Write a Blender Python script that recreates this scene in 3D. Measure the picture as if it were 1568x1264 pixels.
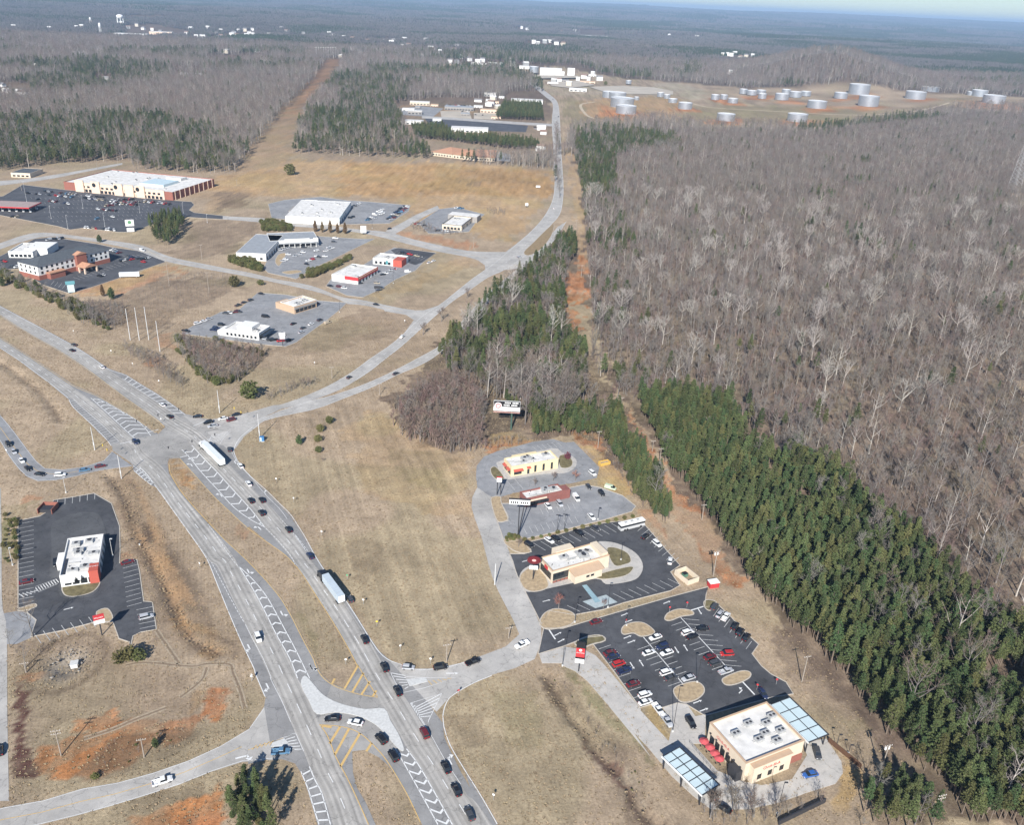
import bpy, bmesh, math, random
import numpy as np
from mathutils import Vector
for o in list(bpy.data.objects): bpy.data.objects.remove(o)
R = math.radians
rng = np.random.default_rng(7); random.seed(7)
SC = bpy.context.scene
COL = SC.collection

# ------------------------------------------------------------------ camera
H = 200.0                      # metres above the ground
FPX, DH = 1330.0, 632.0        # focal length and horizon distance, in photo pixels
ROLL = math.atan2(37, 788); PITCH = math.atan(DH / FPX)
cam = bpy.data.cameras.new('camera'); CAM = bpy.data.objects.new('camera', cam); COL.objects.link(CAM)
cam.sensor_width = 36; cam.lens = 36 * FPX / 1568
cam.clip_start = 1; cam.clip_end = 120000
from mathutils import Matrix
CAM.matrix_world = Matrix.Translation((0, 0, H)) @ Matrix.Rotation(math.pi/2 - PITCH, 4, 'X') @ Matrix.Rotation(ROLL, 4, 'Z')
SC.camera = CAM

# ------------------------------------------------------------------ sky, sun, exposure
SUN_AZ, SUN_EL = 8.5, 33.0     # shadows fall towards +Y turned 8.5 degrees to the right
w = bpy.data.worlds.new('World'); SC.world = w; w.use_nodes = True
nt = w.node_tree; nt.nodes.clear()
sky = nt.nodes.new('ShaderNodeTexSky'); sky.sky_type = 'NISHITA'; sky.sun_disc = False
sky.sun_elevation = R(SUN_EL); sky.sun_rotation = R(180 + SUN_AZ)
sky.altitude = 300; sky.air_density = 1.0; sky.dust_density = 0.15; sky.ozone_density = 3.0
bg = nt.nodes.new('ShaderNodeBackground'); bg.inputs[1].default_value = 0.072
wo = nt.nodes.new('ShaderNodeOutputWorld')
tint = nt.nodes.new('ShaderNodeMix'); tint.data_type = 'RGBA'; tint.blend_type = 'MULTIPLY'; tint.inputs[0].default_value = 1; tint.inputs[7].default_value = (.76,.88,1.0,1)
nt.links.new(sky.outputs[0], tint.inputs[6]); nt.links.new(tint.outputs[2], bg.inputs[0]); nt.links.new(bg.outputs[0], wo.inputs[0])
sl = bpy.data.lights.new('sun', 'SUN'); sl.energy = 4.9; sl.angle = R(0.53); sl.color = (1.0, 0.965, 0.91)
SUNO = bpy.data.objects.new('sun', sl); COL.objects.link(SUNO)
_d = Vector((math.sin(R(SUN_AZ))*math.cos(R(SUN_EL)), math.cos(R(SUN_AZ))*math.cos(R(SUN_EL)), -math.sin(R(SUN_EL))))
SUNO.rotation_euler = _d.to_track_quat('-Z', 'Y').to_euler(); SUNO.location = (-100, -300, 600)
SC.view_settings.view_transform = 'Standard'; SC.view_settings.look = 'None'
SC.view_settings.exposure = 0.68; SC.view_settings.gamma = 1; SC.view_settings.use_curve_mapping = False
SC.cycles.volume_bounces = 0; SC.cycles.max_bounces = 5; SC.cycles.transparent_max_bounces = 8
SC.cycles.volume_max_steps = 64

# ------------------------------------------------------------------ where things stand: photo measurements turned into metres on the ground
CROP = dict(A1=(0,0,.33163), A2=(520,0,.33163), A3=(1040,0,.33673), A4=(0,240,.26786), A5=(250,240,.26786), A6=(560,240,.26786),
    A7=(0,440,.26786), A8=(380,480,.26786), B1=(0,720,.20566), B2=(0,960,.26786), B3=(160,600,.20566), B4=(320,780,.20566),
    B5=(380,1000,.21684), B6=(700,640,.20566), B7=(780,780,.20566), B8=(880,900,.20408), C1=(960,1020,.22959), C2=(640,960,.24048),
    C3=(1180,900,.28805), C4=(860,560,.26906), C5=(1200,600,.23727), C6=(860,180,.30064), C7=(1200,180,.30065), C8=(560,480,.21684), PX=(0,0,1.0))
_c, _s = math.cos(ROLL), math.sin(ROLL); _cp, _sp = math.cos(PITCH), math.sin(PITCH)
def G(x, y, z=0.0):
    u, v = x-784, y-632; uu = u*_c+v*_s; vv = -u*_s+v*_c
    d = max(_sp*FPX+_cp*vv, 4.0); f = _cp*FPX-_sp*vv; k = (H-z)/d
    return (uu*k, f*k)
def toPX(X, Y, Z=0.0):
    dz = Z-H; f = Y*_cp-dz*_sp; dn = -Y*_sp-dz*_cp; uu = X/f*FPX; vv = dn/f*FPX
    return 784+uu*_c-vv*_s, 632+uu*_s+vv*_c
def px(c, x, y): a = CROP[c]; return (a[0]+a[2]*x, a[1]+a[2]*y)
def W(c, x, y, z=0.0): return G(*px(c, x, y), z)
def L(*a, z=0.0):
    out, c, i = [], 'PX', 0
    while i < len(a):
        if isinstance(a[i], str): c = a[i]; i += 1
        else: out.append(W(c, a[i], a[i+1], z)); i += 2
    return out
def mono(p):
    out = [np.array(p[0], float)]
    for i in range(1, len(p)):
        q = np.array(p[i], float)
        if len(out) > 1 and i < len(p)-1:
            a, b = out[-1]-out[-2], q-out[-1]
            if a @ b < .25*np.linalg.norm(a)*np.linalg.norm(b): continue
        if np.linalg.norm(q-out[-1]) > .3: out.append(q)
    return out
def smooth(p, n=4, closed=False):
    p = mono(p) if not closed and len(p) > 5 else [np.array(q, float) for q in p]; m = len(p)
    if m < 3: return [tuple(q) for q in p]
    out = []
    for i in range(m if closed else m-1):
        if closed: a, b, c, d = p[i-1], p[i], p[(i+1) % m], p[(i+2) % m]
        else: a, b, c, d = p[max(i-1,0)], p[i], p[i+1], p[min(i+2,m-1)]
        for k in range(n):
            t = k/n
            out.append(tuple(.5*((2*b)+(c-a)*t+(2*a-5*b+4*c-d)*t*t+(3*b-a-3*c+d)*t**3)))
    if not closed: out.append(tuple(p[-1]))
    return out
def resample(p, n):
    p = np.array(p); s = np.r_[0, np.cumsum(np.linalg.norm(np.diff(p, axis=0), axis=1))]
    t = np.linspace(0, s[-1], n); return np.c_[np.interp(t, s, p[:,0]), np.interp(t, s, p[:,1])]
def plen(p): p = np.array(p); return float(np.linalg.norm(np.diff(p, axis=0), axis=1).sum())
_lat = {}
def vnoise(x, y, scale, seed):
    if seed not in _lat: _lat[seed] = np.random.default_rng(seed).random((256, 256))
    g = _lat[seed]; x = np.asarray(x)/scale; y = np.asarray(y)/scale
    xi = np.floor(x).astype(int); yi = np.floor(y).astype(int); fx = x-xi; fy = y-yi
    fx = fx*fx*(3-2*fx); fy = fy*fy*(3-2*fy)
    a = g[xi % 256, yi % 256]; b = g[(xi+1) % 256, yi % 256]; c = g[xi % 256, (yi+1) % 256]; d = g[(xi+1) % 256, (yi+1) % 256]
    return (a*(1-fx)+b*fx)*(1-fy)+(c*(1-fx)+d*fx)*fy
def inpoly(X, Y, poly):
    X = np.asarray(X, float); Y = np.asarray(Y, float); P = np.array(poly, float)
    res = np.zeros(X.shape, bool)
    bb = (X >= P[:,0].min()) & (X <= P[:,0].max()) & (Y >= P[:,1].min()) & (Y <= P[:,1].max())
    if not bb.any(): return res
    x, y = X[bb], Y[bb]; r = np.zeros(x.shape, bool); j = len(P)-1
    for i in range(len(P)):
        yi, yj = P[i,1], P[j,1]
        if yi != yj: r ^= ((yi > y) != (yj > y)) & (x < (P[j,0]-P[i,0])*(y-yi)/(yj-yi)+P[i,0])
        j = i
    res[bb] = r; return res
def pdist(X, Y, poly):
    P = np.array(poly); D = np.full(np.shape(X), 1e9)
    for i in range(len(P)-1):
        a, b = P[i], P[i+1]; ab = b-a; l2 = max((ab**2).sum(), 1e-9)
        t = np.clip(((X-a[0])*ab[0]+(Y-a[1])*ab[1])/l2, 0, 1)
        D = np.minimum(D, np.hypot(X-a[0]-t*ab[0], Y-a[1]-t*ab[1]))
    return D

# ------------------------------------------------------------------ materials
MATS = {}
def mat(name, col, rough=.8, var=0.0, vs=1.0, metal=0.0, spec=.3, obj_var=0.0, bump=0.0, col2=None, trans=0.0):
    if name in MATS: return MATS[name]
    m = bpy.data.materials.new(name); m.use_nodes = True; n = m.node_tree.nodes; l = m.node_tree.links
    b = n['Principled BSDF']; b.inputs['Roughness'].default_value = rough; b.inputs['Metallic'].default_value = metal
    b.inputs['Specular IOR Level'].default_value = spec
    c = (*col, 1); b.inputs['Base Color'].default_value = c; src = None
    if var > 0:
        g = n.new('ShaderNodeNewGeometry'); t = n.new('ShaderNodeTexNoise'); t.inputs['Scale'].default_value = vs; t.inputs['Detail'].default_value = 5
        l.new(g.outputs['Position'], t.inputs['Vector'])
        mx = n.new('ShaderNodeMix'); mx.data_type = 'RGBA'
        c2 = col2 or tuple(v*(1-var) for v in col)
        mr = n.new('ShaderNodeMapRange'); mr.inputs[1].default_value = .3; mr.inputs[2].default_value = .7; l.new(t.outputs[0], mr.inputs[0])
        l.new(mr.outputs[0], mx.inputs[0]); mx.inputs[6].default_value = c; mx.inputs[7].default_value = (*c2, 1); src = mx.outputs[2]
        if bump:
            bp = n.new('ShaderNodeBump'); bp.inputs['Distance'].default_value = bump; l.new(t.outputs[0], bp.inputs['Height']); l.new(bp.outputs[0], b.inputs['Normal'])
    if obj_var > 0:
        oi = n.new('ShaderNodeObjectInfo'); hs = n.new('ShaderNodeHueSaturation')
        mr = n.new('ShaderNodeMapRange'); mr.inputs[3].default_value = 1-obj_var; mr.inputs[4].default_value = 1+obj_var; l.new(oi.outputs['Random'], mr.inputs[0])
        l.new(mr.outputs[0], hs.inputs['Value'])
        ma = n.new('ShaderNodeMath'); ma.operation = 'MULTIPLY'; ma.inputs[1].default_value = 7.31; l.new(oi.outputs['Random'], ma.inputs[0])
        fr = n.new('ShaderNodeMath'); fr.operation = 'FRACT'; l.new(ma.outputs[0], fr.inputs[0])
        mh = n.new('ShaderNodeMapRange'); mh.inputs[3].default_value = .5-.045*min(1, obj_var*4); mh.inputs[4].default_value = .5+.03*min(1, obj_var*4); l.new(fr.outputs[0], mh.inputs[0]); l.new(mh.outputs[0], hs.inputs['Hue'])
        if src: l.new(src, hs.inputs['Color'])
        else: hs.inputs['Color'].default_value = c
        src = hs.outputs[0]
    if src: l.new(src, b.inputs['Base Color'])
    MATS[name] = m; return m

def asphalt(name, col, dark, streak=False, patch=.22):
    m = bpy.data.materials.new(name); m.use_nodes = True; n = m.node_tree.nodes; l = m.node_tree.links
    b = n['Principled BSDF']; b.inputs['Roughness'].default_value = .9; b.inputs['Specular IOR Level'].default_value = .25
    g = n.new('ShaderNodeNewGeometry')
    def noise(scale, det, vec, rgh=.6):
        t = n.new('ShaderNodeTexNoise'); t.inputs['Scale'].default_value = scale; t.inputs['Detail'].default_value = det; t.inputs['Roughness'].default_value = rgh
        l.new(vec, t.inputs['Vector']); return t.outputs[0]
    def mr(x, a, c, d, e):
        r = n.new('ShaderNodeMapRange'); l.new(x, r.inputs[0])
        for i, v in zip((1,2,3,4), (a,c,d,e)): r.inputs[i].default_value = v
        return r.outputs[0]
    def mul(a, c):
        r = n.new('ShaderNodeMath'); r.operation = 'MULTIPLY'; l.new(a, r.inputs[0]); l.new(c, r.inputs[1]); return r.outputs[0]
    f = mr(noise(.06, 6, g.outputs['Position']), .3, .7, 1-patch, 1+patch*.6)
    f = mul(f, mr(noise(.45, 3, g.outputs['Position'], .55), .60, .78, 1.0, .62))   # oil and repair stains
    f = mul(f, mr(noise(2.5, 4, g.outputs['Position'], .8), .25, .75, .88, 1.1))
    v = n.new('ShaderNodeTexVoronoi'); v.feature = 'DISTANCE_TO_EDGE'; v.inputs['Scale'].default_value = .11; v.inputs['Randomness'].default_value = 1
    wv = n.new('ShaderNodeVectorMath'); wv.operation = 'ADD'; l.new(g.outputs['Position'], wv.inputs[0])
    nz = n.new('ShaderNodeTexNoise'); nz.inputs['Scale'].default_value = .4; l.new(g.outputs['Position'], nz.inputs['Vector'])
    sc = n.new('ShaderNodeVectorMath'); sc.operation = 'SCALE'; sc.inputs['Scale'].default_value = 3; l.new(nz.outputs[1], sc.inputs[0]); l.new(sc.outputs[0], wv.inputs[1]); l.new(wv.outputs[0], v.inputs['Vector'])
    f = mul(f, mr(v.outputs['Distance'], .0, .014, .7, 1.0))       # tar-sealed cracks
    if streak:
        uv = n.new('ShaderNodeUVMap'); mp = n.new('ShaderNodeMapping'); mp.inputs['Scale'].default_value = (1.1, .012, 1); l.new(uv.outputs[0], mp.inputs[0])
        f = mul(f, mr(noise(1.0, 4, mp.outputs[0]), .28, .72, .72, 1.14))
        sp = n.new('ShaderNodeSeparateXYZ'); l.new(uv.outputs[0], sp.inputs[0])
        sn = n.new('ShaderNodeMath'); sn.operation = 'MULTIPLY'; sn.inputs[1].default_value = 2*math.pi/1.85; l.new(sp.outputs[0], sn.inputs[0])
        si = n.new('ShaderNodeMath'); si.operation = 'COSINE'; l.new(sn.outputs[0], si.inputs[0])
        f = mul(f, mr(si.outputs[0], -1, 1, .84, 1.07))
    mx = n.new('ShaderNodeMix'); mx.data_type = 'RGBA'; mx.inputs[6].default_value = (*dark, 1); mx.inputs[7].default_value = (*col, 1)
    l.new(mr(noise(.25, 5, g.outputs['Position']), .35, .65, 0, 1), mx.inputs[0])
    vm = n.new('ShaderNodeVectorMath'); vm.operation = 'SCALE'; l.new(mx.outputs[2], vm.inputs[0]); l.new(f, vm.inputs['Scale'])
    l.new(vm.outputs[0], b.inputs['Base Color']); MATS[name] = m; return m

# ------------------------------------------------------------------ mesh helpers
def tag(o, label=None, cat=None, group=None, kind=None):
    if label: o['label'] = label
    if cat: o['category'] = cat
    if group: o['group'] = group
    if kind: o['kind'] = kind
    return o
def obj(name, me, parent=None, loc=None, rz=None):
    o = bpy.data.objects.new(name, me); COL.objects.link(o)
    if parent is not None: o.parent = parent
    if loc is not None: o.location = loc
    if rz is not None: o.rotation_euler = (0, 0, rz)
    return o
def empty(name, loc, rz=0.0):
    return obj(name, None, None, loc, rz)
class MB:
    def __init__(s): s.v = []; s.f = []; s.m = []
    def poly(s, pts, mi=0):
        b = len(s.v); s.v += [tuple(p) for p in pts]; s.f.append(tuple(range(b, b+len(pts)))); s.m.append(mi); return s
    def box(s, x0, x1, y0, y1, z0, z1, mi=0, rz=0, c=(0,0), bottom=True):
        b = len(s.v); ca, sa = math.cos(rz), math.sin(rz)
        for z in (z0, z1):
            for x, y in ((x0,y0),(x1,y0),(x1,y1),(x0,y1)): s.v.append((c[0]+x*ca-y*sa, c[1]+x*sa+y*ca, z))
        fs = [(4,5,6,7),(0,1,5,4),(1,2,6,5),(2,3,7,6),(3,0,4,7)] + ([(3,2,1,0)] if bottom else [])
        for f in fs: s.f.append(tuple(b+i for i in f)); s.m.append(mi)
        return s
    def tube(s, a, b, r0, r1, n=5, mi=0, cap=False):
        a = np.array(a, float); b = np.array(b, float); d = b-a; d /= max(np.linalg.norm(d), 1e-9)
        u = np.cross(d, (0,0,1) if abs(d[2]) < .9 else (1,0,0)); u /= np.linalg.norm(u); w = np.cross(d, u); k = len(s.v)
        for p, r in ((a, r0), (b, r1)):
            for i in range(n): t = 2*math.pi*i/n; s.v.append(tuple(p+r*(math.cos(t)*u+math.sin(t)*w)))
        for i in range(n): s.f.append((k+i, k+(i+1) % n, k+n+(i+1) % n, k+n+i)); s.m.append(mi)
        if cap: s.f.append(tuple(k+n+i for i in range(n))); s.m.append(mi)
        return s
    def lathe(s, prof, n=16, c=(0,0), mi=0):
        k = len(s.v)
        for r, z in prof:
            for i in range(n): t = 2*math.pi*i/n; s.v.append((c[0]+r*math.cos(t), c[1]+r*math.sin(t), z))
        for j in range(len(prof)-1):
            for i in range(n): s.f.append((k+j*n+i, k+j*n+(i+1) % n, k+(j+1)*n+(i+1) % n, k+(j+1)*n+i)); s.m.append(mi)
        return s
    def loft(s, secs, mi=0, caps=True):
        k = len(s.v); n = len(secs[0])
        for q in secs: s.v += [tuple(p) for p in q]
        for j in range(len(secs)-1):
            for i in range(n): s.f.append((k+j*n+i, k+j*n+(i+1) % n, k+(j+1)*n+(i+1) % n, k+(j+1)*n+i)); s.m.append(mi)
        if caps:
            s.f.append(tuple(k+i for i in reversed(range(n)))); s.m.append(mi)
            e = k+(len(secs)-1)*n; s.f.append(tuple(e+i for i in range(n))); s.m.append(mi)
        return s
    def mesh(s, name, mats, smooth=False):
        me = bpy.data.meshes.new(name); me.from_pydata(s.v, [], s.f)
        for m in (mats if isinstance(mats, (list, tuple)) else [mats]): me.materials.append(m)
        if any(s.m): me.polygons.foreach_set('material_index', s.m)
        if smooth: me.polygons.foreach_set('use_smooth', [True]*len(s.f))
        me.update(); return me
    def build(s, name, mats, parent=None, loc=None, rz=None, smooth=False):
        return obj(name, s.mesh(name, mats, smooth), parent, loc, rz)
def sheet(name, pts, z, m, parent=None, thick=0.0, skirt_mat=None):
    bm = bmesh.new(); vs = [bm.verts.new((p[0], p[1], z)) for p in pts]
    f = bm.faces.new(vs); f.normal_update()
    if f.normal.z < 0: f.normal_flip()
    if thick:
        for i in range(len(vs)):
            a, b = vs[i], vs[(i+1) % len(vs)]
            c = bm.verts.new((b.co.x, b.co.y, z-thick)); d = bm.verts.new((a.co.x, a.co.y, z-thick)); bm.faces.new((a, d, c, b))
    bmesh.ops.triangulate(bm, faces=[f])
    if thick: bmesh.ops.recalc_face_normals(bm, faces=bm.faces)
    me = bpy.data.meshes.new(name); bm.to_mesh(me); bm.free(); me.materials.append(m)
    return obj(name, me, parent)
def ribbon(name, a, b, z, m, parent=None, n=None, u0=0.0):
    n = n or max(2, int(plen(a)/6)); A = resample(a, n); B = resample(b, n)
    v = [(*p, z) for q in zip(A, B) for p in q]; f = [(2*i, 2*i+2, 2*i+3, 2*i+1) for i in range(n-1)]
    me = bpy.data.meshes.new(name); me.from_pydata(v, [], f); me.materials.append(m)
    uv = me.uv_layers.new(name='UVMap'); s = 0; ss = [0]
    for i in range(1, n): s += np.linalg.norm(A[i]-A[i-1]); ss.append(s)
    dat = np.zeros((len(me.loops), 2)); vi = np.zeros(len(me.loops), int); me.loops.foreach_get('vertex_index', vi)
    for k, i in enumerate(vi):
        wd = np.linalg.norm(A[i//2]-B[i//2]); dat[k] = (u0+(wd if i % 2 else 0), ss[i//2])
    uv.data.foreach_set('uv', dat.ravel()); me.update()
    o = obj(name, me, parent); 
    return o
def strip(pts, wd):
    P = np.array(pts, float); T = np.gradient(P, axis=0); T /= np.maximum(np.linalg.norm(T, axis=1), 1e-9)[:,None]
    N = np.c_[-T[:,1], T[:,0]]*wd/2; return P+N, P-N
def line(name, pts, wd, z, m, parent):
    a, b = strip(pts, wd); n = len(pts)
    v = [(*p, z) for q in zip(a, b) for p in q]; f = [(2*i, 2*i+1, 2*i+3, 2*i+2) for i in range(n-1)]
    me = bpy.data.meshes.new(name); me.from_pydata(v, [], f); me.materials.append(m); return obj(name, me, parent)
def dashes(name, pts, wd, dash, gap, z, m, parent):
    S = plen(pts); n = int(S/.75)+2; P = resample(pts, n); d = S/(n-1); k = 0
    while k+dash < S:
        i, j = int(k/d), int((k+dash)/d)+1; line(name, P[i:j+1], wd, z, m, parent); k += dash+gap
def offset(pts, d):
    P = np.array(pts, float); T = np.gradient(P, axis=0); T /= np.maximum(np.linalg.norm(T, axis=1), 1e-9)[:,None]
    return P+np.c_[-T[:,1], T[:,0]]*d
def ordw(n): return ['','first','second','third','fourth','fifth','sixth','seventh','eighth','ninth','tenth','eleventh','twelfth','thirteenth','fourteenth','fifteenth','sixteenth','seventeenth','eighteenth','nineteenth','twentieth'][n] if n <= 20 else '%d%s' % (n, 'th' if n % 100 in (11,12,13) else {1:'st',2:'nd',3:'rd'}.get(n % 10, 'th'))
SBL = L('A7',-90,290,0,350,100,415,200,490,280,550,340,600,390,640,410,680,450,720,520,785,560,830,600,865,640,910,760,1020,'B3',215,590,285,650,350,700,380,712,500,870,600,1010,700,1150,770,1264,'B4',60,560,150,780,240,990,330,1180,'B5',50,150,100,270,122,320,110,400,60,480,0,545,0,790,120,765,240,755,330,785,380,860,420,980,450,1080,490,1218,525,1320)
SBR = L('A7',-90,230,0,285,100,350,200,415,300,480,420,560,560,620,680,690,780,750,850,800,905,840,'B3',480,500,470,540,480,610,560,740,660,860,760,970,880,1090,'B4',260,360,400,500,480,590,550,680,620,800,700,960,780,1110,'B5',480,80,520,160,590,220,735,700,740,850,770,960,830,1060,900,1218,945,1320)
NBL = L('A7',-90,110,0,165,100,230,200,290,300,345,420,420,520,490,620,565,720,640,820,710,900,765,945,800,'B3',555,495,680,640,800,775,920,890,1060,1020,'B4',300,130,450,260,560,340,640,420,700,500,790,640,880,780,960,910,1040,1050,'B5',770,90,680,260,660,420,735,700,820,690,920,740,990,800,1050,890,1120,1010,1200,1160,1280,1320)
NBR = L('A7',-90,55,0,105,150,185,300,265,420,330,520,395,620,465,720,500,800,550,900,610,1000,680,1060,725,'B3',720,250,860,330,960,440,990,520,1040,590,1120,670,1200,740,1300,840,1380,920,1440,1010,1490,1090,1540,1180,'B4',790,340,860,450,940,560,1030,690,1120,830,1200,960,1270,1060,1340,1120,'B5',1200,200,1300,400,1375,500,1385,600,1430,700,1500,840,1568,960,'C2',300,930,400,1090,500,1264,560,1370)
# ------------------------------------------------------------------ ground: one sheet to the horizon
DITCH = [(L('C2',800,300,860,380,900,460,960,560,1030,640,1090,720,1150,810,1230,890,1300,950,1350,1060,1420,1160,1500,1240,1600,1330), 1.3, 1.4),
         (L('B1',800,40,900,150,960,280,1010,420,1060,560,1130,680,1190,800,1260,930,1310,1050,1380,1180,1440,1280,'B2',1180,20,1240,150), 1.0, 1.8),
         (L('A7',0,430,90,490,180,560,250,620,300,690,340,760), .9, 2.5)]
PONDC = W('B2', 385, 205)
HILLC = (1010., 3150.)
def GZ(X, Y):
    X = np.asarray(X, float); Y = np.asarray(Y, float)
    far = np.clip((Y-2000)/2500, 0, 1); far = far*far*(3-2*far)
    z = far*((vnoise(X+9000, Y, 700, 31)-.5)*16+(vnoise(X+9000, Y, 2300, 32)-.5)*46)
    z += np.clip((Y-9000)/16000, 0, 1)**1.5*(110+70*vnoise(X+40000, Y*.6, 3500, 33))
    z += 88*np.exp(-(((X-HILLC[0])/230)**2+((Y-HILLC[1])/280)**2))*(.9+.2*vnoise(X, Y, 120, 34))
    return z
def gz(p): return float(GZ(np.array([p[0]]), np.array([p[1]]))[0])

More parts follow.
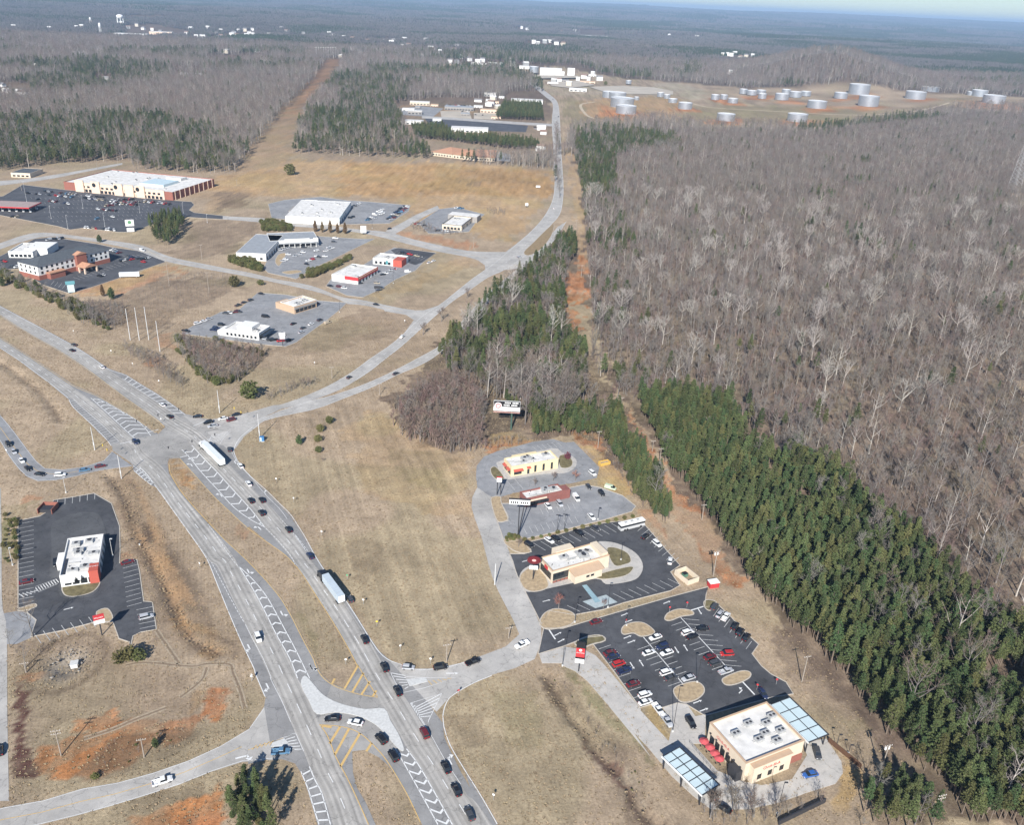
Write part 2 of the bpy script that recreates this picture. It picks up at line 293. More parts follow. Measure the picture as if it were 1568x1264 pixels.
TAN=(.365,.28,.194); TAN2=(.41,.28,.155); LEAF=(.145,.106,.080); CLAY=(.40,.175,.078); SCRUB=(.185,.135,.095)
GREEN=(.15,.155,.065); STRAW=(.42,.29,.145); OLIVE=(.20,.175,.085); DARK=(.10,.07,.05); MULCH=(.12,.062,.05); PALE=(.36,.30,.22); OCHRE=(.38,.235,.11)
ZONES = [  # (colour, strength, outline) painted in order
 (TAN2,.9,L('PX',440,245,660,248,760,252,845,262,842,300,815,340,770,370,640,330,610,310,530,300,420,302,330,290,300,275,400,262)),
 (OCHRE,.8,L('A2',0,745,400,760,900,790,985,830,960,905,0,905)),
 (SCRUB,.6,L('A2',540,835,640,830,690,845,600,862)),
 (OCHRE,.3,L('PX',498,88,525,86,515,112,470,158,452,190,440,245,400,300,330,330,300,300,345,262,390,215,430,165,478,118)),
 (CLAY,.2,L('PX',500,90,522,90,505,120,470,160,440,180,452,150,480,118)),
 (SCRUB,.7,L('A4',1270,200,1450,190,1420,260,1280,310)), (SCRUB,.5,L('A4',1080,350,1500,380,1400,520,1150,600,950,560,1060,480)),
 (TAN2,.5,L('A6',80,820,680,620,560,560,480,570,280,680,0,790)),
 (SCRUB,.55,L('A4',700,780,1000,690,1400,700,1330,790,1050,900,900,980,700,1000,480,900)),
 (SCRUB,.4,L('A5',820,1000,1150,870,1400,930,1380,1000,1000,1090,700,1130,560,1150)),
 (CLAY,.35,L('A4',850,1020,1000,1010,1010,1110,900,1110)), (CLAY,.5,L('A6',215,420,560,490,620,520,540,525,330,490,210,450)),
 (CLAY,.45,L('A4',450,760,700,690,900,640,1080,640,800,760,480,800)),
 (STRAW,.4,L('A4',400,800,690,710,900,630,960,640,760,740,520,800)),
 (LEAF,.9,L('PX',880,200,1568,175,1568,1264,1400,1264,1330,1130,1230,1010,1140,880,1030,740,985,655,945,600,900,480,890,300)),
 (LEAF,.9,L('PX',845,360,885,360,870,480,905,540,940,600,980,660,1030,790,960,720,880,670,760,680,700,690,600,660,600,610,670,540)),
 (TAN2,.6,L('PX',868,235,885,235,905,420,885,440,880,380)),
 (CLAY,.8,L('A6',1195,560,1255,580,1280,860,1215,850,1200,700)), (CLAY,.7,L('A6',1130,680,1200,640,1200,1030,1110,1030,1140,900)),
 (CLAY,.55,L('C4',360,230,420,300,470,430,560,580,620,660,780,810,830,910,960,1110,1040,1264,960,1264,820,1100,660,900,590,760,520,620,500,560)),
 (TAN,.6,L('C4',590,760,760,820,860,950,940,1060,800,1050,660,900)), (CLAY,.6,L('C4',880,1150,1000,1170,1020,1264,880,1240)),
 (LEAF,.6,L('C3',0,190,80,250,220,380,420,570,500,720,600,830,760,960,950,1200,960,1290,560,1290,470,950,320,780,180,560,0,380)),
 (TAN,.5,L('C3',100,480,300,560,460,700,560,850,460,880,330,780,180,600)), (OLIVE,.3,L('C3',340,700,470,680,500,740,380,780)),
 (STRAW,.95,L('C1',1340,500,1400,580,1450,640,1568,680,1540,800,1440,950,1330,900,1420,780,1440,680)),
 (STRAW,.8,L('B6',870,180,960,190,1060,250,1120,320,1190,400,1240,480,1300,560,1320,640,1230,580,1100,500,1040,440,1060,370)),
 (OCHRE,.6,L('B6',1000,180,1120,260,1250,430,1330,620,1290,560,1190,400,1080,280)), (CLAY,.5,L('B6',780,120,1100,140,1080,250,980,200,870,175)),
 (CLAY,.7,L('B6',220,200,380,150,560,170,560,190,330,240,220,270)), (STRAW,.5,L('B6',240,120,480,110,560,170,380,190,240,210)),
 (CLAY,.35,L('B6',1330,660,1480,720,1556,840,1556,960,1470,860,1390,780)),
 (STRAW,.5,L('B6',300,600,420,580,420,640,330,640)), 
 (TAN2,.45,L('A8',560,640,700,560,1270,820,1270,1180,800,1100,600,900)), (OLIVE,.25,L('A8',800,760,1150,760,1150,1000,900,980)),
 (SCRUB,.45,L('B4',960,240,1160,200,1300,320,1200,560,1000,420)), 
 (SCRUB,.35,L('A7',700,330,1000,460,1100,570,1060,640,880,520,720,380)),
 (CLAY,.3,L('A7',780,420,900,400,940,450,840,470)),
 (OCHRE,.75,L('B3',500,510,560,520,680,660,720,740,650,720,540,620)), (CLAY,.3,L('B3',580,580,660,620,660,700,590,660)),
 (CLAY,.28,L('B3',920,1000,1040,990,1080,1080,980,1090)), (OLIVE,.35,L('B4',560,700,700,800,900,1100,800,1080,680,900)),
 (OLIVE,.35,L('B1',20,270,280,260,290,350,140,380,135,690,20,700)), (GREEN,.55,L('B1',20,330,130,380,130,560,20,640)),
 (SCRUB,.5,L('B1',860,100,960,260,1080,440,1240,640,1400,900,1556,1180,1500,1264,1400,1230,1280,980,1130,740,1000,480,900,260)),
 (SCRUB,.4,L('B1',760,60,900,60,1100,300,1300,560,1500,860,1556,1000,1556,1264,1180,1264,1060,980,1000,700,900,560,890,420,830,240)), (OCHRE,.75,L('B1',1330,1020,1420,1090,1540,1250,1440,1250,1360,1120)), (SCRUB,.35,L('B2',60,100,560,60,1050,240,1160,500,900,560,400,520,150,680,100,400)), (CLAY,.35,L('B1',900,640,1040,620,1060,680,920,690)),
 (CLAY,.4,L('B1',200,200,300,195,295,260,200,250)),
 (MULCH,.95,L('B2',50,270,85,280,110,500,140,670,230,750,255,820,230,880,120,880,80,800,60,680,45,500)),
 (CLAY,.75,L('B2',90,240,220,240,210,300,100,330)), (CLAY,.7,L('B2',200,680,320,640,340,720,260,850,230,740)),
 (CLAY,.95,L('B2',330,790,420,720,520,640,640,600,800,620,900,580,880,660,760,760,600,830,460,870,340,880)), (CLAY,.7,L('B2',420,520,640,480,640,570,440,580)),
 (CLAY,.85,L('B2',900,560,1060,540,1040,640,930,700)), (CLAY,.9,L('B2',1170,330,1290,380,1310,480,1270,550,1170,500)),
 (OCHRE,.5,L('B2',1110,0,1200,20,1260,180,1180,160)), (OCHRE,.45,L('B2',1080,360,1160,340,1160,460,1090,470)),
 (CLAY,.55,L('B2',230,690,420,600,640,540,900,500,1160,470,1180,560,1000,640,800,760,560,860,300,885)), (SCRUB,.55,L('B2',560,640,880,580,1100,540,1200,600,1000,720,700,850,540,880,440,860)),
 (PALE,.7,L('B2',300,190,370,150,450,150,460,200,400,260,330,260)), (SCRUB,.5,L('B2',220,200,330,130,500,60,530,120,480,240,330,335,220,290)),
 (CLAY,.95,L('B2',860,1060,1160,950,1290,900,1330,1080,1280,1140,700,1140)), (SCRUB,.45,L('B2',710,1010,1150,880,1200,930,860,1050,710,1110)),
 (SCRUB,.4,L('C2',180,560,420,540,440,700,260,860)), (OLIVE,.22,L('C2',480,440,760,440,820,760,560,740)),
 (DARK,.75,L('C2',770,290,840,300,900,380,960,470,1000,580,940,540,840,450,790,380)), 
 (SCRUB,.45,L('C2',850,310,960,320,1080,480,1200,640,1340,850,1497,1080,1497,1264,1440,1240,1250,930,1120,740,980,580,900,440)),
 (PALE,.45,L('C2',1280,900,1400,950,1480,1100,1440,1150,1330,1000)),
 (MULCH,.7,L('C2',1000,590,1100,710,1280,900,1420,1120,1500,1230,1490,1264,1400,1180,1250,960,1100,760)),
 (GREEN,.45,L('C2',920,250,1000,280,1200,500,1380,720,1500,860,1500,900,1300,690,1100,450)),
 (SCRUB,.6,L('C1',0,760,200,960,330,1063,0,1063)), (STRAW,.8,L('C1',90,290,170,270,330,470,370,500,290,530,200,420)),
 (TAN,.85,L('PX',840,148,815,118,780,105,850,100,960,118,1040,124,1140,134,1300,136,1400,145,1500,146,1620,152,1620,172,1480,170,1250,200,1080,200,1000,188,875,204,860,240)), (OCHRE,.6,L('A2',1100,470,1300,440,1568,450,1568,560,1300,570,1140,545)), (OLIVE,.5,L('A2',1030,450,1120,460,1140,560,1280,580,1060,600)),
 (CLAY,.55,L('A2',1180,480,1280,500,1400,540,1250,545)), (CLAY,.6,L('A3',130,545,300,540,340,560,180,565)), (CLAY,.6,L('A3',430,545,700,545,720,565,470,570)), (CLAY,.45,L('A3',590,480,760,485,700,515,600,510)), (CLAY,.5,L('A3',1300,455,1568,480,1568,500,1330,490)), (CLAY,.4,L('A3',840,480,1000,480,960,495)),
 (OLIVE,.45,L('A3',0,480,480,480,1000,500,1300,440,1240,490,900,540,720,570,0,560)), (PALE,.85,L('A2',1460,380,1568,375,1568,420,1450,410)), (PALE,.8,L('A3',0,375,60,380,130,440,60,450,0,430)),
 (PALE,.5,L('A2',900,390,1200,390,1560,420,1560,440,1000,440)),
 (STRAW,.9,L('A3',600,245,650,230,690,236,780,270,700,268)),
 (OCHRE,.35,L('A2',270,480,620,510,610,550,400,530)), 
]
def ring(c, x, y, w, k=.9): return L(c, *[v for i in range(10) for v in (x+w*k*math.cos(i*.628), y+w*.16*math.sin(i*.628))])
for c, x, y, w in (('A2',1300,530,130),('A3',218,555,90),('A3',546,560,100),('A3',30,500,70),('A3',635,498,95),('A3',872,488,95),('A3',1087,457,85),('A3',1440,478,120),('A3',830,440,90),('A3',480,460,80),('A3',741,452,60),('A3',250,472,60),('A3',200,456,60),('A3',360,440,90)): ZONES.append((CLAY,.8,ring(c,x,y,w)))
FIELD = [L('A3',1110,300,1568,300,1568,330,1100,330)]
def axis(lo, hi, step, end_lo, end_hi, g=1.12):
    a = list(np.arange(lo, hi+step/2, step)); s = step
    while a[-1] < end_hi: s *= g; a.append(a[-1]+s)
    s = step; b = []; x = lo
    while x > end_lo: s *= g; x -= s; b.append(x)
    return np.array(b[::-1]+a)
gxs = axis(-300, 300, 1.3, -42000, 42000, 1.07); gys = axis(135, 520, 1.3, -2500, 46000, 1.03)
GXX, GYY = np.meshgrid(gxs, gys)
gX, gY = GXX.ravel(), GYY.ravel()
jit = np.clip(gY/300, .6, 3)
jX = gX+jit*((vnoise(gX+5000, gY+5000, 4, 1)-.5)*5+(vnoise(gX+5000, gY+5000, 14, 2)-.5)*8)
jY = gY+jit*((vnoise(gX+5000, gY+5000, 4, 3)-.5)*5+(vnoise(gX+5000, gY+5000, 14, 4)-.5)*8)
far = np.clip((gY-900)/1200, 0, 1)[:,None]
colr = np.array(TAN)*(1-far)+np.array(LEAF)*far
for c, s, poly in ZONES:
    k = inpoly(jX, jY, poly)
    s_ = s*(.3+.55*vnoise(gX+300, gY+700, 9, 11)+.75*vnoise(gX+300, gY+700, 2.4, 12))
    s_ = np.clip(np.where(k, s_, 0), 0, 1)[:,None]
    colr = colr*(1-s_)+np.array(c)*s_
cl_ = np.clip((colr[:,0]/colr[:,2]-2.4)/2, 0, 1)[:,None]; colr = colr*(1+cl_*((vnoise(gX+400, gY*.45+400, 2.0, 13)-.5)*.75+(vnoise(gX+400, gY+400, 5, 14)-.5)*.6)[:,None])
# broad mottling of dormant turf, tyre tracks and mowing lines in the big fields
mot = (vnoise(gX+9e3, gY+9e3, 55, 21)-.5)*.18+(vnoise(gX+9e3, gY+9e3, 17, 22)-.5)*.22+(vnoise(gX+9e3, gY+9e3, 5, 23)-.5)*.22+(vnoise(gX+9e3, gY+9e3, 2.2, 24)-.5)*.16
mowd = inpoly(gX, gY, L('A8',0,900,60,620,560,480,1270,820,1270,1180,'B6',110,700,300,1260,'C2',630,60,400,180,'B4',1400,1150,1000,560,700,100))
dirv = np.array(W('A8',760,1100))-np.array(W('A8',620,700)); dirv = dirv/np.linalg.norm(dirv)
acr = gX*-dirv[1]+gY*dirv[0]
mot += np.where(mowd, (vnoise(acr*1.0+4000, (gX*dirv[0]+gY*dirv[1])*.03+500, 1.7, 25)-.5)*.42, 0)
colr = colr*(1+mot)[:,None]
grn = np.clip((vnoise(gX+2e3, gY+1e3, 28, 26)-.55)*2, 0, .3)[:,None]; colr = colr*(1-grn)+colr*np.array([.82,.95,.75])*grn
nr = (gY < 620) & (np.abs(gX) < 330)
dd = np.full(len(gX), 99.)
for e_ in (SBL, SBR, NBL, NBR): dd[nr] = np.minimum(dd[nr], pdist(gX[nr], gY[nr], e_))
k = (np.exp(-(dd/1.6)**2)*(.35+.75*vnoise(gX+20, gY+20, 6, 45)))[:,None]; k = np.clip(k, 0, .85); colr = colr*(1-k)+np.array((.34,.26,.175))*k   # worn dusty shoulders
# eroded gully below the left carriageway: streaks of clay, straw and dark soil that follow it
gp = np.array(resample(smooth(DITCH[1][0], 3), 60)); seg_d = np.full(len(gX), 99.); seg_s = np.zeros(len(gX)); acc = 0.
for i in range(len(gp)-1):
    a_, ab = gp[i], gp[i+1]-gp[i]; ln = np.linalg.norm(ab); t = np.clip(((gX-a_[0])*ab[0]+(gY-a_[1])*ab[1])/ln**2, 0, 1); sg = np.sign(ab[0]*(gY-a_[1])-ab[1]*(gX-a_[0])); d = np.hypot(gX-a_[0]-t*ab[0], gY-a_[1]-t*ab[1])
    up_ = d < np.abs(seg_d); seg_d = np.where(up_, d*sg, seg_d); seg_s = np.where(up_, acc+t*ln, seg_s); acc += ln
env = np.exp(-((seg_d-3.2)/5.2)**2)*np.clip(seg_s/15, 0, 1)*(seg_d > -5); st = vnoise(seg_d*1.0+300, seg_s*.09+50, 1.9, 46); st2 = vnoise(seg_d+500, seg_s*.06+80, 3.4, 47)
cl = np.where((st > .6)[:,None], np.array(DARK)*1.2, np.where((st2 > .5)[:,None], np.array((.36,.225,.12)), np.array((.25,.18,.115))))
k = np.clip(env*1.1, 0, .85)[:,None]*(.55+.6*vnoise(gX+33, gY+33, 9, 48))[:,None]; k = np.clip(k, 0, .9); colr = colr*(1-k)+cl*k
Z = GZ(gX, gY)
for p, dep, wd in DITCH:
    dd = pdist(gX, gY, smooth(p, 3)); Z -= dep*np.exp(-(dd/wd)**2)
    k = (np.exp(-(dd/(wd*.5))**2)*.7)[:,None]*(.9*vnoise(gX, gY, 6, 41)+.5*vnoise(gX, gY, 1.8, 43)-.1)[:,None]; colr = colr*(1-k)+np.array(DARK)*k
dd = np.hypot(gX-PONDC[0], (gY-PONDC[1])/1.25); Z -= 2.6*np.exp(-(dd/4.8)**2)
k = (np.exp(-(dd/6.5)**4)*.7*(.5+vnoise(gX, gY, 2.2, 49)))[:,None]; k = np.clip(k, 0, .9); colr = colr*(1-k)+np.array((.33,.29,.24))*k

k = (np.exp(-((dd-11)/1.1)**2)*.55)[:,None]; colr = colr*(1-k)+np.array(DARK)*k
Z += np.where((gY > 140) & (gY < 700), (vnoise(gX+70, gY+80, 9, 42)-.5)*.0, 0)
me = bpy.data.meshes.new('ground'); nx, ny = len(gxs), len(gys)
idx = np.arange(nx*ny).reshape(ny, nx)
faces = np.stack([idx[:-1,:-1], idx[:-1,1:], idx[1:,1:], idx[1:,:-1]], -1).reshape(-1, 4)
me.vertices.add(nx*ny); me.vertices.foreach_set('co', np.c_[gX, gY, Z].astype(np.float32).ravel())
me.loops.add(faces.size); me.loops.foreach_set('vertex_index', faces.ravel().astype(np.int32))
me.polygons.add(len(faces)); me.polygons.foreach_set('loop_start', (np.arange(len(faces))*4).astype(np.int32)); me.polygons.foreach_set('loop_total', np.full(len(faces), 4, np.int32))
me.update(calc_edges=True)
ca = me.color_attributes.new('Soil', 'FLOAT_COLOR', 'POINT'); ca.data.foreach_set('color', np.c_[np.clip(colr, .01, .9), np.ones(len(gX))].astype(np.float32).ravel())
m = bpy.data.materials.new('dormant_grass_and_soil'); m.use_nodes = True; n = m.node_tree.nodes; l = m.node_tree.links
b = n['Principled BSDF']; b.inputs['Roughness'].default_value = 1; b.inputs['Specular IOR Level'].default_value = .08
at = n.new('ShaderNodeVertexColor'); at.layer_name = 'Soil'; g = n.new('ShaderNodeNewGeometry')
def nz(s, d, r, lo, hi):
    t = n.new('ShaderNodeTexNoise'); t.inputs['Scale'].default_value = s; t.inputs['Detail'].default_value = d; t.inputs['Roughness'].default_value = r; l.new(g.outputs['Position'], t.inputs['Vector'])
    q = n.new('ShaderNodeMapRange'); q.inputs[1].default_value = .25; q.inputs[2].default_value = .75; q.inputs[3].default_value = lo; q.inputs[4].default_value = hi; l.new(t.outputs[0], q.inputs[0]); return q.outputs[0], t
a1, t1 = nz(1.1, 8, .8, .5, 1.45); a2, t2 = nz(.16, 6, .7, .8, 1.2)
q = n.new('ShaderNodeMath'); q.operation = 'MULTIPLY'; l.new(a1, q.inputs[0]); l.new(a2, q.inputs[1])
v = n.new('ShaderNodeVectorMath'); v.operation = 'SCALE'; l.new(at.outputs[0], v.inputs[0]); l.new(q.outputs[0], v.inputs['Scale'])
mp = n.new('ShaderNodeMapping'); mp.vector_type = 'TEXTURE'; mp.inputs['Rotation'].default_value = (0, 0, math.atan2(dirv[1], dirv[0])); mp.inputs['Scale'].default_value = (28, .8, 1); l.new(g.outputs['Position'], mp.inputs[0])
mt = n.new('ShaderNodeTexNoise'); mt.inputs['Scale'].default_value = 1; mt.inputs['Detail'].default_value = 4; l.new(mp.outputs[0], mt.inputs['Vector'])
mq = n.new('ShaderNodeMapRange'); mq.inputs[1].default_value = .3; mq.inputs[2].default_value = .7; mq.inputs[3].default_value = .89; mq.inputs[4].default_value = 1.1; l.new(mt.outputs[0], mq.inputs[0])
v2 = n.new('ShaderNodeVectorMath'); v2.operation = 'SCALE'; l.new(v.outputs[0], v2.inputs[0]); l.new(mq.outputs[0], v2.inputs['Scale'])   # mower passes
l.new(v2.outputs[0], b.inputs['Base Color'])
bp = n.new('ShaderNodeBump'); bp.inputs['Distance'].default_value = .35; bp.inputs['Strength'].default_value = .8; l.new(t1.outputs[0], bp.inputs['Height']); l.new(bp.outputs[0], b.inputs['Normal'])
me.materials.append(m); me.polygons.foreach_set('use_smooth', [True]*len(faces))
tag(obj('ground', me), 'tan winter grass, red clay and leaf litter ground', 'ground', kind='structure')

# ------------------------------------------------------------------ roads
M_HWY = asphalt('worn_grey_asphalt', (.445,.422,.388), (.375,.357,.33), True)
M_RD = asphalt('grey_asphalt', (.46,.438,.405), (.385,.368,.345))
M_TURN = asphalt('dark_grey_asphalt', (.285,.278,.27), (.24,.235,.23), patch=.2)
M_BLK = asphalt('fresh_black_asphalt', (.088,.09,.097), (.066,.068,.075), patch=.32)
M_X = asphalt('crossing_asphalt', (.355,.338,.315), (.30,.288,.27))
M_LOT = asphalt('old_lot_asphalt', (.30,.30,.303), (.24,.243,.25))
M_DLOT = asphalt('sealed_lot_asphalt', (.1,.103,.112), (.075,.078,.088), patch=.3)
M_CONC = asphalt('concrete', (.5,.47,.43), (.42,.40,.37), patch=.12)
M_CURB = mat('kerb_concrete', (.52,.47,.40), .9, .25, 2)
M_WHITE = mat('road_paint_white', (.78,.78,.76), .7, .4, 3, col2=(.55,.55,.54))
M_YEL = mat('road_paint_yellow', (.66,.43,.15), .7, .4, 3, col2=(.5,.36,.17))
M_LINE = mat('stall_paint', (.62,.62,.60), .7, .5, 3, col2=(.28,.28,.28))
M_ISL = mat('pale_island_concrete', (.60,.60,.58), .9, .22, 1.2)
def struct(o, label, cat): return tag(o, label, cat, kind='structure')

HW = sheet('highway', SBL+SBR[::-1], .05, M_TURN); struct(HW, 'left carriageway of the wide grey divided highway', 'road')
HN = sheet('highway', NBL+NBR[::-1], .054, M_TURN); struct(HN, 'right carriageway of the wide grey divided highway', 'road')
X1 = sheet('intersection', L('A7',640,900,905,840,945,800,1060,725,1200,760,1330,900,1330,950,'B3',860,330,740,400,555,495,480,500,470,540,240,560,60,440), .058, M_X); struct(X1, 'grey paved upper highway crossing', 'road')
X2 = sheet('intersection', L('B5',590,220,690,262,800,120,930,300,960,400,1110,690,920,740,820,690,735,700,480,520), .058, M_X); struct(X2, 'grey paved crossover between the carriageways', 'road')
# main running lanes with wheel-path wear: two lines per carriageway
sbR = smooth(L('A7',-90,240,0,296,100,362,200,428,300,495,420,578,500,635,570,690,650,765,720,830,770,872,'B3',290,440,400,530,470,615,560,745,660,865,755,975,830,1060,960,1230,'B4',220,430,330,600,420,770,500,930,600,1110,660,1264,'B5',370,220,420,320,480,440,520,520,580,650,640,780,700,900,760,1020,830,1170,900,1320))
sbL = smooth(L('A7',-90,285,0,343,100,408,200,482,280,545,400,632,500,715,580,785,680,885,740,935,'B3',200,520,290,600,380,700,500,870,600,1010,700,1150,780,1264,'B4',60,430,160,640,240,800,300,920,370,1070,460,1264,'B5',75,0,170,190,240,350,300,490,350,610,400,720,450,850,510,960,560,1090,600,1218,640,1320))
nbL = smooth(L('A7',-90,103,0,157,100,222,200,282,300,337,420,412,520,482,620,557,720,632,820,702,920,782,1050,860,'B3',640,385,740,500,830,590,920,690,1020,800,1100,890,1190,1010,'B4',420,130,560,300,650,420,710,500,800,640,890,780,970,910,1050,1050,1110,1160,'B5',780,90,840,200,920,330,960,395,1060,570,1130,690,1200,790,1300,960,1440,1218,1500,1320))
nbR = smooth(L('A7',-90,60,0,112,150,192,300,273,420,340,520,403,620,472,700,525,800,592,900,660,1010,735,1100,800,1200,880,'B3',760,390,900,520,1000,620,1120,740,1210,830,1310,940,1400,1050,1500,1200,'B4',640,190,720,300,800,430,900,560,990,680,1100,840,1200,990,1290,1150,'B5',960,60,1060,250,1150,380,1230,510,1300,610,1390,760,1500,930,1568,1040,'C2',260,960,360,1110,470,1264,520,1340))
rb = ribbon('main_lanes', sbL, sbR, .075, M_HWY, HW, 240); rb = ribbon('main_lanes', nbL, nbR, .078, M_HWY, HN, 240)

SIDE = {}
def road(name, a, b, m, label, z=.06, sm=3):
    a, b = smooth(a, sm), smooth(b, sm); n = max(8, int(plen(a)/8))
    o = ribbon(name, a, b, z, m, None, n); struct(o, label, 'road'); SIDE[label] = (resample(a, n), resample(b, n)); return o
R_up = road('county_road', L('A7',1050,735,1150,757,1280,748,1400,722,'A8',0,567,100,547,250,502,400,442,500,392,600,332,700,257,800,192,'A6',150,1070,220,1010,330,905,420,850,520,770,620,690,720,620,850,510,920,450,990,380,1040,310,1070,240,1080,150,1075,0,'A2',995,750,985,650,980,560,985,480,955,450,900,405,830,350),
    L('A7',1120,800,1250,800,1350,775,1480,742,'A8',50,588,150,560,300,520,420,480,520,440,600,395,700,330,780,265,'A6',200,1090,300,1000,400,910,500,825,600,760,700,690,800,645,940,545,1000,470,1050,400,1110,330,1128,240,1130,150,1120,0,'A2',1025,750,1020,620,1015,520,1005,470,975,440,915,395,840,340), M_RD, 'grey county road curving up past the shops to the tank farm', .062)
R_dn = road('county_road', L('A7',1180,830,1330,800,1480,760,1568,720,'A8',100,575,250,535,380,495,500,465,640,415,760,365,880,305,1000,240,1100,180,'A6',560,930,700,780,870,640,960,560,1040,470,1100,400),
    L('A7',1330,950,1350,905,1400,850,1480,790,'A8',0,640,100,610,240,580,400,545,540,490,660,445,760,400,870,345,1000,290,1110,215,'A6',620,930,760,770,930,625,1010,560,1090,460,1148,370), M_RD, 'lower carriageway of the county road beside the pine wood', .066)
R_fr = road('frontage_road', L('A7',-90,620,0,730,60,800,120,880,180,960,230,1020,290,1048,400,1040,520,1020,590,995,640,940), L('A7',-90,760,0,880,40,950,90,1020,140,1075,190,1105,270,1112,380,1095,480,1070,590,1045,760,1025), M_LOT, 'curving frontage road with a queue of cars')
R_ll = road('side_road', L('B2',-200,1090,0,1040,300,985,560,900,720,890,900,830,1100,760,1250,690,1380,620,1470,540,1510,460), L('B2',-200,1220,0,1180,300,1120,560,1050,700,1010,860,960,1000,915,1150,860,1280,800,1400,775,1560,765), M_RD, 'side road joining the highway at the lower left')
R_le = road('side_road', L('B1',-60,100,-50,500,-40,1000,'B2',-60,0,-60,500,-60,1000), L('B1',5,140,12,500,15,1000,'B2',38,0,42,500,52,1000), M_RD, 'narrow side road along the left edge of the view')
R_ac = road('access_road', L('B5',1000,60,1060,105,'C2',0,272,150,265,250,240,400,190,500,150,580,120,630,90,645,50,'B7',65,900,30,830,'B6',290,1260,230,1080,190,920,150,800,110,690,110,600,150,520), L('B5',1330,420,1400,330,'C2',180,470,230,430,350,360,470,310,600,270,700,245,'B7',215,1080,240,960,230,860,130,640,60,500,'B6',480,1230,430,1100,380,980,340,880,300,780,262,700,250,590), M_RD, 'grey access road climbing from the highway past the restaurants', .064)
R_c1 = road('commercial_road', L('A4',-60,515,0,495,150,445,280,435,560,470,800,505,900,545,1000,580,1150,610,1300,640,'A5',500,665,640,700,760,720,870,745,980,790,1050,810,1140,820,1300,855,1450,880,1568,870), L('A4',-60,552,0,530,150,480,300,455,560,490,760,530,880,575,950,600,1100,630,1300,665,'A5',450,680,640,720,800,755,900,780,1000,815,1060,845,1150,850,1300,885,1400,905,1500,930), M_RD, 'commercial road between the hotel and the shops')
R_c2 = road('commercial_road', L('A5',340,340,550,350,700,365,850,380,1000,400,1100,415,1280,430,1400,465,'A6',150,450,350,490,560,535,700,545,800,545), L('A5',340,358,550,375,700,395,900,410,1050,425,1200,450,1400,500,'A6',200,480,400,540,560,570,640,592,740,650), M_RD, 'commercial road below the blue and white store', .059)
R_c3 = road('commercial_road', L('A5',1270,425,1360,380,1450,330,1568,280), L('A5',1320,445,1400,400,1480,350,1580,300), M_RD, 'short spur road up to the low white clinic', .056)
R_c4 = road('store_road', L('A4',-40,140,120,130,300,105,480,75,640,45,700,35), L('A4',-40,170,120,150,300,125,480,88,640,58,700,45), M_RD, 'narrow road running behind the big brick store')
R_c5 = road('side_street', L('A2',380,535,560,545,780,560,985,572), L('A2',380,546,560,556,780,572,985,583), M_RD, 'far side street into the office park')
# junction wedges
JX = sheet('intersection', L('A6',560,540,700,545,800,545,860,500,920,450,1010,470,1000,540,940,600,870,640,780,650,690,690,680,620,640,592), .068, M_RD); struct(JX, 'grey paved junction at the foot of the pine wood', 'road')
JY = sheet('intersection', L('A6',100,870,250,880,330,880,420,850,300,1000,220,1010,275,935,230,905,110,885), .068, M_RD); struct(JY, 'small paved junction below the fast food lots', 'road')

# ------------------------------------------------------------------ parking lots
LOTS = {}
def lot(name, pts, m, label, z=.05, kerb=True, sm=0):
    if sm: pts = smooth(pts, sm, True)
    o = sheet(name, pts, z, m); struct(o, label, 'parking lot'); LOTS[label] = (o, pts)
    if kerb:
        P = np.array(pts+[pts[0]])
        a, b = strip(P, .32); mb = MB(); n = len(P)
        for i in range(n-1): mb.loft([[(*a[i],.0),(*a[i],.17),(*b[i],.17),(*b[i],.0)], [(*a[i+1],.0),(*a[i+1],.17),(*b[i+1],.17),(*b[i+1],.0)]], caps=False)
        mb.build('kerb', M_CURB, o)
    return o
LA = lot('parking_lot', L('B6',250,590,250,640,110,600,150,520,140,440,145,360,200,290,300,250,440,215,560,180,715,160,800,185,870,180,930,240,1000,310,1060,370,1040,450,850,490,700,510,430,560,330,590), M_LOT, 'worn grey lot around the yellow restaurant', kerb=False)
LB = lot('parking_lot', L('B6',330,640,400,640,700,600,850,520,950,500,1060,520,1230,580,1330,660,1300,700,1100,760,900,810,700,860,480,910,350,930,330,860,300,780,380,770,375,740), M_LOT, 'pale grey lot below the low red and white restaurant')
LC = lot('parking_lot', L('B7',0,335,110,335,165,320,110,255,300,210,500,150,700,105,820,90,1000,110,1080,200,1180,320,1270,420,1200,470,1270,570,1200,610,1000,660,850,700,700,750,480,790,300,760,240,860,130,640,60,500), M_BLK, 'dark lot wrapped around the cream restaurant')
LD = lot('parking_lot', L('B7',255,890,400,890,700,800,1000,712,1200,655,1480,580,'B8',985,60,975,150,1080,135,1170,220,1260,320,1380,430,1330,500,1400,590,1470,650,'C1',1060,110,1110,190,980,210,520,335,400,262,'B8',770,870,660,905,570,880,490,905,400,780,300,640,200,510,140,430,230,400,210,365,80,380,'B7',400,1025,215,1080), M_BLK, 'black lot full of cars beside the largest cream restaurant')
LE = lot('parking_lot', L('B1',135,380,300,345,370,300,400,225,560,200,700,175,830,250,890,420,895,600,890,695,1020,670,1040,760,1070,980,1135,985,1165,1190,1050,1210,990,1240,970,1330,'B2',740,90,680,70,655,0,'B1',840,1130,690,1140,480,1195,230,1245,270,1120,200,1062,270,1010,135,1030), M_BLK, 'black lot around the white-roofed burger restaurant')
LF = lot('parking_lot', L('A4',130,160,360,188,985,250,1095,258,1110,275,1082,305,1110,320,1310,342,1300,360,1050,345,900,372,760,432,680,432,470,408,400,418,330,398,0,335,-80,320,-80,240,20,225), M_DLOT, 'large dark car park in front of the brick supermarket')
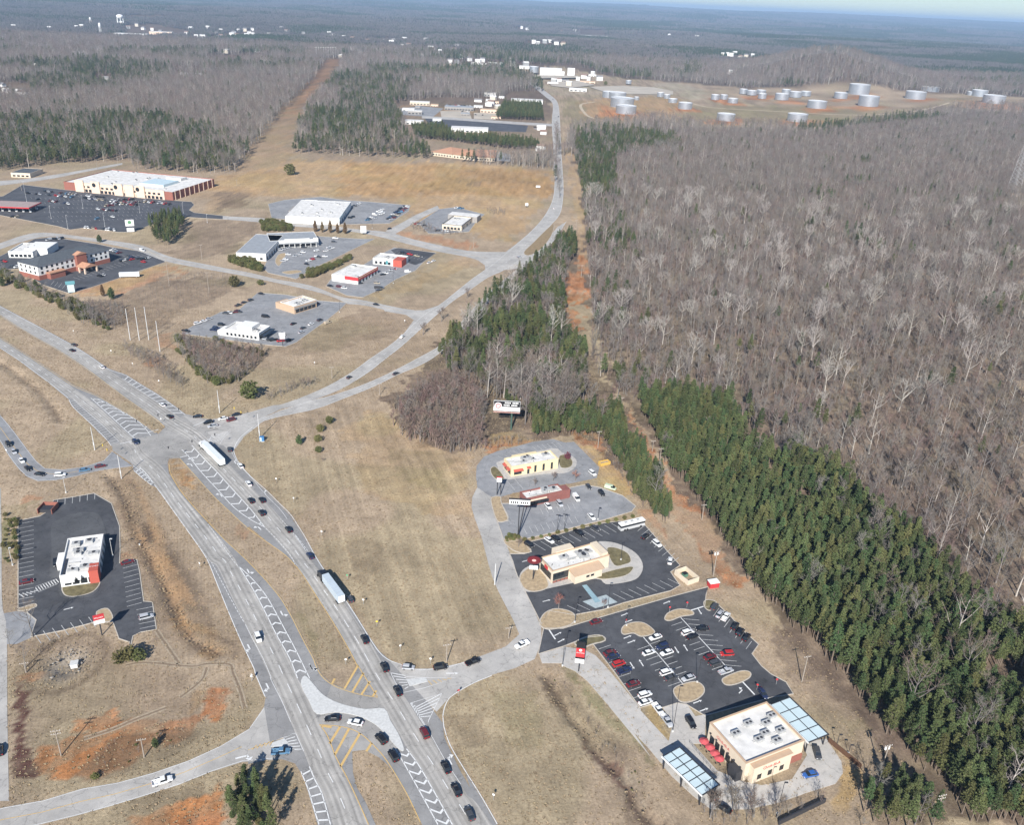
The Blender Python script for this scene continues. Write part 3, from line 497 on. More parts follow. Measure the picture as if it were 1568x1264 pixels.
LG = lot('parking_lot', L('A4',250,735,400,784,520,748,690,692,800,652,948,602,860,548,640,518,560,500,300,460,200,470,0,570,-60,580,-60,650,0,650,110,640,190,700), M_DLOT, 'dark hotel car park beyond the highway')
LH = lot('parking_lot', L('A5',590,600,560,560,630,520,880,455,1120,470,1210,470,1100,522,1000,572,850,642,760,700,600,665,575,640), M_LOT, 'grey lot in front of the l shaped shopping strip')
LI = lot('parking_lot', L('A5',930,740,960,700,1110,640,1240,560,1320,520,1560,550,1490,600,1440,652,1330,702,1240,760,1140,805,1050,795), M_LOT, 'lot shared by two small fast food restaurants')
LJ = lot('parking_lot', L('A5',430,880,540,778,700,790,870,822,990,832,1050,835,1015,870,940,932,870,982,760,1062,700,1087,540,1072,100,1012,170,968,330,888), M_LOT, 'worn lot around the two restaurants by the overgrown thicket')
LK = lot('parking_lot', L('A5',600,270,690,248,900,230,1050,250,1180,258,1412,278,1402,312,1292,382,1040,388,620,352), M_LOT, 'grey lot beside the blue and white store')
LL = lot('parking_lot', L('A6',300,380,420,300,500,290,560,300,680,330,640,360,590,430,420,440,360,440), M_LOT, 'small lot around the low white clinic')
LM = lot('parking_lot', L('A2',390,545,600,555,870,580,860,610,560,600,420,580), M_DLOT, 'dark far lot in the office park', kerb=False)
LN = lot('parking_lot', L('A2',280,500,380,490,480,500,430,540,290,530), M_LOT, 'grey lot of the far office park', kerb=False)
LO = lot('parking_lot', L('A2',600,740,790,745,790,715,740,700,720,725), M_LOT, 'lot beside the orange roofed lodge', kerb=False)
DK = lot('parking_lot', L('A5',1300,535,1345,520,1560,552,1490,602,1440,620,1380,600), M_BLK, 'fresh black lot of the small far restaurant', .07, False)
M_GREYDR = asphalt('drive_asphalt', (.105,.107,.112), (.085,.087,.092), patch=.25)
def walk(name, pts, z, m, label=None, parent=None, thick=.16, sm=3):
    o = sheet(name, smooth(pts, sm, True) if sm else pts, z, m, parent, thick)
    if label: struct(o, label, 'pavement')
    return o
walk('concrete_drive', L('C2',770,175,830,160,935,130,1060,150,1130,185,1200,260,1300,380,1420,530,'C1',90,300,200,420,300,530,420,500,600,700,760,770,900,800,1100,760,1200,600,1170,510,1330,490,1430,640,1440,720,1390,790,1200,850,1000,920,800,960,560,960,440,870,300,740,150,560,40,440,'C2',1480,830,1340,660,1200,490,1080,350,1000,285,920,250,915,235,790,235), .1, M_CONC, 'pale concrete drive-through lane round the largest restaurant', sm=0)
walk('concrete_apron', L('B8',660,905,770,870,840,875,905,970,985,955,975,1176,700,1176,735,1020), .11, M_CONC, 'concrete apron in front of the largest restaurant', sm=0)
walk('concrete_lane', L('B7',640,255,760,248,880,290,960,350,995,430,960,510,870,545,720,560,640,520,300,590,150,618,90,590,75,500,120,440,200,420,300,480,640,380), .13, M_CONC, 'curved concrete lane round the cream restaurant')
walk('accessible_bay', L('B7',545,690,720,640,805,695,640,740), .075, mat('bay_concrete', (.40,.46,.47), .9, .2, 1), 'pale blue concrete accessible parking bay', sm=0)
walk('painted_walkway', L('B7',540,570,575,565,680,690,640,700), .09, mat('blue_paint', (.27,.40,.45), .9, .2, 1), 'pale blue painted walkway across the dark lot', thick=0, sm=0)
walk('sidewalk', L('B1',370,800,385,600,380,430,420,380,540,330,640,315,720,325,760,370,790,470,810,620,820,690,745,700,735,780,750,850,700,930,560,960,470,950,435,900,440,800), .13, M_GREYDR, 'grey drive-through lane round the burger restaurant')
walk('sidewalk', L('B6',300,360,330,320,700,230,780,260,860,290,890,330,870,380,790,415,640,420,390,460,330,420), .12, M_CONC, 'pale walk round the yellow restaurant')
ISLES = []
def island(pts, label, m, z=.15, sm=4):
    p = smooth(pts, sm, True); o = sheet('planting_island', p, z, m, None, .15); tag(o, label, 'traffic island', 'planting islands')
    P = np.array(p+[p[0]]); a, b = strip(P, .35); mb = MB()
    for i in range(len(P)-1): mb.loft([[(*a[i],.0),(*a[i],z+.03),(*b[i],z+.03),(*b[i],.0)], [(*a[i+1],.0),(*a[i+1],z+.03),(*b[i+1],z+.03),(*b[i+1],.0)]], caps=False)
    mb.build('kerb', M_CURB, o); return o
M_STRAW = mat('pine_straw', (.46,.35,.22), 1, .35, .8, bump=.2); M_BED = mat('planting_bed', (.20,.17,.09), 1, .45, .5, bump=.3)
island(L('B7',80,500,130,450,200,430,250,470,290,560,260,600,160,615,90,570), 'straw covered island under the oval restaurant sign', M_STRAW)
island(L('B7',225,850,260,780,340,745,440,760,490,800,460,860,330,895,260,890), 'large straw island beside the access road mouth', M_STRAW)
island(L('B8',350,330,370,290,440,265,520,270,590,320,590,350,500,370,440,345,370,355), 'crescent straw island at the top of the middle rows', M_STRAW)
island(L('B8',675,240,700,195,780,165,870,175,890,205,800,220,720,250), 'bean shaped island nearest the boundary hedge', M_STRAW)
island(L('B8',740,780,780,740,900,710,960,740,970,790,920,840,840,865,780,850), 'round straw island at the foot of the middle row', M_STRAW)
island(L('B8',1105,700,1140,670,1250,630,1315,640,1310,680,1220,725,1140,735), 'oval straw island in front of the drive-through canopy', M_STRAW)
island(L('B8',975,150,970,110,1000,95,1060,110,1050,150,1010,175), 'small green island at the far corner of the black lot', M_BED)
island(L('B8',0,420,80,375,180,360,230,385,210,410,140,425,60,450), 'curved island beside the red script sign', M_BED)
island(L('B7',640,500,760,460,900,430,920,450,860,500,700,525), 'grass island beside the concrete lane', M_BED)
island(L('B7',725,300,790,290,880,330,905,390,860,415,780,420), 'mulched island behind the cream restaurant', M_BED)
island(L('B6',255,600,320,590,330,640,380,740,350,775,300,770,265,680), 'long straw island beside the tall board sign', M_STRAW)
island(L('B6',350,930,370,890,440,870,490,900,550,990,500,1010,420,990), 'island with orange shrubs under the tall board sign', M_STRAW)
island(L('B6',250,380,290,370,350,450,310,470,260,430), 'mulched island beside the yellow restaurant', M_BED)
island(L('B6',760,290,820,280,860,330,840,370,770,370), 'mulched island with the red leaved tree', M_BED)
island(L('B1',135,1040,250,1000,270,1020,180,1050), 'small straw island at the burger lot entrance', M_STRAW)
island(L('B1',720,1060,800,1035,840,1110,780,1140,740,1120), 'straw island under the red burger sign', M_STRAW)
island(L('B1',475,860,640,830,720,800,745,840,690,910,560,945,480,930), 'gravel bed in front of the burger restaurant', M_BED)
island(L('A6',905,545,960,490,1030,420,1075,385,1062,450,1000,530,930,565), 'long grass island in the fork of the county road', mat('verge_grass', (.30,.22,.125), 1, .3, .4), sm=3)
island(L('A5',640,600,660,560,700,555,680,600,660,625), 'small island in the lot of the shopping strip', M_STRAW)
island(L('A5',680,660,760,650,790,660,720,672), 'straw island at the mouth of the shopping strip lot', M_STRAW)

LQ = lot('parking_lot', L('B1',0,1075,130,1052,200,1060,275,1118,235,1250,120,1300,0,1300), M_LOT, 'worn entrance apron of the burger restaurant lot', .045, False)
JZ = sheet('intersection', L('A7',1050,735,1200,762,1400,724,1560,676,'A8',250,520,100,590,'A7',1480,790,1400,850,1345,925,1250,900,1120,810), .0565, M_RD); struct(JZ, 'grey paved throat of the county road at the upper crossing', 'road')
M_SWALE = mat('swale_silt', (.42,.34,.245), 1, .35, 1)
for lab, q in (('narrow drainage swale crossing the lawn below the burger lot', ('B2',720,222,830,206,1090,228,1180,214,1310,216,1330,262,1370,360,1400,470)), ('short drainage swale from the burger lot corner', ('B2',895,22,940,90,1030,218)), ('curved drainage swale beside the clay slope', ('B2',1182,235,1150,310,1030,405)), ('long drainage swale along the clay bank', ('B2',480,642,640,590,780,530,950,465))):
    c_ = smooth(L(*q)); o = line('drainage_swale', np.array(c_), .55, .03, mat('swale_dark', (.24,.18,.125), 1, .3, 1), None); struct(o, lab, 'ditch')
    for s_ in (-.65, .65): line('swale_bank', offset(c_, s_), .5, .04, M_SWALE, o)

M_TRACK = mat('pale_track', (.50,.41,.29), 1, .2, .05)
for lab, q, wd in (('pale dirt track running through the tank farm', ('A3',60,470,160,490,320,478,480,508,700,520,860,522,1000,515,1150,490,1290,450,1420,440), 7.), ('pale dirt track curving below the left tanks', ('A2',1180,470,1115,482,1130,520,1170,545,1290,570,1400,585), 6.), ('pale dirt track between the upper tanks', ('A3',300,455,600,455,760,470,960,478), 6.)):
    struct(line('dirt_track', np.array(smooth(L(*q))), wd, .05, M_TRACK, None), lab, 'track')
for lab, q in (('pale gravel yard above the tank farm', ('A2',1150,400,1300,395,1450,402,1540,420,1540,436,1250,432)), ('cleared pale pad beside the works', ('A2',960,378,1100,372,1180,392,1060,405,980,396)), ('cleared pale pad at the far office park', ('A2',465,512,600,512,610,548,470,540)), ('pale pad beside the white warehouse', ('A2',620,520,735,522,720,552,620,548)), ('pale yard left of the tall works', ('A2',480,312,720,318,740,330,500,326)), ('pale yard under the tall works', ('A2',830,345,1090,348,1120,358,850,362))):
    struct(sheet('gravel_yard', L(*q), .04, mat('yard_gravel', (.50,.44,.36), 1, .25, .03)), lab, 'yard')
# ------------------------------------------------------------------ painted markings (children of the road or lot they lie on)
ZM = .10
def mid(a, b, t, n=200): A, B = resample(a, n), resample(b, n); return A*(1-t)+B*t
def cut(p, t0, t1): p = np.array(p); n = len(p); return p[int(t0*(n-1)):int(t1*(n-1))+1]
for par, a, b in ((HW, sbL, sbR), (HN, nbL, nbR)):
    mdl = mid(a, b, .5, 300); dashes('lane_dash', mdl, .24, 3.2, 6.6, ZM, M_WHITE, par)
def pline(par, pts, wd=.26, m=None, sm=4, z=ZM, name='edge_line'): return line(name, smooth(pts, sm) if sm else pts, wd, z, m or M_WHITE, par)
pline(HW, L('A7',-90,290,0,347,100,412,200,486,280,546,390,634)); pline(HW, L('A7',-90,236,0,291,100,356,200,421,300,487,420,566,560,626,680,695,780,755,850,805,890,835), m=M_YEL)
pline(HW, L('A7',395,645,415,682,455,722,525,787,600,862,636,908)); pline(HW, L('A7',420,640,500,715,580,785,680,885), .15)
pline(HW, L('B3',215,555,290,610,380,706,500,872,600,1012,700,1152,770,1264,'B4',62,562,152,782,242,992,332,1182,'B5',52,152,102,272,122,318)); 
pline(HW, L('B3',484,545,494,612,568,740,666,858,766,966,'B4',120,232,262,364,398,504,476,594,545,684,614,802,694,962,774,1112,'B5',474,84,516,164,590,226,680,266,800,300,915,318), m=M_YEL)
pline(HW, L('B4',270,860,320,960,400,1110,460,1250,'B5',160,190,240,350,300,490), .15)
pline(HN, L('A7',-90,58,0,110,150,190,300,271,420,337,520,400,620,470,720,505,800,556,900,616,1000,686,1058,730)); pline(HN, L('A7',700,522,800,590,900,658,1000,726), .15)
pline(HN, L('A7',-90,106,0,160,100,225,200,286,300,341,420,416,520,486,620,561,720,636,820,706,900,762,938,800), m=M_YEL)
pline(HN, L('B3',560,500,686,640,806,775,926,890,1066,1018,'B4',306,132,456,264,566,344,644,424,704,502,794,642,884,782,964,912,1044,1052,'B5',770,94), m=M_YEL)
pline(HN, L('B3',1100,268,1012,342,974,402,964,450,992,516,1044,586,1124,666,1204,736,1304,836,1384,916,1444,1006,1494,1086,'B4',715,210,785,340,855,452,935,562,1025,692,1115,832,1195,962,1265,1064,1335,1124,1430,1160,'B5',1060,118,1200,122,1400,105,1568,58))
pline(HN, L('C2',165,640,205,758,305,928,405,1088,505,1262)); pline(HN, L('C2',165,640,160,560,185,480,230,434,350,364,470,314))
pline(HN, L('B3',940,440,1000,540,1100,650,1200,770,1300,870,1360,950), .15); pline(HN, L('B5',1160,360,1230,480,1300,600,1390,760,1500,930), .15)
pline(HW, L('B5',505,510,560,590,620,740,700,890,780,1060,850,1218), m=M_YEL); pline(HN, L('B5',870,640,960,740,1050,880,1130,1020,1215,1200), m=M_YEL); pline(HN, L('B5',770,85,840,200,912,312), m=M_YEL)
pline(HW, L('B5',510,512,620,520,720,540,800,580,870,640), m=M_YEL)
dashes('skip_dash', np.array(smooth(L('B3',770,990,830,1070,900,1180,960,1264,'B4',0,130,100,270,215,425))), .2, .7, 1.5, ZM, M_WHITE, HW)
dashes('skip_dash', np.array(smooth(L('B3',1190,1010,1290,1110,1390,1230,'B4',430,150,520,260,640,420))), .2, .7, 1.5, ZM, M_WHITE, HN)
dashes('skip_dash', np.array(smooth(L('B3',1310,950,1400,1050,1500,1190,'B4',640,190,740,320))), .2, .7, 1.5, ZM, M_WHITE, HN)
dashes('skip_dash', np.array(smooth(L('B4',20,400,120,590,200,740,270,860))), .2, .7, 1.5, ZM, M_WHITE, HW)
def chevrons(par, a, b, n, apex, wd=.75, m=None, split=.45, lines=True, name='chevron_marking', t0=0., t1=1.):
    a, b = np.array(smooth(a)), np.array(smooth(b))
    if lines: line('edge_line', a, .3, ZM, m or M_WHITE, par); line('edge_line', b, .3, ZM, m or M_WHITE, par)
    A, B = resample(a, 200), resample(b, 200)
    for k in range(n):
        t = t0+(t1-t0)*(k+.5)/n; i = int(t*199); p, q = A[i], B[i]; wdt = np.linalg.norm(p-q)
        T = A[min(i+3,199)]-A[max(i-3,0)]; T = T/np.linalg.norm(T)
        c = p*(1-split)+q*split+T*apex*wdt
        if wdt < .7: continue
        if apex == 0: line('hatch_bar', np.array([p, q]), wd, ZM, m or M_WHITE, par)
        else:
            mb = MB(); z = ZM; d = T*wd
            for s, e in ((p, c), (c, q)): mb.poly([(*(s-d/2), z), (*(e-d/2), z), (*(e+d/2), z), (*(s+d/2), z)][::1])
            mb.build(name, m or M_WHITE, par)
chevrons(HW, L('A7',520,635,570,680,640,745,710,812,770,866), L('A7',560,640,640,680,700,713,770,755,820,795,862,850), 11, -.35)
chevrons(HN, L('B3',575,432,640,500,720,600,840,730,960,860,1080,950,1190,1010), L('B3',650,402,740,500,830,592,920,692,1020,802,1100,892,1190,1008), 12, .4, split=.55)
chevrons(HW, L('B4',225,432,330,602,420,772,500,932,600,1112,660,1264), L('B4',225,430,330,530,420,640,480,740,560,890,640,1040,750,1264), 13, -.4)
chevrons(HN, L('B5',1040,682,1110,802,1200,962,1340,1218), L('B5',1118,682,1200,792,1300,962,1442,1218), 8, .4, split=.6)
chevrons(HN, L('A7',702,524,800,592,900,660,1000,728), L('A7',722,506,802,557,902,617,1056,730), 13, 0, .6, lines=False)
chevrons(HW, L('B3',222,592,290,652,350,698), L('B3',262,562,320,622,372,696), 6, 0, .6)
chevrons(HW, L('B5',372,842,422,962,452,1062,500,1218), L('B5',432,806,472,902,522,1002,582,1218), 7, 0, .5)
chevrons(HW, L('A7',400,650,460,722,530,790,600,855,640,905), L('A7',425,645,500,717,580,787,640,850,690,890), 22, 0, .18, lines=False)
# yellow gore bars at the crossover
for q in ((520,520,590,530),(575,645,650,525),(612,725,712,540),(652,808,790,572),(835,700,872,640)):
    pline(HW, L('B5',*q), .75, M_YEL, 0, name='hatch_bar')
for q in ((680,258,775,95),(735,282,815,145),(800,298,860,205),(880,312,905,270),(592,222,612,185)): pline(HN, L('B5',*q), .7, M_YEL, 0, name='hatch_bar')
# white gores on the access road
AC = bpy.data.objects['access_road']
for k in range(6): t = k/6; pline(HN, L('B5',1005+120*t,145+135*t,1110+25*t,165+95*t), .3, None, 0, name='hatch_bar')
for k in range(6): t = k/6; pline(HN, L('B5',1150+60*t,362+105*t,1190+45*t,385+85*t,1365-90*t,292+190*t), .3, None, 0, name='chevron_marking')
pline(HN, L('B5',1005,140,1040,215,1095,285,1250,250,1465,180,1200,178,1110,170), .18, None, 0); pline(HN, L('B5',1145,360,1260,540,1275,480,1368,290,1145,360), .2, None, 0)
for k in range(5): pline(HN, L('B5',1270+34*k,200-4*k,1300+34*k,232-12*k), .25, M_YEL, 0, name='hatch_bar')
for k in range(6): t = k/6; pline(X1, L('B3',775+20*t,365+8*t,800+30*t,330+60*t,920-60*t,300+70*t), .25, None, 0, name='chevron_marking')
pline(X1, L('B3',765,360,850,325,935,300,885,350,845,415,765,360), .2, None, 0)
for k in range(6): pline(HW, L('B5',262+12*k*.3,600+17*k,318+12*k,575+22*k), .3, None, 0, name='hatch_bar')
pline(HW, L('B5',180,628,335,570,392,700,285,680,255,605), .2, None, 0); pline(HW, L('B5',0,690,100,655,250,605), .18, M_YEL, 0)
for k in range(5): pline(HW, L('B5',30+30*k,688-8*k,60+30*k,655-8*k), .25, M_YEL, 0, name='hatch_bar')
pline(HW, L('B3',115,390,205,370), .5, None, 0, name='stop_line'); pline(HW, L('A7',850,830,905,815), .5, None, 0, name='stop_line'); pline(HN, L('A7',1030,975,1080,962), .5, None, 0, name='stop_line'); pline(X1, L('A7',1105,795,1190,760), .4, None, 0, name='stop_line')
# raised pale island in the crossover
isl = sheet('traffic_island', smooth(L('B5',400,165,450,212,520,292,600,342,700,377,830,402,960,398,1005,485,1060,575,1100,680,1080,695,1030,650,980,592,900,512,780,452,620,424,485,436,430,345,372,225), 3, True), .17, M_ISL, None, .13)
tag(isl, 'white concrete splitter island between the two carriageways', 'traffic island')
isl = sheet('traffic_island', L('B5',1115,190,1255,180,1270,205,1140,240), .16, M_ISL, None, .1); tag(isl, 'small pale triangular island at the access road mouth', 'traffic island')
isl = sheet('traffic_island', L('B5',170,640,255,608,285,640,240,668,160,668), .16, M_ISL, None, .1); tag(isl, 'small pale triangular island at the lower left road', 'traffic island')
def arrow(par, c, x, y, dx, dy, turn, s=1.0, m=None):
    p = np.array(W(c, x, y)); d = np.array(W(c, x+dx, y+dy))-p; d /= np.linalg.norm(d); e = np.array([-d[1], d[0]])
    mb = MB(); P = lambda a, b: (*(p+d*a*s+e*b*s), ZM)
    mb.poly([P(-1.7,-.2),P(.55,-.2),P(.9,.2),P(-1.7,.2)])
    if turn == 0: mb.poly([P(.9,-.5),P(1.9,0),P(.9,.5)])
    else:
        t = turn; mb.poly([P(.4,0),P(.85,0),P(1.1,t*.7),P(.7,t*.7)]); mb.poly([P(.2,t*.6),P(1.7,t*.6),P(1.05,t*1.6)])
    mb.build('turn_arrow', m or M_WHITE, par)
for a in ((HW,'A7',590,660,3,3,1),(HW,'A7',705,722,3,3,1),(HW,'A7',820,798,3,3,1),(HN,'B3',645,545,-3,-4,1),(HN,'B3',865,770,-3,-4,1),(HN,'B3',1150,1015,-3,-3,1),
    (HW,'B4',295,470,2,4,1),(HW,'B4',545,785,2,4,1),(HW,'B4',765,1188,2,4,1),(HW,'B4',300,1035,2,4,-1),(HW,'B5',445,108,2,4,1),(HW,'B5',140,245,2,4,-1),
    (HN,'B3',970,525,-3,-4,-1),(HN,'B3',1190,755,-3,-4,-1),(HN,'B5',1420,760,-2,-4,-1),(HN,'B5',1440,148,4,0,0),(X1,'A7',1240,800,-4,1,0),(X1,'A7',1100,985,-3,-3,1)):
    arrow(*a, s=1.15)
ll = [o for o in bpy.data.objects if o.get('label','').startswith('side road joining')][0]
arrow(ll, 'B2', 1395, 745, 4, -1, -1, 1.4)
for nm, rel in ((R_up, .5), (R_dn, .5)):
    pass
for lab, (a, b) in SIDE.items():
    o = [q for q in bpy.data.objects if q.get('label') == lab][0]
    wd = np.linalg.norm(np.array(a)-np.array(b), axis=1).mean()
    if 'county' in lab:
        i0 = 8; pline(o, mid(a, b, .03)[i0:], .22, None, 0); pline(o, mid(a, b, .97)[i0:], .22, None, 0)
        if 'curving' in lab: dashes('lane_dash', mid(a, b, .5)[10:110], .2, 3, 7, ZM, M_WHITE, o)
        else: dashes('lane_dash', mid(a, b, .5)[12:], .2, 3, 7, ZM, M_WHITE, o)
    elif 'lower left' in lab or 'frontage' in lab: pline(o, mid(a, b, .5)[5:-25], .2, M_YEL, 0, name='centre_line'); pline(o, mid(a, b, .03), .15, None, 0); pline(o, mid(a, b, .97), .15, None, 0)
    elif 'commercial' in lab: pline(o, mid(a, b, .5)[5:-10], .2, M_YEL, 0, name='centre_line')
# parking stalls
def stalls(lotobj, c, p0, p1, n, vec, m=None, wd=.2):
    for i in range(n+1):
        t = i/n; x, y = p0[0]+(p1[0]-p0[0])*t, p0[1]+(p1[1]-p0[1])*t
        line('stall_line', np.array([W(c, x, y), W(c, x+vec[0], y+vec[1])]), wd, ZM, m or M_LINE, lotobj)
stalls(LE,'B1',(140,405),(140,1000),18,(112,-22)); stalls(LE,'B1',(428,268),(705,220),5,(2,-45)); stalls(LE,'B1',(915,735),(945,1020),8,(110,-30)); stalls(LE,'B1',(1015,1045),(1040,1185),4,(125,-25)); stalls(LE,'B1',(255,1222),(660,1098),6,(52,72))
for k in range(9): line('hatch_bar', np.array(L('B1',265+19*k,880-8*k,285+19*k,905-8*k)), .3, ZM, M_WHITE, LE)
for k in range(5): line('hatch_bar', np.array(L('B1',140+28*k,925-6*k,180+28*k,950-12*k)), .3, ZM, M_WHITE, LE)
pline(LE, L('B1',262,872,420,815), .15, None, 0); pline(LE, L('B1',285,912,430,850), .15, None, 0)
stalls(LC,'B7',(180,255),(760,108),11,(90,55)); stalls(LC,'B7',(955,165),(1200,410),8,(60,-48)); stalls(LC,'B7',(770,630),(1180,520),7,(95,48)); stalls(LC,'B7',(430,720),(505,710),1,(95,45))
stalls(LD,'B8',(180,465),(480,885),8,(90,-30)); stalls(LD,'B8',(470,470),(700,745),7,(90,-32)); stalls(LD,'B8',(560,430),(790,700),7,(80,-28)); stalls(LD,'B8',(725,290),(1030,620),9,(80,-28)); stalls(LD,'B8',(815,238),(1130,585),9,(120,10)); stalls(LD,'B8',(1040,218),(1285,465),6,(42,-58))
pline(LD, L('B8',515,375,815,730), .3, None, 0, name='row_line'); pline(LD, L('B8',795,228,1140,600), .3, None, 0, name='row_line'); pline(LD, L('B8',870,175,965,145), .5, None, 0, name='stop_line'); pline(LD, L('B8',1260,712,1350,808), .5, None, 0, name='stop_line'); pline(LD, L('B7',296,902,342,972), .5, None, 0, name='stop_line')
for a in ((375,205,4,-1.5),(690,115,4,-1.5),(405,255,-4,1.5),(395,375,4,-1.5),(425,410,4,-1.5),(430,588,2.5,4),(500,570,-2.5,-4),(765,472,2.5,4),(832,455,-2.5,-4),(938,182,2.5,4),(920,862,4,-1.5),(968,922,4,-1.5)): arrow(LD,'B8',*a,0,s=.95)
arrow(LD,'B8',1250,780,3,-3,1,.9); arrow(LC,'B7',275,685,4,-1,0,.9); arrow(LC,'B7',120,388,4,-1,0,.9); arrow(LE,'B1',510,1035,4,-1,0,.9); arrow(LD,'B7',360,933,4,-2,0,.9); arrow(LD,'B7',385,983,4,-2,0,.9)
stalls(LA,'B6',(300,285),(450,235),4,(60,30)); stalls(LA,'B6',(560,215),(740,180),5,(40,35)); stalls(LA,'B6',(370,470),(430,460),1,(60,70))
stalls(LB,'B6',(520,870),(900,780),9,(-25,-45)); stalls(LB,'B6',(620,680),(860,640),6,(20,40))
for r in range(7): stalls(LF,'A4',(150+25*r,205+27*r),(800+22*r,250+16*r),24,(8,7),wd=.2)
stalls(LG,'A4',(420,690),(700,600),12,(40,14),wd=.2); stalls(LG,'A4',(290,735),(400,770),5,(20,-25),wd=.2); stalls(LG,'A4',(700,565),(860,555),6,(40,14),wd=.2)
stalls(DK,'A5',(1340,540),(1500,575),8,(-30,18),wd=.18); stalls(LI,'A5',(1210,715),(1340,640),6,(30,14),wd=.18); stalls(LJ,'A5',(790,880),(900,830),6,(25,10),wd=.18); stalls(LK,'A5',(1130,330),(1200,280),5,(40,4),wd=.18); stalls(LH,'A5',(700,560),(900,500),10,(35,8),wd=.18)
# ------------------------------------------------------------------ buildings
M_WROOF = mat('white_roof_membrane', (.76,.74,.70), .8, .3, .3); M_GROOF = mat('grey_roof_metal', (.33,.345,.36), .6, .2, .3); M_DROOF = mat('dark_shingles', (.10,.112,.125), .9, .3, .8)
M_CREAM = mat('cream_stucco', (.66,.56,.43), .9, .1, .5); M_YELW = mat('yellow_stucco', (.72,.60,.37), .9, .1, .5); M_REDW = mat('dark_red_wall', (.25,.10,.085), .8, .15, 1); M_WHT = mat('white_wall', (.74,.73,.70), .8, .08, .5)
M_BRICK = mat('red_brick', (.33,.13,.095), .95, .3, 3); M_PEACH = mat('peach_wall', (.72,.55,.42), .9, .1, .6); M_GLASS = mat('dark_glass', (.02,.025,.03), .08, spec=.8); M_FRAME = mat('dark_metal', (.04,.04,.045), .5, spec=.4)
M_RED = mat('red_panel', (.5,.045,.05), .5, .08, .5); M_AWN = mat('red_awning', (.45,.10,.07), .8, .1, 1); M_UNIT = mat('rooftop_unit_metal', (.45,.45,.44), .6, .3, 1.5); M_GREYW = mat('grey_wall', (.32,.30,.28), .9, .2, .8); M_BLUEP = mat('pale_blue_panel', (.55,.66,.68), .35, .08, .4, spec=.5)
M_TAN = mat('tan_coping', (.52,.37,.25), .9, .1, .6); M_WOOD = mat('pale_wood', (.42,.33,.24), .9, .3, 1); M_ORoof = mat('terracotta_roof', (.50,.27,.17), .9, .2, .8); M_STEEL = mat('galvanised_steel', (.50,.53,.57), .38, .12, .2, metal=.65); M_BLACK = mat('black_paint', (.02,.02,.022), .5); M_SIGNW = mat('white_sign', (.78,.78,.76), .5); M_BLUE = mat('blue_panel', (.06,.18,.36), .6)
M_POLE = mat('weathered_wood_pole', (.36,.31,.26), .9, .25, 1); M_METAL = mat('grey_metal', (.38,.38,.38), .5, spec=.4); M_DUMP = mat('green_dumpster', (.10,.22,.16), .6, .2, 1)
class Bldg: pass
def bldg(name, label, c, A, B, C, h, wall, roof, units=0, coping=None, group=None, cat='building', par=.7, seed=1):
    """A near-left, B near-right, C far-left roof corners; h the wall height"""
    a, b_, c_ = (np.array(W(c, *q, z=h)) for q in (A, B, C)); ux = b_-a; w_ = np.linalg.norm(ux); ux /= w_; uy = np.array([-ux[1], ux[0]]); d = float((c_-a) @ uy)
    S = Bldg(); S.w, S.d, S.h = w_, d, h; S.r = empty(name, (a[0], a[1], 0), math.atan2(ux[1], ux[0])); tag(S.r, label, cat, group)
    t = .35; mb = MB(); mb.box(0,w_,0,t,0,h).box(0,w_,d-t,d,0,h).box(0,t,t,d-t,0,h).box(w_-t,w_,t,d-t,0,h); S.wall = mb.build('wall', wall, S.r)
    S.roof = MB().box(t-.01,w_-t+.01,t-.01,d-t+.01,h-par-.25,h-par).build('roof', roof, S.r)
    if coping is not None:
        q = .12; mb = MB(); mb.box(-q,w_+q,-q,t+q,h+.002,h+.18).box(-q,w_+q,d-t-q,d+q,h+.002,h+.18).box(-q,t+q,t+q,d-t-q,h+.002,h+.18).box(w_-t-q,w_+q,t+q,d-t-q,h+.002,h+.18); mb.build('coping', coping, S.r)
    rd = random.Random(seed)
    for i in range(units):
        x, y = t+1.5+rd.random()*(w_-6), t+1.5+rd.random()*(d-5); a_, b2, z = .9+rd.random()*1.1, .7+rd.random()*.9, h-par
        u = MB().box(x,x+2*a_,y,y+2*b2,z,z+.6+.7*rd.random()).build('rooftop_unit', M_UNIT, S.r)
        MB().lathe([(.01,z+1.42),(.45*b2,z+1.4),(.5*b2,z+.9)], 10, (x+a_, y+b2)).build('fan', M_FRAME, u)
    if units:
        for i in range(units+4):
            x, y, z = t+.8+rd.random()*(w_-2), t+.8+rd.random()*(d-2), h-par
            MB().tube((x,y,z),(x,y,z+.35+.4*rd.random()),.12,.12,6,0,True).build('vent_pipe', M_FRAME if i % 2 else M_UNIT, S.r)
        for i in range(2): x, y, z, ln = t+1+rd.random()*w_*.4, t+1+rd.random()*(d-3), h-par, w_*(.15+.2*rd.random()); MB().box(x,x+ln,y,y+.35,z+.15,z+.45).build('roof_duct', M_UNIT, S.r)
    return S
def onface(S, f, u0, u1, z0, z1, dep=.06, off=.0):
    if f == 'y0': return (u0,u1,-off-dep,-off,z0,z1)
    if f == 'y1': return (u0,u1,S.d+off,S.d+off+dep,z0,z1)
    if f == 'x0': return (-off-dep,-off,u0,u1,z0,z1)
    return (S.w+off,S.w+off+dep,u0,u1,z0,z1)
def window(S, f, u0, u1, z0, z1, m=None, fr=None, name='window'):
    o = MB().box(*onface(S, f, u0, u1, z0, z1, .05, .002)).build(name, m or M_GLASS, S.r)
    mb = MB(); e = .1
    for q in ((u0-e,u1+e,z1,z1+e),(u0-e,u1+e,z0-e,z0),(u0-e,u0,z0,z1),(u1,u1+e,z0,z1)): mb.box(*onface(S, f, *q, .09, .002))
    mb.build('frame', fr or M_FRAME, o); return o
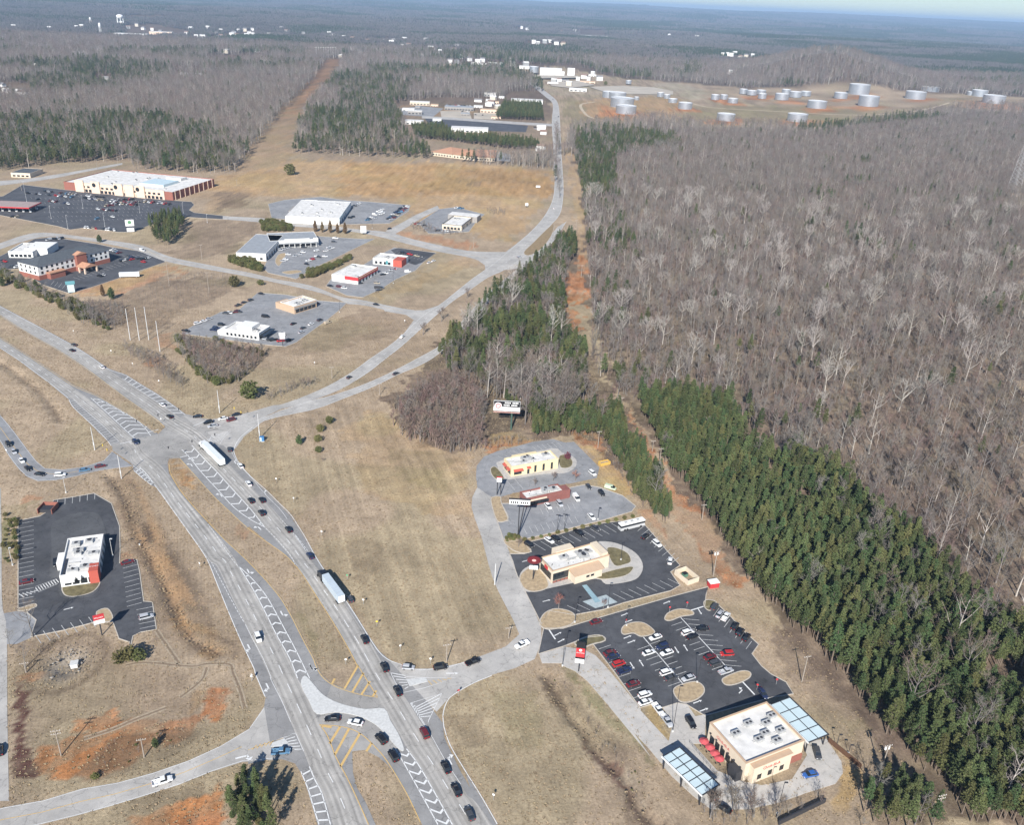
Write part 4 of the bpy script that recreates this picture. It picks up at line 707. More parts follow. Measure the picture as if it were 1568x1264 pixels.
def winrow(S, f, n, z0, z1, ww, a=1.0, b=None, m=None, fr=None):
    ln = S.w if f[0] == 'y' else S.d; b = ln-1 if b is None else b
    for i in range(n): u = a+(b-a)*(i+.5)/n; window(S, f, u-ww/2, u+ww/2, z0, z1, m, fr)
def panel(S, name, f, u0, u1, z0, z1, m, dep=.12, off=.004): return MB().box(*onface(S, f, u0, u1, z0, z1, dep, off)).build(name, m, S.r)
def awning(S, f, u0, u1, z, m, out=1.2, drop=.7):
    mb = MB(); s = -1 if f in ('y0','x0') else 1; base = {'y0':0,'y1':S.d,'x0':0,'x1':S.w}[f]
    P = (lambda u, o, zz: (u, base+s*o, zz)) if f[0] == 'y' else (lambda u, o, zz: (base+s*o, u, zz))
    a = [P(u0,.02,z), P(u0,out,z-drop), P(u0,out,z-drop-.12), P(u0,.02,z-.12)]; b = [P(u1,.02,z), P(u1,out,z-drop), P(u1,out,z-drop-.12), P(u1,.02,z-.12)]
    mb.loft([a, b]); return mb.build('awning', m, S.r)
def addbox(S, name, x0, x1, y0, y1, z0, z1, m, parent=None): return MB().box(x0,x1,y0,y1,z0,z1).build(name, m, parent or S.r)
def lettering(txt, size, m, parent, loc, rot, name='lettering', ext=.02):
    cu = bpy.data.curves.new('t', 'FONT'); cu.body = txt; cu.size = size; cu.align_x = 'CENTER'; cu.align_y = 'CENTER'; cu.extrude = ext; cu.resolution_u = 1
    t = bpy.data.objects.new('t', cu); COL.objects.link(t); dg = bpy.context.evaluated_depsgraph_get(); me = bpy.data.meshes.new_from_object(t.evaluated_get(dg)); bpy.data.objects.remove(t)
    me.materials.clear(); me.materials.append(m); o = obj(name, me, parent, loc); o.rotation_euler = rot; return o

# burger restaurant, lower left
S = bldg('restaurant', 'white-roofed burger restaurant with red corner panel and dark lot', 'B1', (440,790), (725,750), (470,515), 5.2, M_WHT, M_WROOF, 7, None, seed=3)
addbox(S,'red_tower', S.w*.76, S.w+.1, -.3, S.d*.2, 0, 5.4, M_AWN); lettering("Wendy's", .95, M_SIGNW, S.r, (S.w*.88, S.d*.12, 5.44), (0,0,.05)); addbox(S,'sign_cap', S.w*.76-.1, S.w+.2, -.4, -.2, 5.2, 5.6, M_AWN)
addbox(S,'entry_canopy', S.w*.12, S.w*.4, -2.6, -.05, 3.3, 3.9, M_WHT); addbox(S,'sign_box', S.w*.48, S.w*.56, -1.6, -.4, 3.4, 4.4, M_SIGNW)
winrow(S,'y0',4,.8,2.8,2.0); winrow(S,'x0',4,.9,2.8,1.8,1,S.d*.6); winrow(S,'x1',5,.9,2.8,1.8)
addbox(S,'drive_through_bay', -2.6, -.05, S.d*.45, S.d*.72, 0, 3.6, M_WHT); addbox(S,'service_yard_fence', .4, S.w-.6, S.d+.05, S.d+5.2, 0, 2.2, M_GREYW)
for i in range(4): addbox(S,'yard_equipment', 1.2+i*2.6, 2.6+i*2.6, S.d+1, S.d+2.6, 2.21, 3.0+.3*(i%2), M_UNIT)
addbox(S,'roof_panel', .9, 1.5, .8, S.d*.45, 4.51, 4.9, M_FRAME)
# yellow restaurant
S = bldg('restaurant', 'yellow restaurant with white roof and red awnings', 'B6', (405,365), (755,303), (338,303), 5.4, M_YELW, M_WROOF, 5, None, seed=4)
addbox(S,'rear_wing', S.w*.2, S.w*.72, S.d+.02, S.d+2.2, 0, 5.0, M_YELW); winrow(S,'y0',3,.5,3.8,.9,S.w*.42,S.w*.95); window(S,'y0',1.5,5.2,.8,2.6); awning(S,'y0',1.0,5.8,3.6,M_AWN); awning(S,'y0',S.w*.32,S.w*.4,4.0,M_AWN,1.0,.6)
for a_, b_ in ((.08,.46),(.54,.92)): window(S,'x0',S.d*a_+.3,S.d*b_-.3,.8,2.6); awning(S,'x0',S.d*a_,S.d*b_,3.6,M_AWN)
window(S,'y0',S.w*.34,S.w*.38,0,2.3,name='door')
# low red and white restaurant
S = bldg('restaurant', 'low white-roofed restaurant with dark red front beneath the yellow one', 'B6', (515,602), (800,540), (422,560), 4.6, M_REDW, M_WROOF, 4, None, seed=5)
panel(S,'red_parapet','y0',S.w*.55,S.w+.4,2.4,4.9,M_REDW,.4); winrow(S,'y0',6,.7,2.3,2.0,.8,S.w*.58); winrow(S,'x0',2,.7,2.3,2.0); panel(S,'fascia','y0',0,S.w*.54,2.7,3.4,M_CREAM,.15); addbox(S,'red_wing', S.w+.02, S.w+3, 0, S.d*.7, 0, 4.4, M_REDW)
# cream restaurant
S = bldg('restaurant', 'cream stucco restaurant with glazed dining room beside the oval sign', 'B7', (322,466), (745,345), (232,362), 5.6, M_CREAM, M_WROOF, 9, M_TAN, seed=6)
addbox(S,'entry_wing', S.w*.30, S.w*.78, -4.0, -.02, 0, 4.0, M_CREAM); mb = MB(); x0,x1 = S.w*.28,S.w*.8; mb.loft([[(x0,-.05,4.9),(x0,-4.6,4.02),(x0,-4.6,3.85),(x0,-.05,4.0)],[(x1,-.05,4.9),(x1,-4.6,4.02),(x1,-4.6,3.85),(x1,-.05,4.0)]]); mb.build('lean_to_roof', M_TAN, S.r)
addbox(S,'rear_wing', S.w*.28, S.w*.6, S.d+.02, S.d+3.2, 0, 6.2, M_CREAM); winrow(S,'y0',4,1.4,4.3,1.5,.3,S.w*.28); winrow(S,'y0',4,.2,1.0,1.5,.3,S.w*.28,M_BRICK); winrow(S,'x0',4,1.2,4.0,1.8)
for i in range(2): o = addbox(S,'window', S.w*(.5+.08*i), S.w*(.555+.08*i), -4.06, -4.005, 1.6, 2.5, M_GLASS)
panel(S,'round_emblem','x0',S.d*.35,S.d*.6,3.9,5.4,M_RED,.15); addbox(S,'tower_parapet', S.w*.88, S.w-.1, S.d*.1, S.d*.95, 5.0, 6.6, M_CREAM)
# largest restaurant, lower right
S = bldg('restaurant', 'largest cream restaurant with tan parapet, lower right, between two glass canopies', 'C1', (795,655), (1185,500), (545,385), 7.0, M_CREAM, M_WROOF, 0, M_TAN, seed=7)
for x, y in ((.22,.62),(.5,.72),(.6,.42),(.74,.6),(.45,.35),(.83,.36),(.66,.2),(.9,.7)):
    X, Y = S.w*x, S.d*y; u = addbox(S,'rooftop_unit', X-1.3, X+1.3, Y-.9, Y+.9, 6.3, 7.35, M_UNIT)
    for k in (-.65,.65): MB().lathe([(.01,7.42),(.42,7.4),(.48,7.34)], 10, (X+k, Y)).build('fan', M_FRAME, u)
    for k in range(2): MB().tube((X-2.2,Y+k*.5,6.45),(X-1.3,Y+k*.5,6.45),.09,.09,4).build('roof_pipe', M_METAL, u)
addbox(S,'front_bay', S.w*.08, S.w*.72, -1.8, -.02, 0, 6.2, M_CREAM); addbox(S,'front_bay_coping', S.w*.07, S.w*.73, -1.95, -.14, 6.202, 6.4, M_TAN); addbox(S,'brick_base', S.w*.75, S.w-.1, -.5, -.02, 0, 2.2, M_BRICK)
for q in (.16,.34,.54): addbox(S,'window', S.w*q, S.w*q+1.5, -1.86, -1.805, 1.0, 2.9, M_GLASS)
lettering('Chick-fil-A', 1.5, M_RED, S.r, (S.w*.38,-1.86,4.6), (R(90),0,0)); lettering('Chick-fil-A', 1.4, M_RED, S.r, (-.06,S.d*.6,5.2), (R(90),0,R(-90)))
winrow(S,'x0',6,.8,3.4,1.7,1.0,S.d-1); addbox(S,'entry_vestibule', -2.2, -.02, .6, 4.2, 0, 3.6, M_FRAME); winrow(S,'y1',6,.8,3,1.8)
for i in range(6): MB().lathe([(.01,4.4),(.25,4.38),(.3,4.1)], 8, (-.35, 1.5+i*(S.d-3)/5)).build('wall_lamp', M_FRAME, S.r)
def canopy(label, A, B, C, h, rows, cols):
    a, b_, c_ = (np.array(W('C1', *q, z=h)) for q in (A, B, C)); ux = b_-a; w_ = np.linalg.norm(ux); ux /= w_; uy = np.array([-ux[1], ux[0]]); d = float((c_-a) @ uy)
    r = empty('drive_through_canopy', (a[0], a[1], 0), math.atan2(ux[1], ux[0])); tag(r, label, 'canopy', 'glass drive-through canopies')
    mb = MB(); e = .22
    for i in range(cols+1): x = w_*i/cols; mb.box(x-e/2,x+e/2,0,d,h-.3,h+.06)
    mb.build('beam', M_FRAME, r)
    for j in range(rows+1): y = d*j/rows; MB().box(e,w_-e,y-e/2,y+e/2,h-.32,h+.05).build('cross_beam', M_FRAME, r)
    for i in range(cols):
        for j in range(rows): MB().box(w_*i/cols+.14,w_*(i+1)/cols-.14,d*j/rows+.14,d*(j+1)/rows-.14,h-.12,h-.02).build('roof_panel', M_BLUEP, r)
    for x in (.4, w_-.4):
        for y in (.6, d*.5, d-.6): MB().box(x-.15,x+.15,y-.15,y+.15,0,h-.33).build('column', M_FRAME, r)
    MB().box(-.25,-.05,-.2,d+.2,h-.4,h+.12).build('fascia', M_SIGNW, r); MB().box(w_+.05,w_+.25,-.2,d+.2,h-.4,h+.12).build('fascia', M_FRAME, r)
    return r
canopy('glass panelled canopy over the lane left of the patio', (500,865), (615,795), (255,598), 4.6, 6, 2)
canopy('glass panelled canopy at the right side of the largest restaurant', (1210,512), (1342,458), (1012,240), 4.6, 4, 2)
for i, (x, y) in enumerate(((508,540),(548,580),(580,620),(608,655))):
    p = W('C1', x, y); r = empty('patio_umbrella', (*p, .1)); tag(r, ['red patio umbrella farthest from the entry canopy','second red patio umbrella counted from the far end','third red patio umbrella counted from the far end','red patio umbrella nearest the front of the restaurant'][i], 'umbrella', 'patio umbrellas')
    mb = MB(); mb.lathe([(.02,2.75),(1.5,2.15),(1.5,2.02)], 8); mb.build('canopy', mat('umbrella_red', (.50,.09,.10), .8, .1, 1), r); MB().tube((0,0,0),(0,0,2.7),.04,.04,6).build('pole', M_FRAME, r)
    t_ = MB().lathe([(.02,.76),(.55,.76),(.55,.70),(.02,.70)], 10); t_.build('table_top', M_FRAME, r)
    for k in range(4): a_ = k*1.57+.4; MB().box(-.2,.2,-.2,.2,.42,.47,c=(math.cos(a_)*.95,math.sin(a_)*.95)).build('seat', M_FRAME, r)
q = L('C1',415,515,500,480,700,690,580,720); fb_ = empty('patio_railing', (*q[0], 0)); tag(fb_, 'black metal railing round the restaurant patio', 'railing')
for i in range(3):
    a_, b_ = np.array(q[(0,3,2)[i]]), np.array(q[(3,2,1)[i]])-0; n_ = max(2, int(np.linalg.norm(b_-a_)/1.6)); mb = MB()
    for zz in (.4, 1.0): mb.tube((*(a_-q[0]),zz),(*(b_-q[0]),zz),.03,.03,4)
    mb.build('rail', M_FRAME, fb_)
    for k in range(n_): p = a_+(b_-a_)*k/n_-q[0]; MB().tube((*p,0),(*p,1.05),.03,.03,4).build('post', M_FRAME, fb_)
# dumpster enclosure and shed
p = W('C4',640,1190); r = empty('dumpster_enclosure', (*p,0), math.atan2(*(np.array(W('C4',700,1240))-np.array(p))[::-1])); tag(r,'cream walled dumpster enclosure at the corner of the dark lot','enclosure')
for q in ((0,8,0,.25),(0,.25,.25,5.6),(7.75,8,.25,5.6),(.25,7.75,5.35,5.6)): MB().box(*q,0,2.2).build('wall', M_CREAM, r)
p2 = W('C4',700,1200); r = empty('dumpster', (*p2,.05), .5); tag(r,'green dumpster with black lids inside the cream enclosure','dumpster'); MB().box(-1,1,-.8,.8,0,1.4).build('bin', M_DUMP, r); MB().box(-1.02,-.02,-.84,.82,1.402,1.48).build('lid', M_BLACK, r); MB().box(.02,1.02,-.84,.82,1.402,1.48).build('lid', M_BLACK, r)
p = W('B1',335,330); r = empty('dumpster_enclosure', (*p,0), .03); tag(r,'dark walled dumpster enclosure at the corner of the burger lot','enclosure')
for q in ((-3,-2.75,0,6),(2.75,3,0,6),(-2.75,2.75,5.75,6)): MB().box(*q,0,2.3).build('wall', M_BRICK, r)
MB().box(-2.4,2.4,1,4.6,.06,1.5).build('bin', M_FRAME, r)
p = W('B7',1515,575); r = empty('storage_shed', (*p,0), .3); tag(r,'small red shed with white roof beyond the dark lot','shed'); MB().box(-1.9,1.9,-1.3,1.3,0,2.2).build('wall', M_RED, r); MB().box(-2,2,-1.4,1.4,2.202,2.5).build('roof', M_SIGNW, r)
q = L('C1',1340,510,1560,690); fc = empty('screen_fence', (*q[0],0)); tag(fc,'long brown board fence right of the largest restaurant','fence'); a_,b_ = np.array(q[0]),np.array(q[1]); n_ = 34; an = math.atan2(*(b_-a_)[::-1]); ln = np.linalg.norm(b_-a_); bmsh = MB().box(0,ln/n_-.03,-.03,.03,0,1.9).mesh('board', mat('brown_boards', (.14,.075,.045), .9, .3, 2))
fc.rotation_euler = (0,0,an)
for i in range(n_): obj('board', bmsh, fc, (i*ln/n_,0,.02*(i%3)))
# supermarket
S = bldg('supermarket', 'large white-roofed brick supermarket behind the big dark car park', 'A4', (362,142), (985,203), (640,72), 8.5, M_BRICK, M_WROOF, 14, None, seed=8)
S.d = S.d
addbox(S,'stucco_front', S.w*.12, S.w*.93, -1.2, -.02, 0, 9.4, M_PEACH)
for k in (.16,.31,.52,.62,.72): addbox(S,'gable_tower', S.w*k-5, S.w*k+5, -2.6, -1.22, 0, 12, M_PEACH); 
for i in range(18): u = S.w*(.14+.043*i); addbox(S,'window', u, u+3, -1.3, -1.205, 4.6, 6.6, M_GLASS)
for i in range(22): u = S.w*(.13+.036*i); addbox(S,'storefront_pane', u, u+3.2, -1.3, -1.205, .3, 3.2, M_GLASS)
for i in range(3): u = S.w*(.30+.2*i); MB().lathe([(.02,0),(2.2,0)], 14).build('arched_window', M_GLASS, S.r, (u,-2.7,8.5)).rotation_euler = (R(90),0,0)
addbox(S,'skylight_box', S.w*.60, S.w*.82, S.d*.25, S.d*.6, 7.81, 10.2, M_BLUEP)
addbox(S,'raised_roof', S.w*.66, S.w*.8, S.d*.7, S.d*.85, 7.81, 10.5, M_WROOF)
for i in range(9): u = S.d*(i+.5)/9; addbox(S,'pilaster', S.w+.02, S.w+.4, u-.4, u+.4, 0, 8.6, M_PEACH)
# hotel
S = bldg('hotel', 'three storey hotel with dark roof, white walls and brick base', 'A4', (212,628), (618,528), (112,596), 10.5, M_WHT, M_DROOF, 0, None, seed=9)
mb = MB(); e = .8; w_, d_, h_ = S.w, S.d, S.h; rg = 3.2
v = [(-e,-e,h_),(w_+e,-e,h_),(w_+e,d_+e,h_),(-e,d_+e,h_),(d_*.5,d_*.5,h_+rg),(w_-d_*.5,d_*.5,h_+rg)]
for f in ((0,1,5,4),(1,2,5),(2,3,4,5),(3,0,4)): mb.poly([v[i] for i in f])
mb.build('hip_roof', M_DROOF, S.r); panel(S,'brick_base','y0',0,S.w,0,3.4,M_BRICK,.2); panel(S,'brick_base','x0',0,S.d,0,3.4,M_BRICK,.2); panel(S,'brick_base','x1',0,S.d,0,3.4,M_BRICK,.2)
for zz in (1.0,4.3,7.6): winrow(S,'y0',14,zz,zz+1.7,1.5); winrow(S,'x0',4,zz,zz+1.7,1.4)
addbox(S,'entrance_tower', S.w*.5, S.w*.64, -3, -.22, 0, 12.5, M_BRICK); x0,x1 = S.w*.49,S.w*.65
mb = MB(); xm = (x0+x1)/2; mb.loft([[(x0,-3.5,12.51),(x1,-3.5,12.51),(xm,-3.5,14.5)],[(x0,1,12.51),(x1,1,12.51),(xm,1,14.5)]]); mb.build('gable_roof', M_ORoof, S.r)
x0,x1 = S.w*.46,S.w*.66; mb = MB(); xm = (x0+x1)/2; mb.loft([[(x0,-13,4.6),(x1,-13,4.6),(xm,-13,7)],[(x0,-3.52,4.6),(x1,-3.52,4.6),(xm,-3.52,7)]]); mb.build('porch_roof', M_ORoof, S.r)
for x in (x0+1,x1-1):
    for y in (-12.2,-6): addbox(S,'porch_column', x-.5, x+.5, y-.5, y+.5, 0, 4.59, M_PEACH)
addbox(S,'breakfast_wing', S.w*.1, S.w*.3, -4.5, -.22, 0, 4.2, M_BRICK); addbox(S,'wing_roof', S.w*.09, S.w*.31, -5, -.23, 4.202, 4.9, M_ORoof)
S = bldg('restaurant', 'small white restaurant with stepped roof left of the hotel', 'A4', (45,542), (185,545), (95,492), 5, M_WHT, M_WROOF, 4, M_WHT, seed=10); winrow(S,'y0',5,.8,2.8,2.2); addbox(S,'raised_block', S.w*.5, S.w+8, S.d*.3, S.d*1.1, 0, 5.6, M_WHT)
# gas canopy
def gascanopy(label, c, A, B, C, h):
    a, b_, c_ = (np.array(W(c, *q, z=h)) for q in (A, B, C)); ux = b_-a; w_ = np.linalg.norm(ux); ux /= w_; uy = np.array([-ux[1], ux[0]]); d = float((c_-a) @ uy)
    r = empty('fuel_canopy', (*a,0), math.atan2(ux[1],ux[0])); tag(r,label,'canopy'); MB().box(0,w_,0,d,h-1,h).build('roof', M_RED, r); MB().box(.6,w_-.6,.6,d-.6,h+.002,h+.1).build('roof_deck', mat('dusty_roof', (.38,.3,.28), .9, .2, .4), r)
    for i in range(6):
        for y in (d*.25,d*.75): x = w_*(i+.5)/6; MB().box(x-.3,x+.3,y-.3,y+.3,0,h-1.01).build('column', M_WHT, r); MB().box(x+.8,x+1.6,y-.5,y+.5,0,1.7).build('fuel_pump', M_SIGNW, r)
gascanopy('red fuel station canopy at the left edge beside the supermarket car park', 'A4', (-75,282), (165,292), (-20,250), 5.6)
# shopping strip, two wings
S = bldg('shopping_strip', 'l shaped shopping strip with grey metal roof', 'A5', (415,548), (585,555), (470,440), 6.2, M_WHT, M_GROOF, 0, None, seed=11, par=.15)
winrow(S,'x1',8,.4,3,3.2); winrow(S,'y0',4,1,2.6,2)
T = bldg('shopping_strip', 'long white fronted wing of the l shaped shopping strip', 'A5', (608,482), (885,470), (590,438), 6.2, M_WHT, M_GROOF, 0, None, seed=12, par=.15)
winrow(T,'y0',12,.4,3,3.0); panel(T,'parapet_sign_band','y0',T.w*.3,T.w*.82,4.4,7.2,M_WHT,.5); panel(T,'parapet_sign_band','y0',T.w*.9,T.w,4.2,7.4,M_WHT,.5)
for i in range(9): x = T.w*(i+.5)/9; addbox(T,'colonnade_post', x-.2, x+.2, -3.2, -2.8, 0, 3.6, M_WHT)
addbox(T,'walkway_roof', 0, T.w, -3.4, -.55, 3.61, 3.9, M_GROOF)
# store, clinic, small restaurants
S = bldg('store', 'wide white metal store beside the grey lot below the golden field', 'A5', (697,340), (1005,352), (800,247), 6.5, M_WHT, M_WROOF, 7, None, seed=13, par=.15)
winrow(S,'x1',4,.5,3.2,3,1,S.d*.6,M_GLASS); panel(S,'blue_panel','x1',0,S.d*.3,3.4,6.4,M_BLUEP,.3); addbox(S,'rear_lean_to', S.w*.05, S.w*.3, S.d+.02, S.d+7, 0, 5.5, M_WHT); addbox(S,'loading_dock', -5, -.02, S.d*.5, S.d*.8, 0, 3.4, M_GREYW)
S = bldg('clinic', 'low white clinic with dark side walls on the small upper lot', 'A6', (437,385), (548,396), (480,335), 5, M_CREAM, M_WROOF, 3, M_FRAME, seed=14); winrow(S,'y0',5,.8,2.8,2.2)
addbox(S,'rear_block', -6, S.w*1.25, S.d+.02, S.d+14, 0, 5.6, M_GREYW); addbox(S,'rear_roof', -5.6, S.w*1.25-.4, S.d+.4, S.d+13.6, 5.602, 5.75, M_WROOF); winrow(S,'x1',3,.8,2.8,3)
S = bldg('restaurant', 'white-roofed restaurant with red front in the shared lot', 'A5', (962,672), (1112,694), (1075,610), 5.2, M_WHT, M_WROOF, 2, None, seed=15); panel(S,'red_band','x1',0,S.d,2.8,5.4,M_RED,.3); panel(S,'red_band','y0',S.w*.5,S.w+.3,2.8,5.4,M_RED,.3); panel(S,'yellow_trim','x1',1,S.d-1,4.2,4.7,M_YELW,.4); winrow(S,'x1',6,.5,2.5,2.4)
S = bldg('restaurant', 'small white restaurant with teal door and red tower by fresh black lot', 'A5', (1198,578), (1362,596), (1222,548), 5.2, M_WHT, M_WROOF, 3, None, seed=16); addbox(S,'red_tower', S.w*.72, S.w+.6, -1.2, S.d*.6, 0, 5.6, M_AWN); winrow(S,'y0',4,.7,2.8,2,1,S.w*.65); panel(S,'teal_panel','y0',S.w*.45,S.w*.53,1,4,mat('teal', (.08,.25,.27), .6),.2)
S = bldg('restaurant', 'tan and grey restaurant at the top of the worn lot', 'A5', (668,832), (748,858), (712,768), 5.4, M_TAN, M_WROOF, 5, M_WHT, seed=17); winrow(S,'x1',5,.7,2.8,3); addbox(S,'tan_wing', -5, -.02, 0, S.d*.5, 0, 4.4, M_TAN); panel(S,'dark_band','x1',0,S.d,3.1,4.4,M_GREYW,.3)
S = bldg('restaurant', 'white steakhouse with stepped parapet in the worn lot', 'A5', (345,985), (545,1012), (432,945), 4.6, M_WHT, M_WROOF, 4, M_WHT, seed=18); addbox(S,'raised_block', S.w*.3, S.w*.72, S.d*.25, S.d*.95, 3.9, 6.4, M_WHT); winrow(S,'x1',6,.7,2.6,2); winrow(S,'y0',8,.8,2.4,1.4); addbox(S,'porch', S.w+.02, S.w+3.4, .2, S.d-.2, 2.9, 3.3, M_GLASS)
addbox(S,'side_wing', -4.5, -.02, 0, S.d*.6, 0, 3.2, M_WHT)
# lodge with terracotta roof
for lab, A, B, C in (('left block of the long terracotta roofed lodge', (425,700), (520,712), (440,672)), ('middle block of the long terracotta roofed lodge', (522,712), (625,724), (535,688)), ('right block of the long terracotta roofed lodge', (628,724), (718,728), (640,690))):
    S = bldg('lodge', lab, 'A2', A, B, C, 5, M_CREAM, M_ORoof, 0, None, 'terracotta roofed lodge blocks'); w_, d_, h_ = S.w, S.d, S.h; e = 1; rr = min(w_, d_)*.48; mb = MB()
    v = [(-e,-e,h_),(w_+e,-e,h_),(w_+e,d_+e,h_),(-e,d_+e,h_),(rr,d_*.5,h_+5),(w_-rr,d_*.5,h_+5)]
    for f in ((0,1,5,4),(1,2,5),(2,3,4,5),(3,0,4)): mb.poly([v[i] for i in f])
    mb.build('hip_roof', M_ORoof, S.r); winrow(S,'y0',7,1,2.8,2)
def simple(name, label, c, A, B, C, h, wm, rm, wn=4, group=None, z1=None):
    S = bldg(name, label, c, A, B, C, h, wm, rm, 0, None, group, par=.2)
    if wn: winrow(S,'y0',wn,h*.2,h*.5,S.w/wn*.55)
    return S
def farb(name, label, c, xl, xr, yb, hpx, wm, rm, wn=0, dm=None):
    X0, Y0 = px(c, (xl+xr)/2, yb); p = G(X0, Y0); pxm = FPX/(p[1]*_cp+H*_sp); k = CROP[c][2]/pxm; w_, h_ = (xr-xl)*k, hpx*k; d = dm or max(w_*.45, 14)
    r = empty(name, (p[0], p[1], gz(p)-1), -ROLL*0+math.atan2(p[0], p[1])*-.5); tag(r, label, 'building'); MB().box(-w_/2,w_/2,0,d,0,h_+1).build('wall', wm, r); MB().box(-w_/2-.3,w_/2+.3,-.3,d+.3,h_+1.002,h_+1.6).build('roof', rm, r)
    for i in range(wn): u = -w_/2+w_*(i+.5)/wn; MB().box(u-w_/wn*.3,u+w_/wn*.3,-.08,-.01,h_*.3,h_*.65).build('window', M_GLASS, r)
farb('warehouse','white flat warehouse behind the pine row, left one','A2',265,385,574,14,M_WHT,M_WROOF,6)
farb('warehouse','long white warehouse in the pine row, right one','A2',515,685,610,14,M_WHT,M_WROOF,8)
farb('warehouse','white metal warehouse beside the county road','A2',792,938,478,14,M_WHT,M_WROOF,8)
farb('office_building','cream office with pale roof at the head of the far lot','A2',325,415,486,14,M_CREAM,M_WROOF,6)
farb('office_building','grey flat office building beyond the brown field','A2',485,618,510,14,M_GREYW,M_GROOF,10)
farb('office_building','peach hip roofed office near the white warehouse','A2',650,728,521,14,M_PEACH,M_TAN,5)
farb('office_building','small white office above the peach one','A2',668,720,444,14,M_WHT,M_WROOF,4)
farb('office_building','low grey office at the left of the far lot','A2',315,380,528,14,M_GREYW,M_WROOF,4)
farb('plant_building','tall white industrial building beside the tank farm','A2',925,1025,342,32,M_WHT,M_WHT,0)
farb('plant_building','tall white square tower block right of the industrial building','A2',1052,1085,343,34,M_WHT,M_WHT,0)
farb('plant_building','squat white block between the industrial buildings','A2',1022,1038,346,22,M_WHT,M_WHT,0)
farb('plant_building','long pale warehouse left of the industrial building','A2',555,690,313,12,M_CREAM,M_WROOF,0)
farb('plant_building','white depot building beside the tank farm yard','A2',1060,1140,421,12,M_WHT,M_WROOF,4)
farb('plant_building','white shed with lean roof left of the tall works','A2',830,905,312,12,M_WHT,M_WROOF,0)
farb('plant_building','white roofed works below the far woods','A2',685,755,298,12,M_WHT,M_WROOF,0)
farb('factory','long low white factory far off in the right woods','A2',1100,1240,168,8,M_WHT,M_WROOF,0)
farb('factory','pale low factory far off in the left woods','A2',178,265,189,8,M_PEACH,M_WROOF,0)
farb('mill','large white mill in the distant town','A1',525,670,156,14,M_WHT,M_WROOF,0)
farb('mill','pale low mill wing in the distant town','A1',690,790,144,14,M_PEACH,M_WROOF,0)
farb('school','long white roofed school in the left woods','A1',825,930,348,8,M_WHT,M_WROOF,0)
_cb = sorted(((290,345,512,9,0),(350,372,500,7,2),(420,455,492,8,1),(620,660,498,8,0),(675,700,470,9,0),(705,735,478,8,1),(735,760,455,8,0),(560,600,532,7,2),(430,470,560,8,0),(700,745,548,7,1),(905,925,700,8,0),(480,540,300,8,1),(600,650,318,7,0),(705,760,305,8,2),(790,830,320,8,0),(640,690,296,7,0),(770,800,345,8,1),(960,1010,385,8,0),(1020,1060,372,8,2),(1110,1180,378,7,1),(1150,1185,345,8,0),(860,890,372,7,2)))
_cn = [0, 0, 0]
for xl, xr, yb, hp, k in _cb:
    _cn[k] += 1; farb('commercial_building', 'low %s commercial building up the county road, %s %s one from left' % (('white','tan','grey')[k], ordw(_cn[k]), ('white','tan','grey')[k]), 'A2', xl, xr, yb, hp, (M_WHT,M_PEACH,M_GREYW)[k], (M_WROOF,M_TAN,M_GROOF)[k], 3)
simple('school','low grey roofed building behind the supermarket','A4',(60,90),(170,95),(85,62),5,M_CREAM,M_DROOF,4)
# houses scattered through the far woods
hs = random.Random(12); spots = []
for c, pts in (('A1',(225,115,160,190,195,190,320,180,375,105,880,120,905,165,935,168,1020,130,1070,155,1095,155,1130,130,1165,130,1165,155,1130,215,1185,235,1210,235,90,430,110,435,490,370,10,400,700,205,780,250,600,210,420,95,960,120,1000,145,1140,160,1300,130,1520,150,460,225,1045,240,165,305,170,210,30,425,340,250)),
    ('A2',(95,245,120,258,5,265,840,130,865,135,895,215,915,222,945,215,970,212,985,208,1000,222,1030,225,1085,148,1025,148,1520,172,540,225,320,215,240,200,465,250,290,220,1170,340,700,480,710,460,510,288,540,290,620,300,700,300,20,170,300,185)),
    ('A1',(60,110,250,140,300,160,540,165,620,160,650,170,720,165,760,150,860,140,1020,165,1080,140,1100,130,1150,145,1240,150,1320,140,1400,150,1540,158,880,200,930,230,560,100,590,110,630,105,660,115,700,118,740,128,380,165,350,110,20,170,70,190,130,210,260,240,380,250)),('A2',(60,180,130,190,200,210,180,240,60,230,230,195,250,190,400,190,420,230,530,240,560,270,600,280,640,290,660,285,780,285,800,300,860,300,430,265,380,270,1100,370,1150,370,1200,365,1130,355,1010,375,990,380,1060,395,640,470,690,490,730,500,930,690,940,620,930,600)),('A3',(195,270,215,268,235,270,250,265,275,278,300,275,330,275,295,320,705,350,80,175,730,112,640,62,455,295,230,350))):
    spots += [(c, pts[i], pts[i+1]) for i in range(0, len(pts)-1, 2)]
spots.sort(key=lambda s: px(*s)[0])
HW_ = [mat('house_white', (.74,.73,.70), .9), mat('house_cream', (.58,.52,.42), .9), mat('house_grey', (.34,.34,.33), .9)]; HR_ = [mat('house_roof_pale', (.62,.61,.58), .8), mat('house_roof_grey', (.22,.21,.21), .9), mat('house_roof_brown', (.22,.15,.12), .9)]
